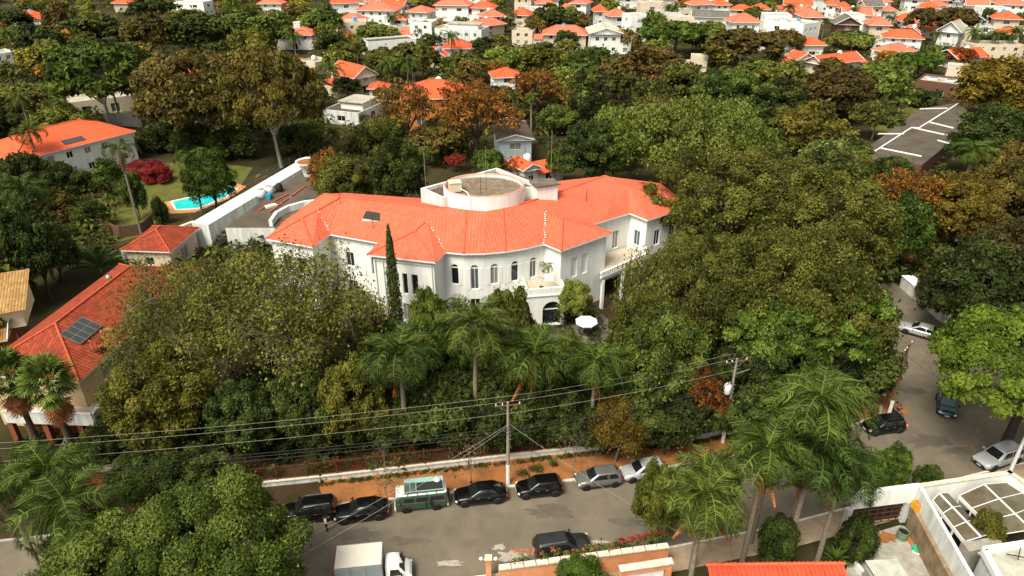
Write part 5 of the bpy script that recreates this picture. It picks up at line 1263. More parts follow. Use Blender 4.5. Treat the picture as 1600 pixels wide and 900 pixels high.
# ------------------------------------------------------------------ vehicles
BLACK_P = mat('black_paint', (.0035, .0035, .004), .22, .35, var=.1, coat=.12); GREY_P = mat('grey_paint', (.15, .155, .145), .25, .5, var=.08, metal=.3, coat=.5); SILVER_P = mat('silver_paint', (.42, .45, .45), .28, .5, var=.06, metal=.3, coat=.5)
CHARC_P = mat('charcoal_paint', (.022, .022, .024), .25, .45, var=.1, coat=.25); BLUE_P = mat('petrol_blue_paint', (.010, .035, .050), .2, .6, var=.1, coat=.6); WHITE_P = mat('white_paint', (.72, .74, .74), .3, .5, var=.05, coat=.3)
VGREEN = mat('van_green', (.032, .075, .045), .35, .5, var=.12, coat=.3); VWHITE = mat('van_white', (.66, .68, .64), .4, .4, var=.08); VMINT = mat('van_mint', (.22, .42, .36), .5, .4, var=.1)
TYRE = mat('tyre_rubber', (.012, .011, .010), .9, var=.3); RIM = mat('alloy_rim', (.45, .45, .46), .3, metal=.8, var=.15); CGLASS = mat('car_glass', (.012, .014, .015), .05, .8, var=.1); CGLASS_L = mat('car_glass_pale', (.10, .16, .16), .08, .8, var=.2)
HLAMP = mat('headlamp', (.65, .66, .62), .15, .7, var=.2, scale=20); TLAMP = mat('tail_lamp', (.42, .012, .008), .2, .6, var=.1); TLAMP_ON = mat('tail_lamp_lit', (.5, .012, .008), .2, .6, emit=((1, .04, .03), 2.5)); BLACKPL = mat('black_plastic', (.018, .018, .018), .7, var=.2); PLATE = mat('plate_grey', (.5, .5, .48), .5)
CARS = {
 'sedan': dict(L=4.6, W=1.78, st=[(0,.42,.62,.80),(.02,.30,.86,.90),(.06,.24,.98,.95),(.20,.20,1.02,1.0),(.36,.19,.98,1.0),(.60,.19,.95,1.0),(.72,.19,.93,.99),(.88,.20,.84,.95),(.96,.24,.74,.86),(.99,.32,.62,.76),(1.0,.4,.55,.70)],
               cab=(.10,.72,.25,.53,.98,1.46), wr=.315, wx=(.185,.81), pill=(.42,)),
 'hatch': dict(L=4.05, W=1.72, st=[(0,.42,.70,.82),(.015,.32,.92,.92),(.05,.25,1.0,.97),(.20,.20,1.0,1.0),(.36,.19,.98,1.0),(.60,.19,.96,1.0),(.74,.19,.94,.99),(.88,.20,.86,.95),(.96,.25,.74,.86),(.99,.33,.62,.76),(1.0,.4,.56,.70)],
               cab=(.02,.75,.11,.55,.98,1.49), wr=.31, wx=(.17,.81), pill=(.42,)),
 'suv': dict(L=4.65, W=1.86, st=[(0,.5,.78,.84),(.015,.38,1.02,.93),(.05,.32,1.10,.98),(.20,.28,1.10,1.0),(.36,.27,1.08,1.0),(.60,.27,1.06,1.0),(.74,.27,1.04,.99),(.88,.29,.99,.96),(.96,.33,.86,.88),(.99,.42,.72,.78),(1.0,.5,.65,.72)],
               cab=(.015,.73,.07,.56,1.08,1.68), wr=.36, wx=(.175,.81), pill=(.33, .56)),
}
def add_wheels(T, L, wx, hw, wr, white=False):
    mb = MB(); mb.lathe([(wr * .62, -.11), (wr * .93, -.11), (wr, -.07), (wr, .07), (wr * .93, .11), (wr * .62, .11)], 20, axis='y'); ty = mb.data('tyre', TYRE)
    mb = MB(); mb.lathe([(.03, -.10), (wr * .25, -.09), (wr * .60, -.075), (wr * .64, -.105), (wr * .64, .105), (wr * .60, .075), (wr * .25, .09), (.03, .10)], 16, axis='y'); rm = mb.data('rim', RIM)
    sp = MB()
    for s in (-1, 1):
        for k in range(5):
            a = 2 * PI * k / 5; sp.bar((0, s * .1, 0), (math.cos(a) * wr * .6, s * .1, math.sin(a) * wr * .6), .02, .05)
    am = MB(); am.lathe([(.01, -.1), (wr + .07, -.1), (wr + .07, .1), (.01, .1)], 20, axis='y', capt=False); ad = am.data('wheel_arch', BLACKPL)
    for x in wx:
        for s in (-1, 1):
            ar = mesh_obj('wheel_arch', ad, T); ar.location = (x, s * (hw - .09), wr + .02)
            w = mesh_obj('wheel', ty, T); w.location = (x, s * (hw - .075), wr); r = mesh_obj('rim', rm, w)
def car(label, px, py, head, kind, paint, cat='car', dims=1.0, tl=TLAMP, glass=None, name='parked_car', group=None, rails=False, roofp=None):
    K = CARS[kind]; L, Wd = K['L'] * dims, K['W']; hw = Wd / 2; p = G(px, py, 0); p.z = .008
    T = thing(name, label, cat, p, R(head), group); set_org(); gl = glass or CGLASS
    X = lambda f: (f - .5) * L
    mb = MB(); rings = []
    for f, zb, zt, w in K['st']:
        h = zt - zb; y = hw * w; half = [(0, zb), (y * .84, zb), (y * .965, zb + .10 * h), (y, zb + .42 * h), (y * .985, zb + .70 * h), (y * .93, zb + .90 * h), (y * .78, zt), (0, zt + .035)]
        ring = [(X(f), yy, zz) for yy, zz in half] + [(X(f), -yy, zz) for yy, zz in reversed(half[1:-1])]
        rings.append(ring)
    n = len(rings[0]); V = sum(rings, [])
    mb.mesh(V, [(k * n + j, (k + 1) * n + j, (k + 1) * n + (j + 1) % n, k * n + (j + 1) % n) for k in range(len(rings) - 1) for j in range(n)], 0, True)
    mb.face(rings[0]); mb.face(rings[-1][::-1])
    r0, f0, r1, f1, zb, zt = K['cab']; hb, ht = hw * .93, hw * .72
    xs0 = [X(r0), X(r0) + .05 * L, X((r0 + f0) / 2), X(f0) - .10 * L, X(f0)]; 
    def ringz(t, bulge=0.0):
        xr, xf = X(r0) + (X(r1) - X(r0)) * t, X(f0) + (X(f1) - X(f0)) * t; w = hb + (ht - hb) * t + bulge; z = zb + (zt - zb) * t
        m_ = (xr + xf) / 2; return [(xr, -w * .86, z), (xr + .10, -w * .97, z), (m_, -w, z), (xf - .16, -w * .97, z), (xf, -w * .80, z), (xf + .05 * (1 - t), 0, z), (xf, w * .80, z), (xf - .16, w * .97, z), (m_, w, z), (xr + .10, w * .97, z), (xr, w * .86, z), (xr - .04 * (1 - t), 0, z)]
    RZ = [ringz(0), ringz(.5, .025), ringz(.93, .0)]
    top = [( (x - (X(r1) + X(f1)) / 2) * .93 + (X(r1) + X(f1)) / 2, y * .88, zt + .015) for x, y, z in ringz(1)]; RZ.append(top); n = 12; V = sum(RZ, [])
    mb.mesh(V, [(k * n + j, k * n + (j + 1) % n, (k + 1) * n + (j + 1) % n, (k + 1) * n + j) for k in range(3) for j in range(n)], 0, True)
    cx = (X(r1) + X(f1)) / 2
    for j in range(12): mb.face([top[j], top[(j + 1) % 12], (cx, 0, zt + .05)], 1 if roofp else 0, True)
    mb.build('body', [paint, roofp or paint], T)
    def lerp3(a, b, t): return tuple(a[i] + (b[i] - a[i]) * t for i in range(3))
    def pt(side, s, t):      # on the cabin side: s rear->front 0..1, t belt->roof
        xr, xf = X(r0) + (X(r1) - X(r0)) * t, X(f0) + (X(f1) - X(f0)) * t; w = (hb + (ht - hb) * t) * .985 + .032 * (1 - abs(2 * t - 1)) + .022
        return (xr + (xf - xr) * s, side * w, zb + (zt - zb) * t)
    cuts = [.06] + list(K['pill']) + [.93]
    for side in (-1, 1):
        for a, b in zip(cuts, cuts[1:]):
            g = MB(); q = [pt(side, a + .015, .10), pt(side, b - .015, .10), pt(side, b - .02, .5), pt(side, b - .03, .86), pt(side, a + .03, .86), pt(side, a + .02, .5)]; g.face(q if side < 0 else q[::-1]); g.build('side_window', gl, T)
    def endp(x_at, sgn, name_):
        g = MB(); rows = []
        for t in (.10, .5, .88):
            x = x_at(t); w = (hb + (ht - hb) * t) * .80; rows.append([(x + sgn * (.025), -w, zb + (zt - zb) * t), (x + sgn * (.03 + .055 * (1 - t)), 0, zb + (zt - zb) * t + .012), (x + sgn * .025, w, zb + (zt - zb) * t)])
        for a, b in zip(rows, rows[1:]):
            for i in range(2): q = [a[i], a[i + 1], b[i + 1], b[i]]; g.face(q if sgn > 0 else q[::-1])
        g.build(name_, gl, T)
    endp(lambda t: X(f0) + (X(f1) - X(f0)) * t, 1, 'windscreen'); endp(lambda t: X(r0) + (X(r1) - X(r0)) * t, -1, 'rear_window')
    add_wheels(T, L, [X(f) for f in K['wx']], hw, K['wr'])
    zl = K['st'][-3][2] - .12; zr = K['st'][1][2] - .10
    for s in (-1, 1):
        m = MB(); m.lathe([(.02, -.03), (.16, -.02), (.17, .03), (.02, .07)], 10); 
        m = MB(); m.box((X(.955), s * hw * .70, zl), (.20, .34, .13), s * -.45); m.build('headlight', HLAMP, T)
        m = MB(); m.box((X(.022), s * hw * .76, zr), (.14, .28, .17), s * .3); m.build('tail_light', tl, T)
        m = MB(); m.box((X(f0) - .28, s * (hw + .09), zb + .08), (.14, .20, .13), s * .2); m.build('mirror', paint, T)
        m = MB(); m.bar((X(.08), s * hw * .985, .29), (X(.92), s * hw * .985, .29), .05, .12); m.build('side_trim', BLACKPL, T)
        if rails: m = MB(); m.bar((X(r1) + .1, s * ht * .9, zt + .07), (X(f1) - .1, s * ht * .9, zt + .07), .04, .05); m.build('roof_rail', METAL, T)
        for cxx in (.36, .56):
            m = MB(); m.bar((X(cxx) - .1, s * (hw + .005), zb - .12), (X(cxx) + .1, s * (hw + .005), zb - .12), .03, .03); m.build('door_handle', METAL, T)
    m = MB(); m.box((X(.995), 0, .52), (.05, 1.0, .14)); m.build('grille', BLACKPL, T); m = MB(); m.box((X(1.0) + .02, 0, .42), (.02, .42, .12)); m.build('number_plate', PLATE, T); m = MB(); m.box((X(0) - .012, 0, .66), (.02, .42, .12)); m.build('number_plate', PLATE, T)
    return T
KH = 188.3
car('black parked car half hidden by the big green tree, tail light showing', 484, 806, 189, 'suv', BLACK_P, rails=True)
car('black saloon parked nose left between the standing man and the green camper van', 566, 805, 190, 'sedan', BLACK_P)
car('black saloon parked behind the green camper van beside the concrete pole', 751, 779, 188, 'sedan', BLACK_P)
car('black hatchback parked between the black saloon and the grey car', 842, 768, 188, 'hatch', BLACK_P)
car('grey hatchback parked at the kerb right of the black hatchback', 934, 754, 189, 'hatch', GREY_P)
car('silver car parked at the kerb behind the yellow-green sapling', 1004, 742, 192, 'hatch', SILVER_P)
car('charcoal SUV parked nose right on the near side of the street', 878, 862, 10, 'suv', CHARC_P, rails=True)
car('dark blue car driving towards the camera at the crossing', 1477, 638, 243, 'hatch', BLUE_P, name='car', glass=CGLASS_L)
car('black car with lit red tail light behind the palms at the crossing', 1378, 671, 190, 'hatch', BLACK_P, tl=TLAMP_ON, name='car')
car('silver saloon parked at the far side of the right-hand street', 1436, 523, 143, 'sedan', SILVER_P)
car('silver SUV parked behind the dark trunk at right edge', 1556, 722, 200, 'suv', SILVER_P, rails=True)
def camper():
    p = G(659, 788); p.z = .008; T = thing('camper_van', 'green and white camper van with mint pop-up roof parked at the kerb', 'van', p, R(KH)); set_org(); L, hw = 4.4, .87
    st = [(-2.2, .42, 1.75, .86), (-2.16, .34, 1.84, .93), (-2.0, .30, 1.92, .99), (0, .28, 1.95, 1), (1.6, .28, 1.94, 1), (1.95, .30, 1.88, .98), (2.12, .34, 1.6, .95), (2.19, .40, 1.15, .90), (2.2, .46, .9, .84)]
    def ring(x, zb, zt, w, z0, z1):
        """section between belt fractions"""
        y = hw * w; full = [(y * .88, zb), (y * .97, zb + .1), (y, .7), (y, 1.08), (y * .96, 1.3), (y * .90, 1.62), (y * .82, 1.78), (y * .5, zt), (0, zt + .03)]
        return [(x, a, min(b, zt)) for a, b in full]
    rings = []
    for x, zb, zt, w in st:
        h = ring(x, zb, zt, w, 0, 1); rings.append(h + [(a, -b, c) for a, b, c in reversed(h[:-1])])
    n = len(rings[0]); mb = MB(); V = sum(rings, [])
    for k in range(len(rings) - 1):
        for j in range(n - 1):
            up = 6 <= j <= n - 8
            q = [rings[k][j], rings[k][j + 1], rings[k + 1][j + 1], rings[k + 1][j]]; mb.face(q, 1 if up else 0, True)
        mb.face([rings[k][0], rings[k + 1][0], rings[k + 1][-1], rings[k][-1]], 0)
    mb.face(rings[0][::-1]); mb.face(rings[-1]); mb.build('body', [VGREEN, VWHITE], T)
    for s in (-1, 1):
        for x0, x1 in ((-1.95, -.75), (-.62, .42), (.58, 1.5)):
            g = MB(); q = [(x0, s * .875, 1.13), (x1, s * .875, 1.13), (x1 - (.12 if x0 > .5 else .03), s * .815, 1.56), (x0 + .03, s * .815, 1.56)]; g.face(q if s < 0 else q[::-1]); g.build('side_window', CGLASS, T)
        m = MB(); m.lathe([(.02, 0), (.11, .01), (.12, .05), (.02, .07)], 12); m = MB(); m.box((2.17, s * .62, .85), (.08, .22, .22)); m.build('headlight', HLAMP, T)
        m = MB(); m.box((-2.19, s * .7, .75), (.05, .14, .3)); m.build('tail_light', TLAMP, T); m = MB(); m.box((1.75, s * .98, 1.2), (.1, .16, .22)); m.build('mirror', BLACKPL, T)
        m = MB(); m.bar((-2.1, s * .872, 1.09), (2.0, s * .872, 1.09), .02, .03); m.build('trim', METAL, T)
    g = MB(); g.face([(2.20, -.68, 1.22), (2.23, 0, 1.22), (2.08, 0, 1.68), (2.05, -.62, 1.66)]); g.face([(2.23, 0, 1.22), (2.20, .68, 1.22), (2.05, .62, 1.66), (2.08, 0, 1.68)]); g.build('windscreen', CGLASS, T)
    g = MB(); g.face([(-2.21, .6, 1.15), (-2.21, -.6, 1.15), (-2.18, -.55, 1.6), (-2.18, .55, 1.6)]); g.build('rear_window', CGLASS, T)
    m = MB(); m.box((2.24, 0, .42), (.1, 1.6, .16)); m.box((-2.24, 0, .42), (.1, 1.6, .16)); m.build('bumper', VWHITE, T)
    # tilted pop-up top: hinged on the left (road) side, mint edge lifted on the verge side
    q = [(-1.95, .62, 2.02), (1.35, .62, 2.02), (1.35, -.66, 2.34), (-1.95, -.66, 2.34)]
    m = MB(); m.mesh(q + [(x, y, z + .10) for x, y, z in q], [(0, 3, 2, 1), (4, 5, 6, 7), (0, 1, 5, 4), (1, 2, 6, 5), (2, 3, 7, 6), (3, 0, 4, 7)]); pt = m.build('pop_top', VMINT, T)
    m = MB(); m.face([(-1.95, -.60, 1.96), (1.35, -.60, 1.96), (1.35, -.63, 2.32), (-1.95, -.63, 2.32)]); m.build('pop_top_canvas', BLACKPL, pt)
    for x0 in (.42, 1.3 - .02):
        pass
    def slope(x, y): return (x, y, 2.14 + (.62 - y) * .25)
    for i, x0 in enumerate((.40, .90)):
        m = MB(); m.face([slope(x0, .58), slope(x0 + .44, .58), slope(x0 + .44, -.25), slope(x0, -.25)]); m.build('solar_panel', SOLAR, pt)
        for k in range(5):
            b = MB(); b.bar(slope(x0 + .08 * k + .05, .58), slope(x0 + .08 * k + .05, -.25), .012, .012); b.build('panel_line', METAL, pt)
    m = MB(); m.face([slope(-1.9, .56), slope(.33, .56), slope(.33, -.2), slope(-1.9, -.2)]); m.build('dark_mat', BLACKPL, pt)
    m = MB(); m.lathe([(.26, 0), (.3, .06), (.18, .14), (.02, .16)], 14, (-1.45, -.25, 2.36)); m.build('roof_fan', VWHITE, pt)
    m = MB()
    for x in (-1.3, -.5, .3, 1.1): m.bar((x, .60, 2.0), (x, .80, 1.72), .04, .04)
    m.bar((-1.9, .66, 2.06), (1.4, .66, 2.06), .04, .04); m.build('roof_rack', BLACKPL, T)
    m = MB(); m.lathe([(.16, -.09), (.30, -.09), (.33, 0), (.30, .09), (.16, .09)], 16, axis='y'); sp = m.build('spare_wheel', TYRE, T); sp.location = (-2.34, 0, 1.15); sp.rotation_euler = (0, 0, PI / 2)
    m = MB(); m.box((-.85, .90, .95), (.32, .06, .6)); m.box((-.4, .90, .8), (.1, .05, .8)); m.build('side_gear', BLACKPL, T)
    add_wheels(T, L, (-1.25, 1.3), hw, .33); set_org()
camper()
def truck():
    p = G(590, 905); p.z = .008; T = thing('box_truck', 'small white box truck at the bottom edge facing right', 'truck', p, R(7)); set_org(); hw = 1.05
    m = MB(); m.box((-1.15, 0, 1.75), (3.4, 2.15, 2.1)); bx_ = m.build('cargo_box', mat('box_white', (.62, .58, .50), .6, var=.15, scale=.6), T)
    m = MB()
    for s in (-1, 1):
        for z in (.72, 2.78): m.bar((-2.87, s * 1.08, z), (.57, s * 1.08, z), .05, .08)
        for x in (-2.85, -1.72, -.6, .55): m.bar((x, s * 1.085, .75), (x, s * 1.085, 2.75), .05, .05)
    m.build('box_trim', METAL, bx_)
    for x in (-2.29, -1.16, -.03):
        m = MB(); m.box((x, -1.08, 1.72), (1.06, .02, 1.9)); m.build('side_panel', mat('panel_bluegrey%d' % int(x * 10), (.22, .27, .29), .5, var=.15), bx_)
    m = MB(); m.box((-2.88, 0, 2.72), (.06, 2.1, .12)); m.box((.57, 1.0, 2.76), (.04, .12, .08)); m.build('marker_light', TLAMP, bx_)
    st = [(.75, .5, 1.95, .9), (.82, .42, 2.03, .96), (1.3, .38, 2.05, 1), (1.75, .38, 1.98, 1), (2.15, .38, 1.35, .98), (2.45, .40, 1.18, .94), (2.62, .45, .95, .86), (2.68, .55, .8, .78)]
    rings = []
    for x, zb, zt, w in st:
        y = .88 * w; h = zt - zb; hl = [(y * .9, zb), (y, zb + .12), (y, zb + h * .45), (y * .97, zb + h * .6), (y * .84, zb + h * .95), (y * .7, zt), (0, zt + .04)]; rings.append([(x, a, b) for a, b in hl] + [(x, -a, b) for a, b in reversed(hl[:-1])])
    n = len(rings[0]); m = MB(); V = sum(rings, []); m.mesh(V, [(k * n + j, (k * n + (j + 1) % n), (k + 1) * n + (j + 1) % n, (k + 1) * n + j) for k in range(len(rings) - 1) for j in range(n)], 0, True); m.face(rings[0][::-1]); m.face(rings[-1]); m.build('cab', WHITE_P, T)
    g = MB(); g.face([(2.19, -.74, 1.34), (2.19, .74, 1.34), (1.80, .66, 1.92), (1.80, -.66, 1.92)]); g.build('windscreen', CGLASS, T)
    for s in (-1, 1):
        g = MB(); q = [(1.05, s * .895, 1.22), (2.0, s * .885, 1.22), (1.72, s * .80, 1.78), (1.12, s * .80, 1.78)]; g.face(q if s < 0 else q[::-1]); g.build('side_window', CGLASS, T)
        m = MB(); m.box((2.55, s * .62, .85), (.2, .3, .16), s * -.4); m.build('headlight', HLAMP, T); m = MB(); m.box((1.95, s * 1.02, 1.35), (.1, .2, .26)); m.build('mirror', BLACKPL, T)
    m = MB(); m.box((-.6, 0, .5), (4.2, .8, .2)); m.build('chassis', BLACKPL, T); m = MB(); m.box((2.66, 0, .5), (.1, 1.5, .2)); m.build('bumper', BLACKPL, T)
    add_wheels(T, 5, (-1.9, 1.75), .98, .34); set_org()
truck()

# ------------------------------------------------------------------ people
SKIN = mat('skin', (.36, .20, .13), .6, var=.08); SHIRT_W = mat('shirt_white', (.70, .70, .70), .8, var=.06); TROUS = mat('trousers_dark', (.012, .012, .016), .85, var=.2); SHOE = mat('shoe', (.02, .015, .012), .6); HAIR = mat('hair_dark', (.014, .010, .008), .7); SHIRT_B = mat('shirt_black', (.014, .014, .016), .85, var=.2); SHORTS = mat('shirt_tan', (.20, .10, .05), .85, var=.2)
def person(label, loc, rz, J, mats, hairtop=True, hat=None):
    """J: joint -> (pos, radius, parent); one skinned surface; mats by region"""
    T = thing('person', label, 'person', loc, rz); names = list(J); idx = {n: i for i, n in enumerate(names)}
    me = bpy.data.meshes.new('body'); me.from_pydata([J[n][0] for n in names], [(idx[n], idx[J[n][2]]) for n in names if J[n][2]], [])
    o = bpy.data.objects.new('body', me); COL.objects.link(o); sk = o.modifiers.new('skin', 'SKIN'); sk.use_smooth_shade = True
    for n in names:
        v = me.skin_vertices[0].data[idx[n]]; v.radius = (J[n][1], J[n][1]) if isinstance(J[n][1], float) else J[n][1]; v.use_root = n == 'pelvis'
    sb = o.modifiers.new('sub', 'SUBSURF'); sb.levels = sb.render_levels = 1
    bpy.context.view_layer.update(); dg = bpy.context.evaluated_depsgraph_get(); em = bpy.data.meshes.new_from_object(o.evaluated_get(dg)); bpy.data.objects.remove(o)
    em.name = 'body'; em.materials.clear()
    for m in mats['list']: em.materials.append(m)
    pts = [(Vector(J[n][0]), mats['of'].get(n, 0)) for n in names]
    segs = [(Vector(J[n][0]), Vector(J[J[n][2]][0]), mats['of'][n]) for n in names if J[n][2]]
    for f in em.polygons:
        c = f.center; best = min(segs, key=lambda s: (c - s[0].lerp(s[1], max(0, min(1, (c - s[0]).dot(s[1] - s[0]) / max(1e-6, (s[1] - s[0]).length_squared)))) ).length); f.material_index = best[2]; f.use_smooth = True
    b = mesh_obj('body', em, T)
    h = Vector(J['head'][0]); mb = MB(); mb.lathe([(.095, -.02), (.112, .05), (.10, .11), (.06, .15), (.01, .165)], 12, h + Vector((0, -.012, 0))); mb.build('hair', hat or HAIR, T)
    mb = MB(); mb.box(h + Vector((0, .105, -.01)), (.03, .04, .04)); mb.box(h + Vector((-.035, .10, .025)), (.022, .01, .012), 0); mb.box(h + Vector((.035, .10, .025)), (.022, .01, .012)); mb.box(h + Vector((0, .095, -.06)), (.05, .012, .012)); mb.build('face', HAIR if False else SKIN, T)
    return T
def hand(J, w, dirv, side):
    w = Vector(w); d = Vector(dirv).normalized(); s = d.cross(Vector((0, 0, 1))); s = s.normalized() if s.length > .1 else Vector((1, 0, 0))
    return w
def stand(arm_l, arm_r, legs=((-.10, .04), (.10, -.04))):
    J = {'pelvis': ((0, 0, .95), .13, None), 'waist': ((0, 0, 1.08), .125, 'pelvis'), 'chest': ((0, 0, 1.32), (.17, .115), 'waist'), 'neck': ((0, .01, 1.47), .055, 'chest'), 'chin': ((0, .03, 1.55), .07, 'neck'), 'head': ((0, .02, 1.65), .098, 'chin')}
    for s, n, arm, lg in ((-1, 'l', arm_l, legs[0]), (1, 'r', arm_r, legs[1])):
        J['sh' + n] = ((s * .19, 0, 1.40), .06, 'chest'); J['el' + n] = (arm[0], .045, 'sh' + n); J['wr' + n] = (arm[1], .033, 'el' + n)
        w = Vector(arm[1]); d = (w - Vector(arm[0])).normalized(); J['pa' + n] = (tuple(w + d * .07), (.035, .022), 'wr' + n)
        for k in range(4): J['fi%s%d' % (n, k)] = (tuple(w + d * (.15 + .01 * (k % 2)) + Vector((.018 * (k - 1.5), .0, 0))), .010, 'pa' + n)
        J['th' + n] = (tuple(w + d * .09 + Vector((-s * .05, .02, 0))), .011, 'pa' + n)
        J['hi' + n] = ((s * .10, 0, .88), .10, 'pelvis'); J['kn' + n] = ((lg[0] * 1.1, lg[1] * .6 + .02, .50), .068, 'hi' + n); J['an' + n] = ((lg[0] * 1.15, lg[1], .10), .048, 'kn' + n); J['to' + n] = ((lg[0] * 1.3, lg[1] + .17, .045), .042, 'an' + n)
    of = {n: (1 if n in ('waist', 'chest') or n[:2] in ('sh', 'el') else 2 if n[:2] in ('hi', 'kn', 'an') else 3 if n[:2] == 'to' else 0) for n in J}; of['pelvis'] = 2
    return J, of
J, of = stand((( -.30, .06, 1.16), (-.22, .26, 1.24)), ((.30, .08, 1.14), (.26, .32, 1.20)))
person('man in white shirt and dark trousers standing in the road', G(511, 830) + Vector((0, 0, .01)), R(-70), J, dict(list=[SKIN, SHIRT_W, TROUS, SHOE], of=of))
def seated(shirt):
    J = {'pelvis': ((0, 0, .84), .13, None), 'waist': ((0, .03, .97), .125, 'pelvis'), 'chest': ((0, .08, 1.20), (.17, .12), 'waist'), 'neck': ((0, .11, 1.36), .055, 'chest'), 'chin': ((0, .14, 1.44), .07, 'neck'), 'head': ((0, .13, 1.54), .10, 'chin')}
    for s, n in ((-1, 'l'), (1, 'r')):
        J['sh' + n] = ((s * .19, .09, 1.28), .06, 'chest'); J['el' + n] = ((s * .28, .25, 1.05), .045, 'sh' + n); J['wr' + n] = ((s * .27, .46, 1.02), .033, 'el' + n); J['pa' + n] = ((s * .27, .53, 1.02), .034, 'wr' + n)
        for k in range(4): J['fi%s%d' % (n, k)] = ((s * (.24 + .018 * k), .585, 1.0 - .01 * (k % 2)), .010, 'pa' + n)
        J['th' + n] = ((s * .22, .55, .985), .011, 'pa' + n)
        J['hi' + n] = ((s * .12, .06, .82), .10, 'pelvis'); J['kn' + n] = ((s * .24, .42, .68), .068, 'hi' + n); J['an' + n] = ((s * .25, .22, .30), .048, 'kn' + n); J['to' + n] = ((s * .26, .38, .24), .042, 'an' + n)
    of = {n: (1 if n in ('waist', 'chest') or n[:2] in ('sh', 'el') else 2 if n[:2] in ('hi', 'kn', 'an') else 3 if n[:2] == 'to' else 0) for n in J}; of['pelvis'] = 2
    return J, dict(list=[SKIN, shirt, TROUS, SHOE], of=of)
mp = G(1399, 652); mp.z = .012; mrz = R(200)
T = thing('motorcycle', 'dark motorcycle with two riders beside the corner pole', 'motorcycle', mp, mrz)
mb = MB(); mb.lathe([(.20, -.05), (.28, -.06), (.31, 0), (.28, .06), (.20, .05)], 18, axis='y'); wme = mb.data('wheel', TYRE)
for y in (-.65, .68): w = mesh_obj('wheel', wme, T); w.location = (0, y, .31); w.rotation_euler = (0, 0, PI / 2)
mb = MB(); mb.tube([(0, .68, .31), (0, .52, .75), (0, .45, 1.0)], .03, 6); mb.tube([(-.34, .38, 1.03), (0, .46, 1.0), (.34, .38, 1.03)], .018, 6); mb.build('fork', METAL, T)
mb = MB(); mb.tube([(0, .5, .78), (0, .2, .72), (0, -.3, .70), (0, -.75, .74)], [.05, .13, .11, .07], 8); mb.tube([(0, .4, .6), (0, .1, .38), (0, -.65, .31)], .05, 6); mb.build('frame', BLACKPL, T)
mb = MB(); mb.box((0, .05, .42), (.24, .40, .28)); mb.build('engine', METAL, T); mb = MB(); mb.box((0, -.82, .98), (.42, .36, .34)); mb.build('delivery_box', METAL_D, T)
Jm, ms = seated(SHIRT_B); rot = Matrix.Rotation(mrz, 3, 'Z')
person('rider in black seated at the front of the motorcycle', mp + rot @ Vector((0, .02, 0)), mrz, Jm, ms, hat=METAL_D)
Jm, ms = seated(SHORTS); person('rider in tan seated behind on the motorcycle', mp + rot @ Vector((0, -.42, .02)), mrz, Jm, ms)

# ------------------------------------------------------------------ houses of the quarter behind
random.seed(11)
def awning(T, a, b, dr, bk, L, d, ze, Rf):
    mb = MB(); p = b - dr * 3.2; mb.face([(*p.xy, 4.2), (*(p + dr * 3).xy, 4.2), (*(p + dr * 3 - bk * 2).xy, 3.2), (*(p - bk * 2).xy, 3.2)]); mb.build('awning', AWN_G, T)
def top_box(T, a, b, dr, bk, L, d, ze, Rf):
    q = [a + dr * L * .25 + bk * d * .3, b - dr * L * .12 + bk * d * .3, b - dr * L * .12 + bk * d * .8, a + dr * L * .25 + bk * d * .8]; mb = MB(); mb.prism([(p.x, p.y) for p in q], ze, ze + 1.7); u = mb.build('upper_storey', WHITE, T); mb = MB(); c = sum(q, Vector()) / 4
    mb.prism([(c.x + (p.x - c.x) * 1.15, c.y + (p.y - c.y) * 1.15) for p in q], ze + 1.7, ze + 1.92); mb.build('roof_slab', FLATROOF_L, u)
def tank_box(T, a, b, dr, bk, L, d, ze, Rf):
    mb = MB(); p = a + dr * L * .6 + bk * d * .5; mb.lathe([(.8, 0), (.85, 1.1), (.4, 1.4)], 12, (p.x, p.y, ze + .5)); mb.build('water_tank', BLUEP if random.random() < .4 else WPLAST, T)
def skylight(T, a, b, dr, bk, L, d, ze, Rf):
    for s in (.25, .6):
        p = a + dr * L * s + bk * d * .5; mb = MB(); mb.box((p.x, p.y, ze + .35), (L * .2, 2.2, .5), math.atan2(dr.y, dr.x)); k = mb.build('skylight', FRAME, T); mb = MB(); mb.box((p.x, p.y, ze + .63), (L * .18, 1.9, .06), math.atan2(dr.y, dr.x)); mb.build('pane', GLASS_B, k)
def solar(T, a, b, dr, bk, L, d, ze, Rf):
    sl = math.atan2(2.4, d / 2); up = bk * math.cos(sl) + Vector((0, 0, math.sin(sl))); q = a + dr * L * .42 + up * 1.0 + Vector((0, 0, .15)); mb = MB(); mb.face([q, q + dr * 4, q + dr * 4 + up * 1.6, q + up * 1.6]); mb.build('solar_panel', SOLAR, Rf)
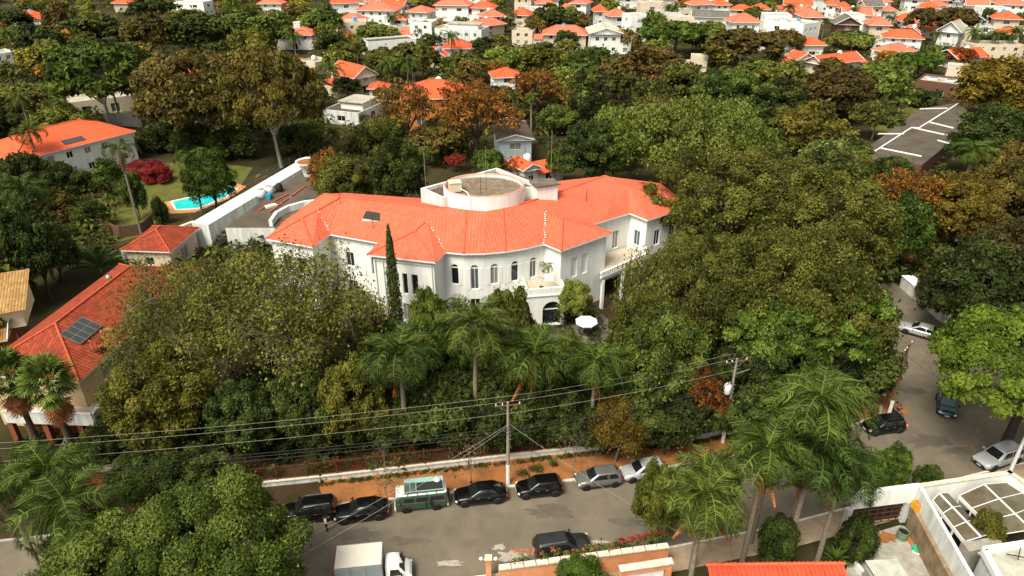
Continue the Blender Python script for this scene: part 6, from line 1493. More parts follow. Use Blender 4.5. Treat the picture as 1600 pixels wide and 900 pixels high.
HL = [
 # label, short, A, B, ze, d, roof, rise, roof mat, wall mat, extra kwargs
 ('big white house with bright orange hip roof beyond the pool lawn', 'the pool house', (20, 253), (213, 205), 6.0, 14, 'hip', 2.8, ROOF, WHITE, dict(extra=solar, floors=2)),
 ('white house with orange hip roof and tall white chimney', 'the tall-chimney house', (425, 55), (490, 55), 6, 9, 'hip', 2.0, ROOF_PINK, WHITE, dict(chimney=(.55, .5, 3.2, 2.2))),
 ('cream house with orange gable roof beside a palm', 'the cream gable house', (553, 123), (592, 116), 4.8, 13, 'gable', 2.6, ROOF, CREAM, {}),
 ('low orange-roofed annex below the cream gable house', 'the low orange annex', (572, 139), (606, 139), 3.2, 6, 'hip', 1.3, ROOF, CREAM, {}),
 ('flat brown-roofed house with white upper box, upper centre', 'the flat brown-roofed house', (505, 174), (560, 180), 2.8, 13, 'flat', 0, FLATROOF, WHITE, dict(extra=top_box)),
 ('orange-walled house with orange hip roof behind the rusty tree', 'the orange-walled house', (624, 155), (732, 154), 7.0, 13, 'hip', 3.0, ROOF, ORANGEW, {}),
 ('white villa with long pink hip roof at the top edge', 'the long pink-roofed villa', (553, 16), (618, 17), 7, 13, 'hip', 2.4, ROOF_PINK, WHITE, {}),
 ('flat white house in front of the long pink-roofed villa', 'the flat white house', (527, 37), (572, 36), 6, 9, 'flat', 0, FLATROOF_L, WHITE, dict(extra=tank_box)),
 ('cream flat-roofed house behind the pale yellow tree', 'the cream flat house', (566, 50), (626, 46), 6, 8, 'flat', 0, FLATROOF_L, CREAM, {}),
 ('white house with green awning and pink roof, top centre', 'the green-awning house', (632, 18), (668, 20), 7.5, 10, 'hip', 1.8, ROOF_PINK, WHITE, dict(extra=awning)),
 ('tall white house with pink hip roof right of the green awning', 'the tall pink-roofed house', (676, 8), (734, 9), 8, 10, 'hip', 2.2, ROOF_PINK, WHITE, {}),
 ('white house with red-orange hip roof, top edge left of the palm', 'the red-roofed white house', (733, 12), (772, 13), 7, 9, 'hip', 2.2, ROOF, WHITE, {}),
 ('white house with pink double roof above the flat white terraces', 'the pink double roof', (745, 43), (793, 37), 5.5, 9, 'hip', 2.0, ROOF_PINK, WHITE, {}),
 ('stepped white flat-roofed house in the upper centre', 'the stepped white house', (679, 46), (752, 49), 6, 10, 'flat', 0, FLATROOF_L, WHITE2, dict(extra=top_box)),
 ('orange hip-roofed house behind the dark palm, upper centre', 'the palm-side orange house', (690, 76), (736, 76), 5.5, 10, 'hip', 2.2, ROOF, WHITE, {}),
 ('small orange roof in front of the palm-side house', 'the small front roof', (667, 89), (697, 89), 4, 7, 'gable', 1.5, ROOF, CREAM, {}),
 ('long dark flat-roofed house with white walls, upper centre left', 'the dark flat house', (575, 68), (650, 62), 4.6, 8, 'flat', 0, FLATROOF, WHITE, {}),
 ('pink hip-roofed house with white upper floor beside the round dark tree', 'the pink and white house', (846, 54), (920, 55), 6, 10, 'hip', 2.3, ROOF_PINK, WHITE, {}),
 ('large cream house with cream shallow roof and skylights', 'the large cream house', (920, 53), (975, 53), 8, 14, 'gable', 1.6, mat('cream_roof', (.60, .50, .36), .8, var=.15), WHITE, {}),
 ('small orange hip-roofed white house at top centre-right', 'the small orange-roofed house', (927, 18), (951, 18), 7, 9, 'hip', 2, ROOF, WHITE, {}),
 ('white house with orange hip roof behind the large cream house', 'the orange roof behind the cream house', (953, 26), (987, 25), 7, 10, 'hip', 2.2, ROOF_PINK, WHITE, {}),
 ('tall white cube house right of the orange roof', 'the tall white cube house', (986, 27), (1014, 26), 9, 9, 'flat', 0, FLATROOF_L, WHITE, {}),
 ('low pink-roofed wing below the large cream house', 'the low pink wing', (925, 62), (952, 59), 4, 7, 'hip', 1.4, ROOF_PINK, PINKW, {}),
 ('low pink roof beside the short palm, upper centre', 'the low pink roof', (936, 71), (976, 70), 3, 7, 'hip', 1.4, ROOF_PINK, WHITE, {}),
 ('white house with pink roof at the top edge, right of centre', 'the top-edge pink roof', (1082, 8), (1118, 7), 7, 9, 'hip', 2.2, ROOF_PINK, WHITE, {}),
 ('cream house with long orange roof near the top edge', 'the long orange roof', (1138, 15), (1174, 17), 5.5, 8, 'hip', 1.8, ROOF, CREAM, {}),
 ('white house with grey gable roof above the green canopy tree', 'the grey gable house', (1080, 26), (1140, 28), 5, 9, 'gable', 1.8, ROOF_GREY, WHITE, {}),
 ('small white annex with square wall behind the brown tree', 'the small white annex', (1080, 91), (1106, 92), 4, 6, 'flat', 0, FLATROOF_L, WHITE, {}),
 ('white house with worn brown roof and pale blue side wall', 'the brown-roofed blue house', (776, 220), (836, 218), 6.0, 13, 'gable', 1.0, ROOF_BROWN, BLUEW, dict(floors=2)),
 ('cream three-storey house with pink hip roof, upper right', 'the cream three-storey house', (1256, 27), (1290, 27), 9.5, 11, 'hip', 2.4, ROOF_PINK, CREAM, {}),
 ('white terraced flat house with skylights, upper right', 'the white skylight house', (1200, 33), (1256, 40), 7, 11, 'flat', 0, FLATROOF_L, WHITE, dict(extra=skylight)),
 ('dark brown house with grey gable roof and big windows', 'the dark brown house', (1305, 38), (1349, 39), 7, 10, 'gable', 2.4, ROOF_GREY, BROWNW, dict(pitch_axis='ba')),
 ('white house with pink hip roof right of the dark brown house', 'the white pink-roofed house', (1357, 39), (1396, 40), 7, 10, 'hip', 2.4, ROOF_PINK, WHITE, {}),
 ('orange hip-roofed house left of the spreading brown trees', 'the orange hip house', (1410, 34), (1437, 34), 6, 9, 'hip', 2.2, ROOF, WHITE, {}),
 ('white gabled house below the spreading brown trees', 'the white gabled house', (1462, 48), (1503, 52), 7, 10, 'gable', 3.0, FLATROOF_L, WHITE, dict(pitch_axis='ba')),
 ('white and tan house with orange hip roof at right edge', 'the right-edge orange house', (1552, 29), (1600, 31), 7, 10, 'hip', 2.3, ROOF, CREAM, {}),
 ('tiny orange roof at the top edge above the cream house', 'the tiny top orange roof', (1288, 7), (1310, 8), 7, 8, 'hip', 2, ROOF, WHITE, {}),
 ('orange-roofed house between two palms at the top edge', 'the palm-framed orange roof', (1313, 13), (1333, 13), 6, 8, 'hip', 2, ROOF, WHITE, {}),
 ('cream house with grey roof at the top edge, upper right', 'the grey-topped cream house', (1352, 10), (1385, 10), 8, 9, 'gable', 1.6, ROOF_GREY, CREAM, {}),
 ('low pink-roofed house under the grey-topped cream house', 'the low pink house', (1380, 17), (1404, 17), 5, 8, 'hip', 1.8, ROOF_PINK, WHITE, {}),
 ('orange roof half hidden behind the spreading trees, top right', 'the half hidden orange roof', (1446, 13), (1472, 13), 6, 8, 'hip', 2, ROOF, WHITE, {}),
 ('long flat white house at the top right', 'the long flat white house', (1535, 14), (1580, 15), 7, 9, 'flat', 0, FLATROOF_L, WHITE, {}),
 ('white wall house behind the palms at right edge', 'the palm-hidden white house', (1523, 72), (1602, 73), 5, 9, 'flat', 0, FLATROOF_L, WHITE, {}),
 ('bright orange roof behind a thin tree, upper right', 'the thin-tree orange roof', (1252, 71), (1294, 71), 5, 8, 'hip', 1.8, ROOF, WHITE, {}),
 ('small orange gable house left of the long orange gable', 'the small orange gable', (1246, 94), (1276, 92), 4, 7, 'gable', 1.6, ROOF, CREAM, dict(pitch_axis='ba')),
 ('long orange gable roof above the dark trees, upper right', 'the long orange gable', (1286, 102), (1352, 94), 4, 8, 'gable', 1.8, ROOF, CREAM, {}),
 ('low pink-orange roof behind the bright green canopy tree', 'the low pink-orange roof', (1390, 83), (1434, 79), 4, 8, 'hip', 1.8, ROOF_PINK, WHITE, {}),
 ('orange gable roof behind the rusty umbrella tree, right', 'the right orange gable', (1496, 92), (1549, 88), 4, 9, 'gable', 1.8, ROOF, CREAM, {}),
 ('flat grey-tan house left of the yellow tree, right side', 'the tan flat house', (1480, 108), (1514, 111), 4, 9, 'flat', 0, FLATROOF_L, CREAM, {}),
 ('low house with white-edged flat roof and glass skylight, right', 'the white-edged flat house', (1432, 127), (1512, 137), 3.8, 10, 'flat', 0, FLATROOF_L, BROWNW, dict(extra=skylight)),
 ('orange-roofed house at the top-left corner', 'the top-left orange roof', (12, 27), (52, 30), 5, 9, 'hip', 2.2, ROOF, CREAM, {}),
 ('white cube house at the top edge, left of centre', 'the top-left white cube', (268, 4), (317, 5), 6, 9, 'flat', 0, FLATROOF_L, WHITE, {}),
 ('small bright orange roof at the top edge, left side', 'the small top-left roof', (172, 5), (200, 5), 5, 8, 'hip', 2, ROOF, WHITE, {}),
 ('white wall house at the left edge behind palms', 'the left-edge white house', (-15, 88), (24, 83), 5, 8, 'flat', 0, FLATROOF_L, WHITE, {}),
 ('low long cream house behind the spreading tree, upper left', 'the low cream house', (104, 164), (205, 152), 3.2, 8, 'flat', 0, FLATROOF_L, CREAM, {}),
 ('orange roof glimpsed under the brown umbrella tree', 'the glimpsed orange roof', (258, 120), (325, 118), 4, 8, 'hip', 1.8, ROOF, WHITE, {}),
 ('white house with orange roof behind the umbrella trees, left', 'the umbrella-side house', (398, 150), (425, 145), 4, 8, 'hip', 1.6, ROOF, WHITE, {}),
 ('white flat house below the tall-chimney house', 'the small white flat house', (468, 96), (492, 100), 3.6, 7, 'flat', 0, FLATROOF_L, WHITE, {}),
 ('small orange house right of the rusty tree, centre', 'the small round-side orange house', (770, 122), (818, 120), 5, 8, 'hip', 1.8, ROOF, WHITE, {}),
 ('orange shed roof beside the masts behind the mansion', 'the shed behind the turret', (818, 268), (848, 262), 3.5, 6, 'gable', 1.0, ROOF, WHITE2, {}),
 ('white cube house by the road at the far top right', 'the far white cube house', (1390, 74), (1418, 76), 4, 7, 'flat', 0, FLATROOF_L, WHITE, {}),
 ('cream house at the top edge above the stepped white house', 'the top cream house', (836, 6), (868, 6), 6, 9, 'hip', 2, ROOF_PINK, CREAM, {}),
 ('white house at the top edge between trees, right of centre', 'the top-edge white house', (1000, 6), (1040, 6), 7, 9, 'flat', 0, FLATROOF_L, WHITE, {}),
 ('pale house at the top edge, far left of the palms', 'the pale top house', (400, 6), (440, 6), 6, 9, 'hip', 2, ROOF_PINK, WHITE, {}),
 ('white house with orange roof peeping over dark trees, right', 'the peeping orange roof', (1190, 62), (1222, 62), 5, 8, 'hip', 1.8, ROOF, WHITE, {}),
 ('white flat-topped house left of the stepped white house', 'the white flat-topped house', (640, 36), (674, 37), 6, 8, 'flat', 0, FLATROOF_L, WHITE, {}),
 ('white house with pink roof right behind the stepped white house', 'the second pink-roofed house', (755, 27), (792, 25), 6, 9, 'hip', 2, ROOF_PINK, WHITE, {}),
 ('low white block between the pink double roof and the pink and white house', 'the low white block', (800, 50), (832, 51), 5, 8, 'flat', 0, FLATROOF_L, WHITE, {}),
 ('pink hip-roofed house in front of the long pink-roofed villa, right', 'the front pink hip roof', (606, 31), (636, 31), 6, 8, 'hip', 1.8, ROOF_PINK, WHITE, {}),
 ('white flat house right of the tall white cube house', 'the right-hand flat house', (1030, 21), (1064, 21), 6, 9, 'flat', 0, FLATROOF_L, WHITE, {}),
 ('orange-roofed house left of the white skylight house, top', 'the left skylight neighbour', (1178, 15), (1206, 15), 6, 8, 'hip', 2, ROOF, WHITE, {}),
 ('narrow white house between the dark brown and cream three-storey houses', 'the narrow white house', (1328, 25), (1352, 25), 7, 8, 'flat', 0, FLATROOF_L, WHITE, {}),
 ('cream gabled house below the orange hip house, upper right', 'the cream gabled house', (1406, 52), (1440, 54), 5, 8, 'gable', 2, ROOF_PINK, CREAM, {}),
 ('white garden house below the white skylight house', 'the white garden house', (1206, 64), (1246, 66), 5, 8, 'flat', 0, FLATROOF_L, WHITE, {}),
 ('white house with grey roof far right of the spreading trees', 'the far right grey roof', (1505, 30), (1540, 32), 6, 9, 'gable', 2, ROOF_GREY, WHITE, {}),
 ('cream house with orange roof under the right-edge palms', 'the under-palm orange roof', (1560, 52), (1600, 54), 5, 8, 'hip', 1.8, ROOF, CREAM, {}),
 ('pale grey house at the top-right corner', 'the corner grey house', (1500, 4), (1530, 4), 7, 8, 'gable', 1.6, ROOF_GREY, WHITE, {}),
]
for i_, (lab, sh, A, B, ze, d, rf, rise, rm, wm, kw) in enumerate(HL):
    if A[1] < 110 and rf != 'flat': ze *= .86; rise *= 1.15; kw = dict(kw, over=.95)
    house(lab, sh, A, B, ze, d, rf, rise, rm, (CREAM if i_ % 5 == 2 else WHITE2 if i_ % 5 == 4 else WHITE) if wm is WHITE and i_ > 3 else wm, wing=i_ > 0 and i_ % 3 != 1, **kw)
# more houses of the far quarter, named by the neighbour they stand beside
random.seed(23); newh = []; tries = 0; NB = list(HOUSES)
while len(newh) < 36 and tries < 6000:
    tries += 1; px = random.choice((random.uniform(520, 1020), random.uniform(1040, 1600), random.uniform(1190, 1600))); py = random.uniform(-4, 62 if px > 1190 or px < 820 else 40)
    ze = random.uniform(4.5, 7); p = G(px, py, ze); L = random.uniform(9, 14); d = random.uniform(8, 11); r = max(L, d) / 2
    if any((p.x - c.x) ** 2 + (p.y + d / 2 - c.y) ** 2 < (r + r2 + 2.5) ** 2 for _, c, r2, _ in HOUSES): continue
    hx = [(PXY(c), FPX / depth(c) * r2) for _, c, r2, _ in HOUSES if c.y > p.y]          # leave the listed roofs in sight
    s = FPX / depth(p)
    if any(abs(q[0] - px) < (w_ + r * s) * .6 and -2 < py - q[1] < 9 for q, w_ in hx): continue
    an = random.uniform(-.35, .35); dv = Vector((math.cos(an), math.sin(an), 0)) * L / 2; rf = random.choice(('hip', 'hip', 'hip', 'gable', 'flat')); rm = random.choice((ROOF, ROOF_PINK, ROOF_PINK, ROOF)) if rf != 'flat' else FLATROOF_L; wm = random.choice((WHITE, WHITE, WHITE2, CREAM))
    nb = min(NB, key=lambda b: (PXY(b[1])[0] - px) ** 2 + 4 * (PXY(b[1])[1] - py) ** 2); dx = px - PXY(nb[1])[0]; rel = 'right of' if dx > 6 else 'left of' if dx < -6 else 'in front of' if p.y < nb[1].y else 'behind'
    lab = '%s house with %s roof %s %s' % ({WHITE: 'white', WHITE2: 'weathered white', CREAM: 'cream'}[wm], {'flat': 'flat pale'}.get(rf, {ROOF: 'orange', ROOF_PINK: 'pink'}.get(rm, 'flat') + ' ' + ('hip' if rf == 'hip' else 'gable')), rel, nb[0])
    T = house(lab, lab.split(' roof')[0].replace('white house', 'small white house') + ' roof', p - dv, p + dv, ze, d, rf, random.uniform(2, 2.8), rm, wm, wing=random.random() < .6, over=.8); HOUSES.pop(); HOUSES.append((None, Vector((p.x, p.y + d / 2, ze)), r, T)); newh.append((lab, px, T))
for lab in set(l for l, _, _ in newh):
    Lh = sorted([(px, T) for l, px, T in newh if l == lab], key=lambda q: q[0])
    if len(Lh) > 1:
        for i_, (px, T) in enumerate(Lh): T['label'] = '%s, %s' % (lab, ('leftmost', 'second from left', 'third from left', 'fourth from left', 'fifth from left')[min(i_, 4)])
# the wide dark flat roof with white kerbs, right
def dark_hall():
    z = 4.5; P = [G(1330, 250, z), G(1440, 258, z), G(1525, 190, z), G(1500, 160, z), G(1436, 170, z)]; c = sum(P, Vector()) / 5; T = thing('flat_roofed_hall', 'wide dark flat roof crossed by white upstands, right of view', 'building', (c.x, c.y, 0), world=True)
    HOUSES.append(('the wide dark flat roof', c, 16, T)); mb = MB(); mb.prism([(p.x, p.y) for p in P], -.2, z, 0, 1); mb.build('wall', [BROWNW, FLATROOF], T)
    for a, b in (((1366, 237), (1425, 199)), ((1425, 199), (1436, 200)), ((1436, 200), (1497, 162)), ((1372, 209), (1412, 209)), ((1453, 191), (1490, 200)), ((1425, 199), (1488, 213)), ((1375, 231), (1440, 244)), ((1437, 170), (1480, 169)), ((1465, 219), (1490, 226))):
        mb = MB(); mb.bar(G(*a, z + .10), G(*b, z + .10), .24, .2); mb.build('upstand', FRAME, T)
    set_org()
dark_hall()
wall_line('garden_wall', 'low pale wall under the trees right of the bamboo', [G(1195, 170), G(1235, 172)], 2, .3, CREAM)
wall_line('garden_wall', 'white wall beneath the umbrella trees, left', [G(300, 178), G(360, 172), G(440, 190)], 2.2, .3, WHITE2)
wall_line('garden_wall', 'orange garden wall behind the rusty tree', [G(590, 212), G(735, 214)], 2.6, .3, ORANGEW)

# ------------------------------------------------------------------ trees and plants, surveyed one by one
random.seed(5)
D_ = (.75, .78, .72); L_ = (1.15, 1.15, 1.1)
TL = [
 # foreground, lower left
 ('round', 'mid', 338, 965, 742, 268, (1.0, 1.05, .9), 'large fresh green tree overhanging the street at lower left', 0, dict(lsz=.026)),
 ('round', 'mid', 190, 990, 800, 280, (.95, 1.0, .85), 'broad green tree at the bottom left corner beside the palms', 1, dict(lsz=.026)),
 ('round', 'dark', 285, 800, 705, 150, (1.1, 1.25, 1.1), 'dark green bushy tree behind the large fresh green tree', 1, {}),
 ('round', 'dark', 215, 785, 705, 110, (1.0, 1.2, 1.1), 'dark round shrub tree right of the brick gate pier', 0, {}),
 ('round', 'yellow', 246, 712, 530, 180, (.86, .86, .8), 'yellow-green dense tree in front of the red-roofed house', 0, dict(lsz=.04)),
 ('sparse', 'olive', 285, 640, 385, 270, (1.25, 1.25, 1.0), 'sparse olive tree with bare twigs right of the red-roofed house', 0, dict(lsz=.024)),
 ('sparse', 'olive', 455, 640, 372, 300, (1.3, 1.3, 1.05), 'sparse olive tree with bare twigs in front of the mansion', 1, dict(lsz=.024)),
 ('sparse', 'olive', 385, 610, 378, 200, (1.2, 1.2, 1.0), 'sparse olive tree between the two larger twiggy trees', 1, dict(lsz=.03)),
 ('bush', 'dark', 45, 745, 690, 70, (1.2, 1.4, 1.1), 'dark shrub below the balcony, left of the ladder', 0, {}),
 ('bush', 'dark', 145, 735, 680, 75, (1.2, 1.4, 1.1), 'dark shrub below the balcony corner', 1, {}),
 ('sparse', 'olive', 560, 610, 440, 140, (1.6, 1.5, 1.1), 'small thin twiggy tree by the cypress', 0, dict(lsz=.045)),
 ('round', 'mid', 375, 715, 585, 120, (.66, .74, .8), 'blue-green round tree in the garden, left', 1, {}),
 ('round', 'mid', 468, 705, 560, 120, (.75, .78, .85), 'grey-green round tree left of the yellow-leaved garden tree', 0, {}),
 ('round', 'yellow', 548, 700, 548, 115, (.85, .88, .8), 'yellow-leaved tree left of the drooping garden palm', 1, dict(lsz=.055)),
 ('round', 'olive', 798, 600, 432, 95, (.95, 1.0, .8), 'dense rounded olive bush tree against the curved wall', 0, {}),
 ('round', 'light', 668, 590, 437, 75, (.85, .95, .8), 'leafy climber bush below the arched windows, left', 1, {}),
 ('round', 'light', 897, 508, 428, 60, (1.3, 1.25, 1.1), 'pale variegated bush growing up the mansion porch corner', 0, {}),
 ('bush', 'light', 890, 575, 510, 52, (.95, 1, .7), 'lime green shrub beside the white parasol', 0, {}),
 ('round', 'mid', 1028, 665, 470, 172, (1.0, 1.0, .9), 'light green glossy tree right of the parasol', 1, dict(lsz=.042)),
 ('open', 'orange', 1098, 690, 560, 80, (.8, .55, .6), 'rusty flowering bush under the glossy light green tree', 0, {}),
 ('feathery', 'olive', 966, 722, 625, 95, (1.3, .9, .7), 'weeping orange-tinged bush at the garden fence', 0, {}),
 ('massive', 'olive', 1150, 420, 222, 270, (1.0, 1.0, .8), 'huge olive tree behind the mansion wing, left crown', 0, dict(lod=0, lsz=.026)),
 ('massive', 'olive', 1275, 450, 250, 250, (1.0, 1.0, .8), 'huge olive tree behind the mansion wing, right crown', 1, dict(lod=0, lsz=.026)),
 ('massive', 'olive', 1090, 575, 350, 200, (.92, .95, .75), 'olive tree overhanging the mansion terrace', 1, dict(lsz=.026)),
 ('massive', 'olive', 1235, 590, 345, 270, (.95, .97, .75), 'broad olive tree above the lobed green tree', 0, dict(lsz=.026)),
 ('sparse', 'olive', 1012, 600, 372, 130, (1.3, 1.3, 1.0), 'thin twiggy tree before the mansion right wing', 1, dict(lsz=.045)),
 ('massive', 'olive', 1010, 640, 445, 140, (.9, .95, .75), 'olive tree below the mansion terrace, right of the porch', 0, dict(lsz=.034)),
 ('round', 'mid', 600, 615, 485, 95, (.75, .85, .7), 'leafy green tree at the foot of the cypress', 1, {}),
 ('round', 'yellow', 655, 640, 515, 80, (.7, .8, .7), 'yellow-flecked tree left of the tall palm', 0, {}),
 ('round', 'mid', 705, 640, 490, 85, (.6, .75, .6), 'mid green tree just left behind the tall palm', 1, {}),
 ('lobed', 'mid', 770, 640, 495, 90, (.55, .7, .6), 'shady lobed tree just right behind the tall palm', 0, {}),  # darker leaf tint
 ('round', 'mid', 860, 650, 520, 80, (.6, .75, .6), 'green tree between the two rusty palms', 1, {}),
 ('round', 'dark', 960, 665, 560, 90, (1.2, 1.4, 1.1), 'dark leafy tree under the glossy light green tree', 0, {}),
 ('round', 'dark', 690, 690, 600, 100, (1.1, 1.25, 1.0), 'dark shrub tree at the foot of the tall palm', 1, {}),
 ('round', 'dark', 800, 700, 610, 100, (1.0, 1.2, 1.0), 'dark shrub tree between the tall palm and centre palm', 0, {}),
 ('bush', 'olive', 1345, 290, 240, 70, (.9, .9, .8), 'olive bush at the front corner of the flat roof', 0, {}),
 ('bush', 'mid', 1402, 292, 246, 70, (.7, .8, .7), 'green bush along the front of the flat roof', 1, {}),
 ('lobed', 'mid', 1222, 640, 440, 175, (.95, 1.08, .8), 'dark green lobed tree behind the transformer pole', 0, {}),
 ('lobed', 'mid', 1322, 618, 405, 172, (1.0, 1.15, .8), 'fresh green lobed tree beside the right-hand street', 1, {}),
 ('canopy', 'bright', 1622, 706, 500, 310, (1.3, 1.3, 1.1), 'bright green flat-topped tree spreading over the crossing', 0, dict(lsz=.028)),
 ('round', 'olive', 1030, 852, 705, 80, (.9, 1.0, .8), 'slim yellow-green sapling on the near pavement', 0, {}),
 ('round', 'mid', 1398, 780, 688, 62, (.9, 1.1, .7), 'fresh green tree just right of the palm cluster', 1, {}),
 ('bush', 'dark', 1218, 880, 800, 78, (1.1, 1.3, 1.0), 'dark round shrub below the slender palm trunk', 0, {}),
 ('bush', 'dark', 1345, 870, 800, 65, (1.1, 1.3, 1.0), 'dark shrub between palm trunks and yard gate', 1, {}),
 ('round', 'dark', 1452, 775, 722, 45, (1.1, 1.4, 1.1), 'small dark pavement tree outside the white street wall', 0, {}),
 ('bush', 'yellow', 1545, 866, 792, 62, (.85, .85, .8), 'yellow-green shrub growing between the panel roofs', 1, {}),
 ('bush', 'mid', 905, 925, 872, 95, (.8, 1.0, .7), 'green hedge plants behind the peach street wall', 0, {}),
 # pool garden, left
 ('round', 'mid', 324, 335, 222, 84, (.62, .78, .6), 'round dark green tree beside the swimming pool', 0, dict(lod=0)),
 ('round', 'mid', 205, 345, 265, 42, (.75, .85, .7), 'small leaning tree on the pool lawn', 1, {}),
 ('bush', 'dark', 247, 350, 305, 26, (1, 1.2, 1), 'small dark shrub at the pool edge', 0, {}),
 ('bush', 'flower', 225, 275, 250, 58, (.45, 1, 1), 'red-leaved hedge beside the pool house, upper', 0, {}),
 ('bush', 'flower', 245, 285, 258, 42, (.6, 1, 1), 'red-leaved hedge beside the pool house, lower', 1, {}),
 ('bush', 'dark', 135, 355, 312, 55, (1.2, 1.3, 1), 'dark shrub in front of the pool house', 1, {}),
 ('round', 'yellow', 85, 355, 290, 62, (.6, .5, .7), 'dull golden shrub left of the pool house terrace', 0, {}),
 ('round', 'mid', 165, 300, 245, 52, (.8, .9, .6), 'young tree against the pool house wall', 0, {}),
 ('round', 'dark', 90, 300, 250, 50, (1, 1.1, 1), 'dark small tree at the pool house corner', 1, {}),
 ('round', 'dark', 40, 470, 290, 110, (.9, 1.1, 1.0), 'tall dark tree mass behind the left palms', 0, {}),
 ('round', 'dark', 75, 440, 345, 80, (.9, 1.1, 1.0), 'dark tree above the red-roofed house ridge', 1, {}),
 ('bush', 'orange', 18, 440, 405, 40, (.9, .7, .7), 'orange flowering bush by the ribbed white tank', 0, {}),
 ('bush', 'mid', 228, 410, 375, 50, (.9, 1.0, .8), 'green creeper bush on the small cottage', 1, {}),
 ('bush', 'yellow', 42, 465, 432, 28, (1, 1, .8), 'yellow-leaved plant beside the ribbed white tank', 1, {}),
 # behind the mansion
 ('round', 'olive', 540, 345, 232, 108, (.95, .95, .8), 'olive tree with orange tips behind the left roof ridge', 0, dict(lod=0)),
 ('round', 'orange', 512, 320, 228, 70, (.75, .75, .7), 'orange-tinged tree beside the flared white planter', 1, {}),
 ('round', 'dark', 620, 350, 200, 92, (1.0, 1.05, .9), 'dark green tree behind the mansion roof, left of the turret', 1, dict(lod=0)),
 ('bush', 'mid', 765, 285, 232, 60, (.8, .95, .7), 'green garden tree right behind the turret', 0, {}),
 ('open', 'flower', 712, 268, 238, 42, (.7, 1.2, 1), 'red flowering bush behind the turret', 1, {}),
 ('open', 'orange', 805, 285, 240, 50, (1.1, .7, .6), 'orange flowering bush beside the mast behind the turret', 0, {}),
 ('umbrella', 'mid', 880, 290, 225, 60, (.9, .95, .7), 'thin flat-topped tree behind the right roof', 0, {}),
 ('lobed', 'dark', 925, 310, 170, 120, (1.0, 1.15, 1.0), 'dark lobed tree behind the right roof ridge', 0, dict(lod=0)),
 ('feathery', 'light', 985, 300, 160, 130, (.90, 1.0, .8), 'light green bamboo-like tree, left of three', 0, dict(lod=0)),
 ('feathery', 'light', 1065, 310, 142, 160, (1.0, 1.0, .9), 'light green bamboo-like tree, tallest of three', 1, dict(lod=0)),
 ('feathery', 'light', 1150, 305, 150, 130, (.92, .95, .8), 'light green bamboo-like tree, right of three', 0, dict(lod=0)),
 ('lobed', 'dark', 1148, 215, 88, 128, (1.35, 1.6, 1.2), 'large glossy dark tree behind the bamboo-like trees', 1, dict(lod=0)),
 ('open', 'orange', 738, 262, 102, 160, (1.0, .82, .7), 'rusty open-crowned tree with dark branches, upper centre', 0, dict(lod=0)),
 ('open', 'brown', 630, 240, 108, 120, (1.6, 1.15, .8), 'brown-leaved open tree left of the rusty tree', 1, dict(lod=0)),
 ('open', 'orange', 838, 190, 98, 100, (.75, .62, .6), 'orange-brown open tree left of the dark conifer', 1, {}),
 # umbrella trees on the left
 ('umbrella', 'brown', 300, 240, 62, 190, (1.0, 1.0, .8), 'wide brown-green umbrella tree, left of the pair', 0, dict(lod=0, lsz=.05)),
 ('umbrella', 'brown', 420, 262, 57, 160, (1.1, 1.15, .8), 'wide brown-green umbrella tree, right of the pair', 1, dict(lod=0, lsz=.05)),
 ('umbrella', 'mid', 150, 200, 52, 175, (.75, .85, .6), 'wide leafy tree with forked trunk, upper left', 0, {}),
 # right side
 ('round', 'yellow', 1270, 250, 150, 108, (.85, .75, .7), 'golden-green tree left of the wide flat roof', 0, {}),
 ('umbrella', 'olive', 1372, 218, 153, 75, (.85, .9, .8), 'small umbrella tree at the flat roof edge', 0, {}),
 ('round', 'light', 1295, 300, 213, 100, (1.0, .95, 1.2), 'pale white-flowering tree behind the huge olive tree', 1, {}),
 ('open', 'orange', 1425, 375, 250, 120, (1.0, .85, .7), 'orange-tipped tree below the flat roof, left', 0, dict(lod=0)),
 ('round', 'yellow', 1510, 390, 258, 140, (.95, .72, .6), 'golden autumn tree below the flat roof, right', 1, dict(lod=0)),
 ('round', 'mid', 1415, 430, 295, 90, (.6, .75, .6), 'dark green tree with bare boughs behind the white wall', 0, {}),
 ('round', 'dark', 1545, 545, 360, 190, (.8, .9, .8), 'big shadowy tree behind the bright green crossing tree', 0, {}),  # dark leaf colour, tinted down
 ('round', 'brown', 1590, 480, 330, 130, (.7, .7, .8), 'brownish shadowy tree at the right edge', 1, {}),  # brown leaf colour, tinted down
 ('bush', 'brown', 1470, 480, 415, 70, (.6, .6, .7), 'dark brown bush by the red ground', 0, {}),
 ('round', 'mid', 1572, 290, 150, 165, (.55, .58, .6), 'large dull green tree at the right edge of the flat roof', 0, dict(lod=0)),
 ('round', 'yellow', 1565, 195, 82, 130, (1.05, .78, .5), 'big golden-orange tree at the right edge', 1, {}),
 ('round', 'light', 1385, 185, 84, 92, (.95, 1.0, .8), 'pale lime tree in the upper right', 0, {}),
 ('round', 'brown', 1310, 190, 98, 120, (.65, .62, .7), 'dark brown-green tree left of the pale lime tree', 1, {}),
 ('round', 'dark', 1230, 195, 118, 80, (1, 1, .9), 'dark round tree right of the glossy dark tree', 0, {}),
 ('canopy', 'bright', 1437, 122, 80, 62, (.8, .9, .9), 'small bright green canopy tree in the upper right', 0, {}),
 ('canopy', 'bright', 1055, 88, 30, 105, (.85, .9, 1), 'bright green canopy tree in the upper middle', 1, {}),
 ('umbrella', 'orange', 1502, 105, 72, 52, (.75, .45, .5), 'rusty red umbrella tree in the upper right', 0, {}),
 ('umbrella', 'orange', 1158, 100, 53, 48, (.9, .7, .6), 'orange umbrella tree in the upper middle', 1, {}),
 ('umbrella', 'brown', 1448, 62, 8, 60, (.8, .8, .8), 'spreading brown tree at the top right, left one', 0, {}),
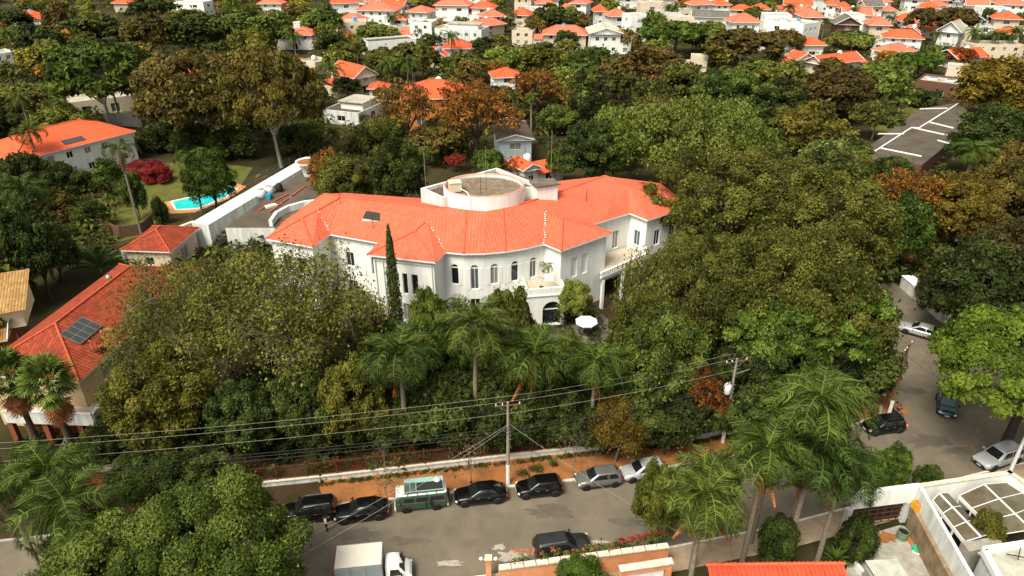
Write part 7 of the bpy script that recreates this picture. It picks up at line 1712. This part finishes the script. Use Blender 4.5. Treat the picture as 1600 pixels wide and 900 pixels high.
 ('umbrella', 'brown', 1497, 58, 8, 62, (.95, .85, .8), 'spreading brown tree at the top right, right one', 1, {}),
 ('umbrella', 'brown', 1160, 110, 40, 115, (.85, .85, .8), 'broad brown-green tree around the orange umbrella tree', 0, {}),
 ('umbrella', 'brown', 1020, 145, 68, 120, (1.05, .9, .8), 'broad brownish tree right of the dark conifer', 1, {}),
 ('umbrella', 'olive', 975, 172, 102, 85, (.75, .75, .8), 'flat-crowned olive tree right beside the dark conifer', 0, {}),
 ('round', 'olive', 1062, 170, 93, 75, (.8, .85, .7), 'dense olive tree left of the glossy dark tree', 1, {}),
 ('umbrella', 'olive', 645, 130, 62, 90, (.9, .9, .7), 'olive umbrella tree above the dark palms', 0, {}),
 ('umbrella', 'yellow', 722, 130, 80, 82, (.75, .8, .7), 'yellow-green umbrella tree below the palm-side house', 1, {}),
 ('round', 'light', 587, 75, 32, 68, (1.05, 1.0, 1.0), 'pale cream-green tree in front of the cream flat house', 0, {}),
 ('round', 'yellow', 842, 125, 62, 85, (.75, .75, .6), 'yellow-crowned tree below the pink and white house', 0, {}),
 ('round', 'dark', 884, 85, 43, 42, (1, 1.1, .9), 'round dark tree in front of the pink and white house', 1, {}),
 ('round', 'dark', 60, 108, 32, 80, (.9, 1, .9), 'dark round tree at the upper left, beside a palm', 0, {}),
 ('round', 'brown', 85, 62, 5, 45, (.9, .8, .8), 'reddish-brown round tree beside the top-left orange roof', 1, {}),
 ('round', 'dark', 145, 80, 18, 100, (1, 1.05, .9), 'dark broad tree at the upper left', 1, {}),
 ('round', 'brown', 228, 92, 15, 75, (.85, .9, .7), 'brown-green tree above the umbrella pair', 0, {}),
 ('round', 'dark', 305, 85, 12, 90, (1.1, 1.2, 1), 'dark green tree behind the left umbrella tree', 0, {}),
]
for kind, leaf, px, by, ty, w, tint, lab, var, kw in TL: tree(kind, leaf, px, by, ty, w, tint, label=lab, var=var, **kw)
# smaller listed trees, described from what stands beside them
TS = [('round','dark',235,38,-8,75),('bush','yellow',135,20,-3,28),('round','mid',365,80,12,82),('round','mid',425,85,12,75),('round','mid',505,66,5,64),('round','dark',515,98,40,56),('round','yellow',535,102,62,46),
 ('round','olive',560,95,58,34),('round','dark',755,90,55,44),('round','brown',785,100,62,48),('round','dark',865,62,2,72),('round','yellow',893,52,4,30),('round','brown',838,66,20,40),('round','mid',930,112,68,58),('round','mid',1022,66,12,44),
 ('umbrella','olive',1088,84,46,46),('umbrella','brown',1225,90,42,72),('round','dark',1415,72,40,32),('round','mid',1335,75,50,72),('round','dark',1545,48,8,26),('umbrella','orange',1388,108,76,42),('round','olive',480,232,185,60),('bush','dark',250,235,190,70),
 ('bush','dark',360,245,195,80),('bush','dark',300,240,185,70),('bush','dark',460,240,190,70),('bush','olive',580,240,185,60),('bush','mid',610,225,180,55),('round','mid',445,130,90,50),('round','olive',470,150,120,45),('round','dark',540,150,118,50),('bush','olive',700,230,180,80),
 ('round','dark',780,180,130,70),('round','mid',870,210,160,60),('round','dark',960,230,165,80),('round','olive',1190,150,105,50),('round','mid',1200,255,200,70),('bush','dark',1230,290,240,80),('round','mid',1340,270,215,60),('bush','dark',1480,150,128,60),('bush','dark',1440,165,138,60),
 ('round','dark',20,60,10,60),('round','olive',110,120,70,60),('bush','olive',60,165,130,70),('bush','dark',20,210,160,70),('bush','mid',90,190,150,50),('round','mid',380,60,8,60),('round','dark',340,110,60,50),('round','brown',465,40,5,50),('round','mid',660,60,30,34),('round','dark',790,50,25,30),
 ('round','olive',1115,60,30,45),('round','mid',1180,40,8,40),('round','dark',1240,20,-5,50),('round','dark',1395,60,35,28),('round','mid',1470,100,68,50),('round','dark',1560,85,48,50),('round','olive',1490,40,15,30),('round','brown',1300,120,88,46),('round','dark',1285,155,110,70),
 ('round','mid',700,150,110,60),('round','dark',600,170,135,50),('bush','dark',1400,330,285,80),('bush','dark',1360,380,310,90),('bush','mid',1460,340,290,60),('round','dark',1590,330,270,80),('bush','dark',20,290,240,60),('bush','dark',130,300,265,40)]
DESC = {'dark': 'dark green', 'mid': 'mid green', 'olive': 'olive green', 'yellow': 'yellowish', 'brown': 'brown-green', 'orange': 'orange', 'light': 'pale green', 'bright': 'bright green'}
KD = {'round': 'round-crowned tree', 'umbrella': 'flat-crowned tree', 'bush': 'low bushy tree', 'open': 'open-crowned tree', 'lobed': 'lumpy-crowned tree', 'feathery': 'feathery tree'}
for i, (kind, leaf, px, by, ty, w) in enumerate(TS):
    k = random.uniform(.85, 1.4); tree(kind, leaf, px, by, ty, w, (k, k * random.uniform(.95, 1.1), k * .9), desc=DESC[leaf] + ' ' + KD[kind], var=i % 2)
# palms
PL = [(738, 700, 515, 1.2, 24, 5, (1.05, 1, 1), 'tall feather palm with orange dead frond before the curved wall'), (624, 705, 562, 1.25, 22, 3, (.8, .9, .9), 'drooping feather palm left of the tall palm, garden'), (832, 705, 562, 1.2, 24, 5, (.9, .95, .9), 'feather palm with brown hanging fronds, garden centre'), (930, 698, 572, 1.05, 20, 5, (.9, .98, .9), 'feather palm with rusty dead fronds below the parasol'),
 (1100, 935, 785, 1.0, 30, 7, (1.35, 1.3, 1.2), 'bright feather palm with orange dead fronds at the bottom edge'), (1105, 890, 745, .9, 26, 2, (1.0, 1.05, 1), 'feather palm directly behind the bright palm'), (1197, 893, 712, 1.0, 28, 7, (.95, 1.05, 1), 'slender-trunked palm with long rusty skirt'), (1285, 865, 640, 1.15, 30, 3, (1.1, 1.15, 1.1), 'tallest feather palm of the right cluster'),
 (1318, 880, 738, 1.0, 26, 4, (.75, .9, .9), 'dark feather palm right beside the yard gate'), (1270, 880, 710, 1.15, 28, 3, (.65, .8, .8), 'shaded feather palm in the middle of the right cluster'), (1215, 850, 668, .8, 18, 2, (.9, 1.0, .95), 'small feather palm left of the tallest cluster palm'),  # middle palm has a darker frond tint
 (105, 955, 800, 1.1, 24, 4, (.9, 1, .95), 'feather palm with reddish trunk at lower left corner'), (82, 900, 742, 1.0, 22, 2, (.95, 1.05, .95), 'feather palm before the balcony house, lower left'), (8, 900, 770, .9, 16, 1, (.45, .6, .6), 'shaded palm cut by the left edge'),  # edge palm has a darker frond tint
 (186, 367, 238, .85, 12, 5, (1, .95, .8), 'tall thin palm with dead skirt on the pool lawn'), (297, 333, 248, .9, 14, 1, (1.0, 1.1, .9), 'slim palm leaning beside the round pool tree'), (38, 440, 305, 1.15, 22, 2, (.5, .65, .65), 'dark heavy palm at the left edge, upper of two'), (15, 450, 350, 1.0, 20, 2, (.5, .62, .62), 'dark heavy palm at the left edge, lower of two'),
 (45, 290, 210, 1.0, 16, 2, (1.0, .95, .8), 'palm in front of the pool house roof'), (655, 320, 245, .85, 16, 2, (1.1, 1.05, .9), 'palm with yellow skirt behind the mansion, left of turret'), (1520, 330, 240, 1.1, 16, 0, (.9, 1.1, .9), 'palm at the lower corner of the wide flat roof')]
for i, (px, by, cy, sz, nf, dd, tint, lab) in enumerate(PL): palm(px, by, cy, sz, nf, dd, tint=tint, label=lab, seed=i * 13 + 3)
fan_palm(76, 735, 600, 1.4, 'fan palm with shaggy dead skirt before the balcony, right one', 3); fan_palm(18, 722, 590, 1.4, 'fan palm with shaggy dead skirt at left edge, left one', 8)
FP = [(160,192,82,26),(30,222,150,24),(8,110,50,26),(458,112,55,22),(520,152,106,26),(605,142,98,24),(636,150,95,28),(705,102,55,20),(612,52,26,16),(628,50,24,14),(800,62,22,16),(872,50,14,16),(978,82,48,16),(1045,40,10,16),(1055,42,12,15),(1215,112,85,24),(1235,40,10,16),(1335,40,14,14),(1245,125,100,20),(1525,90,48,22),(1558,92,52,18),(1588,92,48,22),(1395,60,28,12),(1118,190,115,28),(520,240,205,20),(830,240,150,16),(802,240,148,16),(1290,60,30,12),(1465,85,52,14),(1180,30,6,14),(660,310,262,18),(1265,150,118,16)]
for i, (px, by, cy, r) in enumerate(FP):
    k = random.uniform(.75, 1.1); far_palm(px, by, cy, r, (k, k, k * .9), var=i, desc='feathery palm')
# single plants
p = G(622, 528); spire('slim dark cypress standing before the mansion bay', p, ZAT(610, 349, p.y), .85, 4, 'dark', (.9, 1.0, .9), 5200, .2)
conifer('very dark conifer in the upper centre, right of the orange tree', G(905, 205), ZAT(905, 84, G(905, 205).y), 5.2, 9, (.5, .52, .6)); conifer('dark slim conifer beside the very dark conifer', G(932, 200), ZAT(932, 105, G(932, 200).y), 3.4, 10, (.55, .58, .6))
blade_plant('traveller_palm', 'large paddle-leaved plant beside the small cottage', G(158, 425), 26, 4.2, .62, 3, 'palm', (1.6, 1.8, 2.2), .6, fan=.3); blade_plant('dracaena', 'spiky dark dracaena left of the paddle-leaved plant', G(95, 405), 30, 2.2, .22, 5, 'palm', (.6, .8, .7), 2.4)
blade_plant('cycad', 'rosette cycad by the yard wall, right cluster', G(1303, 885), 28, 1.5, .22, 7, 'palm', (.9, 1.1, .9), .5); blade_plant('agave', 'pale star-shaped plant behind the fence railings', G(507, 735), 22, 1.3, .14, 8, 'light', (.8, .9, .8), .4)
# papaya-like plant on the terrace: thin crooked stem, tuft of leaves
pt = Vector(G(846, 452, 4.55)); T = thing('potted_tree', 'thin crooked potted tree with pale tuft on the porch terrace', 'plant', pt); mb = MB(); mb.tube([(0, 0, 0), (.05, 0, .9), (.3, 0, 1.6), (.2, 0, 2.2), (.55, 0, 3.2)], .035, 5); mb.tube([(.3, 0, 1.4), (-.35, 0, 1.7)], .025, 5); mb.build('stem', BARK_W, T); mb = MB(); mb.lathe([(.2, 0), (.28, .35), (.24, .35)], 12, capt=False); mb.build('pot', METAL_D, T)
for k in range(14): o = mesh_obj('frond', FROND[k % 4], T); o.location = (.55, 0, 3.2); o.rotation_euler = (0, -R(60 - 7 * k), k * 2.4); o.scale = (.33, .33, .33); o.color = (1.6, 1.4, 1.3, 1)
for i, (px, by, ty, sd_, lf) in enumerate(((606, 784, 706, 3, 3), (737, 757, 690, 5, 2), (896, 746, 672, 8, 2), (1045, 706, 645, 9, 2), (1362, 640, 570, 12, 0))):
    p = G(px, by, .1); bare_tree(('bare street tree behind the green camper van, left', 'bare street tree behind the black saloon by the pole', 'bare street tree beside the grey hatchback', 'bare thin tree against the garden fence, right', 'leafless sapling on the soil corner')[i], p, ZAT(px, ty, p.y) , sd_, spread=.42, leaves=lf)
bare_tree('leafless pale tree with forked boughs behind the white wall', G(1412, 420), 9, 21, BARK_W, .6); bare_tree('grey twiggy bare tree at the right edge', G(1590, 520), 8, 22, BARK, .6)
# climbing and bedding plants
def px_line(pts, n, z, jx=.3):
    out = []
    for i in range(n):
        t = i / (n - 1) * (len(pts) - 1); k = min(int(t), len(pts) - 2); f_ = t - k; p = G(*pts[k]).lerp(G(*pts[k + 1]), f_); out.append((p.x + random.uniform(-jx, jx), p.y + random.uniform(-jx, jx), random.uniform(*z)))
    return out
FWl = [(*p, 0) for p in FW[1:5]]
def along_fence(n, z, dy, x0=-18, x1=30):
    out = []; pp = along(FW[1:6], .05)
    for i in range(n): p, t = random.choice(pp); nn = Vector((-t.y, t.x)); q = p + nn * dy * random.uniform(.6, 1.6); out.append((q.x, q.y, random.uniform(*z)))
    return out
tag(leaf_mass('bougainvillea', along_fence(70, (.7, 2.0), .5), [.3], 20, .16, 'flower', 31, (.55, .6, .7)), 'dull red bougainvillea tangled in the fence railings', 'plants', kind='stuff')
tag(leaf_mass('hedge', along_fence(200, (.3, 1.5), 2.2), [.5], 40, .2, 'dark', 32, (.8, .85, .8)), 'dark hedge growing behind the fence railings', 'hedge', kind='stuff')
tag(leaf_mass('verge_grass', [(x, y - .5 + random.uniform(-.25, .12), .14) for x, y, z in along_fence(420, (0, .1), .01)], [.26], 26, .12, 'olive', 33, (.5, .55, .4), .5), 'strip of dark grass along the foot of the garden wall', 'grass', kind='stuff')
tag(leaf_mass('flower_bed', px_line([(800, 905), (900, 893), (960, 880), (1045, 860)], 70, (1.2, 2.25), .2), [.38], 40, .14, 'mid', 34, (.9, 1, .7)), 'green bedding plants behind the peach street wall', 'plants', kind='stuff')
tag(leaf_mass('red_flowers', px_line([(958, 879), (1000, 871), (1045, 858)], 34, (2.1, 2.45), .15), [.22], 26, .1, 'flower', 35, (1, 1, 1)), 'red flowers in the bed above the peach garage', 'flowers', kind='stuff')
tag(leaf_mass('orange_flowers', px_line([(800, 892), (830, 890), (960, 888)], 22, (1.9, 2.3), .2), [.22], 20, .1, 'dry', 36, (1.2, 1, 1)), 'orange flowers along the peach street wall', 'flowers', kind='stuff')
for k, (x, y) in enumerate(((815, 745), (833, 737), (845, 737), (862, 730))):
    p = G(x, y); T = thing('shrub', ('low dark tuft at the foot of the garden wall, ' + ('first', 'second', 'third', 'fourth')[k] + ' from the pole'), 'shrub', p + Vector((0, 0, .1))); set_org(p); leaf_mass('foliage', [(p.x + random.uniform(-.3, .3), p.y + random.uniform(-.2, .2), .35) for _ in range(5)], [.32], 40, .13, 'dark', 60 + k, (1, 1.1, 1), .8, T); set_org()
# roses of the garden: scattered undergrowth nobody could count
def in_poly(p, P):
    c = False; j = len(P) - 1
    for i in range(len(P)):
        if (P[i][1] > p[1]) != (P[j][1] > p[1]) and p[0] < (P[j][0] - P[i][0]) * (p[1] - P[i][1]) / (P[j][1] - P[i][1]) + P[i][0]: c = not c
        j = i
    return c
gp = [(v.x, v.y) for v in gpoly]; ug = []
mans = [(-31, 76), (26, 76), (26, 102), (-31, 102)]
while len(ug) < 900:
    p = (random.uniform(-48, 48), random.uniform(44, 100))
    if in_poly(p, gp) and not in_poly(p, mans): ug.append((p[0], p[1], random.uniform(.2, 1.6)))
tag(leaf_mass('undergrowth', ug, [.8, 1.0, .6], 60, .26, 'dark', 40, (.85, .9, .85)), 'dark undergrowth covering the mansion garden', 'undergrowth', kind='stuff')
# dark trees filling the garden
DG = [(330, 715, 640), (420, 725, 655), (500, 728, 640), (585, 722, 620), (655, 720, 610), (700, 712, 590), (770, 715, 600), (800, 690, 575), (870, 700, 590), (905, 712, 640), (985, 700, 600), (1060, 695, 610), (1120, 665, 560), (1165, 655, 545), (1200, 668, 580), (1250, 650, 560), (1310, 640, 540), (1340, 625, 520), (640, 620, 520), (700, 625, 545), (585, 640, 560), (520, 640, 575), (420, 650, 575), (770, 630, 540), (880, 640, 560), (975, 610, 540), (1110, 590, 500), (1180, 600, 505), (210, 690, 640), (330, 690, 620), (1290, 660, 590), (1150, 690, 620), (560, 692, 632), (632, 692, 625), (722, 692, 618), (862, 690, 618), (925, 688, 622), (770, 692, 622), (600, 680, 600), (820, 690, 600)]
for i, (px, by, ty) in enumerate(DG):
    k = random.uniform(.7, 1.25); by, ty = min(by, 692), ty - 10; tree('round' if i % 3 else 'lobed', 'dark', px, by, ty, random.uniform(85, 130), (k, k * 1.1, k), desc='shadowy dark garden tree', var=i % 2, lod=1)  # dark leaf colour with a random tint
# background undergrowth and fill trees
def hidden_zone(px, py, w, top):
    """keep what the photograph shows open: lawn and pool, street, hall roof, annex roof"""
    for x0, y0, x1, y1 in ((200, 240, 400, 345), (310, 235, 500, 350), (1340, 160, 1500, 245), (1395, 480, 1600, 760), (430, 262, 1080, 420), (170, 150, 225, 200), (180, 340, 315, 400), (0, 415, 200, 600)):
        if px + w / 2 > x0 and px - w / 2 < x1 and py > y0 and top < y1: return True
    return False
bg_ug = []; tries = 0
HB = []
for sh, c, r, T in HOUSES:
    x, y = PXY(c); s = FPX / depth(c); HB.append((x, y, r * s, c, r, sh))
while len(bg_ug) < 4800 and tries < 40000:
    tries += 1; D = 85 + 400 * random.random() ** 1.4; x = random.uniform(-.98, .98) * D
    if any((x - c.x) ** 2 + (D - c.y) ** 2 < (r + 1) ** 2 for _, _, _, c, r, _ in HB): continue
    px, py = PXY((x, D, 0))
    if hidden_zone(px, py, 10, py - 10): continue
    bg_ug.append((x, D, random.uniform(.3, 1.8)))
tag(leaf_mass('undergrowth', bg_ug, [1.9, 2.6, 1.4], 26, .75, 'dark', 41, (1.5, 1.4, 1.1)), 'low shrubs and ground cover between the far houses', 'undergrowth', kind='stuff')
FILL = []; tries = 0; placed = [(o.location.x, o.location.y) for o in COL.objects if o.type == 'EMPTY' and o.get('category') in ('tree', 'palm tree') and o.location.y > 90]
fk = [('round', 'dark', .22), ('round', 'mid', .18), ('round', 'olive', .14), ('umbrella', 'brown', .09), ('round', 'brown', .10), ('umbrella', 'olive', .06), ('round', 'yellow', .09), ('open', 'orange', .06), ('round', 'light', .06)]
while len(FILL) < 560 and tries < 60000:
    tries += 1; D = 100 + 350 * random.random(); x = random.uniform(-.98, .98) * D
    if any((x - a) ** 2 + (D - b) ** 2 < 24 + D * .05 for a, b in placed): continue
    Rr = random.uniform(3.4, 6.4); Hh = random.uniform(6, 11)
    if any((x - c.x) ** 2 + (D - c.y) ** 2 < (r + Rr * .6) ** 2 for _, _, _, c, r, _ in HB): continue
    px, py = PXY((x, D, 0)); s = FPX / depth((x, D, Hh * .6)); w = 2 * Rr * s; top = PXY((x, D, Hh))[1]
    if hidden_zone(px, py, w, top) or px < -300 or px > 1900 or top < -40 and py < -5: continue
    # do not cover the roofs and upper walls seen in the photograph
    if any(D < c.y and abs(px - hx) < hr * .85 + w * .35 and top < hy + 5 and py > hy - 12 for hx, hy, hr, c, r, sh in HB): continue
    q = random.random(); acc = 0
    for kind, leaf, pr in fk:
        acc += pr
        if q <= acc: break
    placed.append((x, D)); k = random.uniform(.85, 1.5); FILL.append((w if 0 < px < 1600 else w * .01, kind, leaf, x, D, Rr, Hh, k))
for k_ in range(70):                                   # the wood goes on past the frame
    s_ = random.choice((-1, 1)); D = random.uniform(62, 125) if s_ > 0 else random.uniform(60, 120); FILL.append((.001, 'round', random.choice(('dark', 'mid', 'olive')), s_ * (.80 * D + random.uniform(4, 30)), D, random.uniform(4, 6.5), random.uniform(7, 11), 1.1))
FILL.sort(key=lambda q: -q[0])
NI = 66
for i, (w, kind, leaf, x, D, Rr, Hh, k) in enumerate(FILL[:NI]):
    tree_at(kind, leaf, Vector((x, D, 0)), Rr, Hh, (k, k * random.uniform(.92, 1.1), k * .85), None, DESC[leaf] + ' ' + KD[kind], i % 2)
# the rest of the far wood reads as one mass
WV, WR, WM = [], [], []; wl = ['dark', 'mid', 'olive', 'brown', 'yellow', 'orange', 'light']; rngw = np.random.default_rng(77); tbw = MB()
for (w, kind, leaf, x, D, Rr, Hh, k) in FILL[NI:]:
    n = 34; C = crown_centres(n, rngw, .70 if kind == 'round' else .45, 1.0, -.5); rad = .30 * rngw.uniform(.7, 1.25, len(C)); ax = np.array([0, 0, 1.0]); C = ax + (C - ax) * .84
    V, rn = clump_leaves(C, rad, 24, .17, .11, rngw, .75); V = V * np.array([Rr, Rr, Hh / 1.85]) + np.array([x, D, 0]); WV.append(V); WR.append(np.clip(rn * .8 + (k - 1.1) * .5 + .15, 0, 1)); WM.append(np.full(len(V), wl.index(leaf)))
    tbw.tube([(x, D, -.2), (x + .1, D, Hh * .6)], [.3, .18], 5, cap=False)
wo = mesh_obj('woodland', quad_mesh('woodland', np.concatenate(WV), np.concatenate(WR), [LM[q] for q in wl], np.concatenate(WM))); wo.color = (1.25, 1.2, 1, 1); tag(wo, 'distant tree canopy filling the gaps between the far houses', 'trees', kind='stuff')
tag(tbw.build('woodland_trunks', BARK_D), 'trunks of the distant tree canopy', 'trees', kind='stuff')
# ------------------------------------------------------------------ labels for the plants described by their neighbours
ORD = ['leftmost', 'second from left', 'third from left', 'fourth from left', 'fifth from left', 'sixth from left', 'seventh from left', 'eighth from left', 'ninth from left', 'tenth from left', 'eleventh from left', 'twelfth from left', 'thirteenth from left', 'fourteenth from left', 'fifteenth from left', 'sixteenth from left']
groups = {}
for T, desc, h in PLANTS:
    p = Vector(T.location); x, y = PXY(p + Vector((0, 0, h))); best = min((b for b in HB if b[5]), key=lambda b: (b[0] - x) ** 2 + 2 * (b[1] - y) ** 2)
    if 'garden tree' in desc: rel = 'in the mansion garden'; ref = ('left of the cypress' if x < 600 else 'between cypress and parasol' if x < 915 else 'right of the parasol')
    else:
        dx = x - best[0]; rel = ('left of' if dx < -best[2] * .6 else 'right of' if dx > best[2] * .6 else ('in front of' if p.y < best[3].y else 'behind')); ref = best[5]
    groups.setdefault('%s %s %s' % (desc, rel, ref), []).append((x, T))
for lab, L in groups.items():
    L.sort(key=lambda q: q[0])
    for i, (x, T) in enumerate(L):
        T['label'] = lab if len(L) == 1 else '%s, %s' % (lab, ORD[min(i, 15)])
        T['group'] = 'trees of the quarter' if 'garden' not in lab else 'trees of the mansion garden'
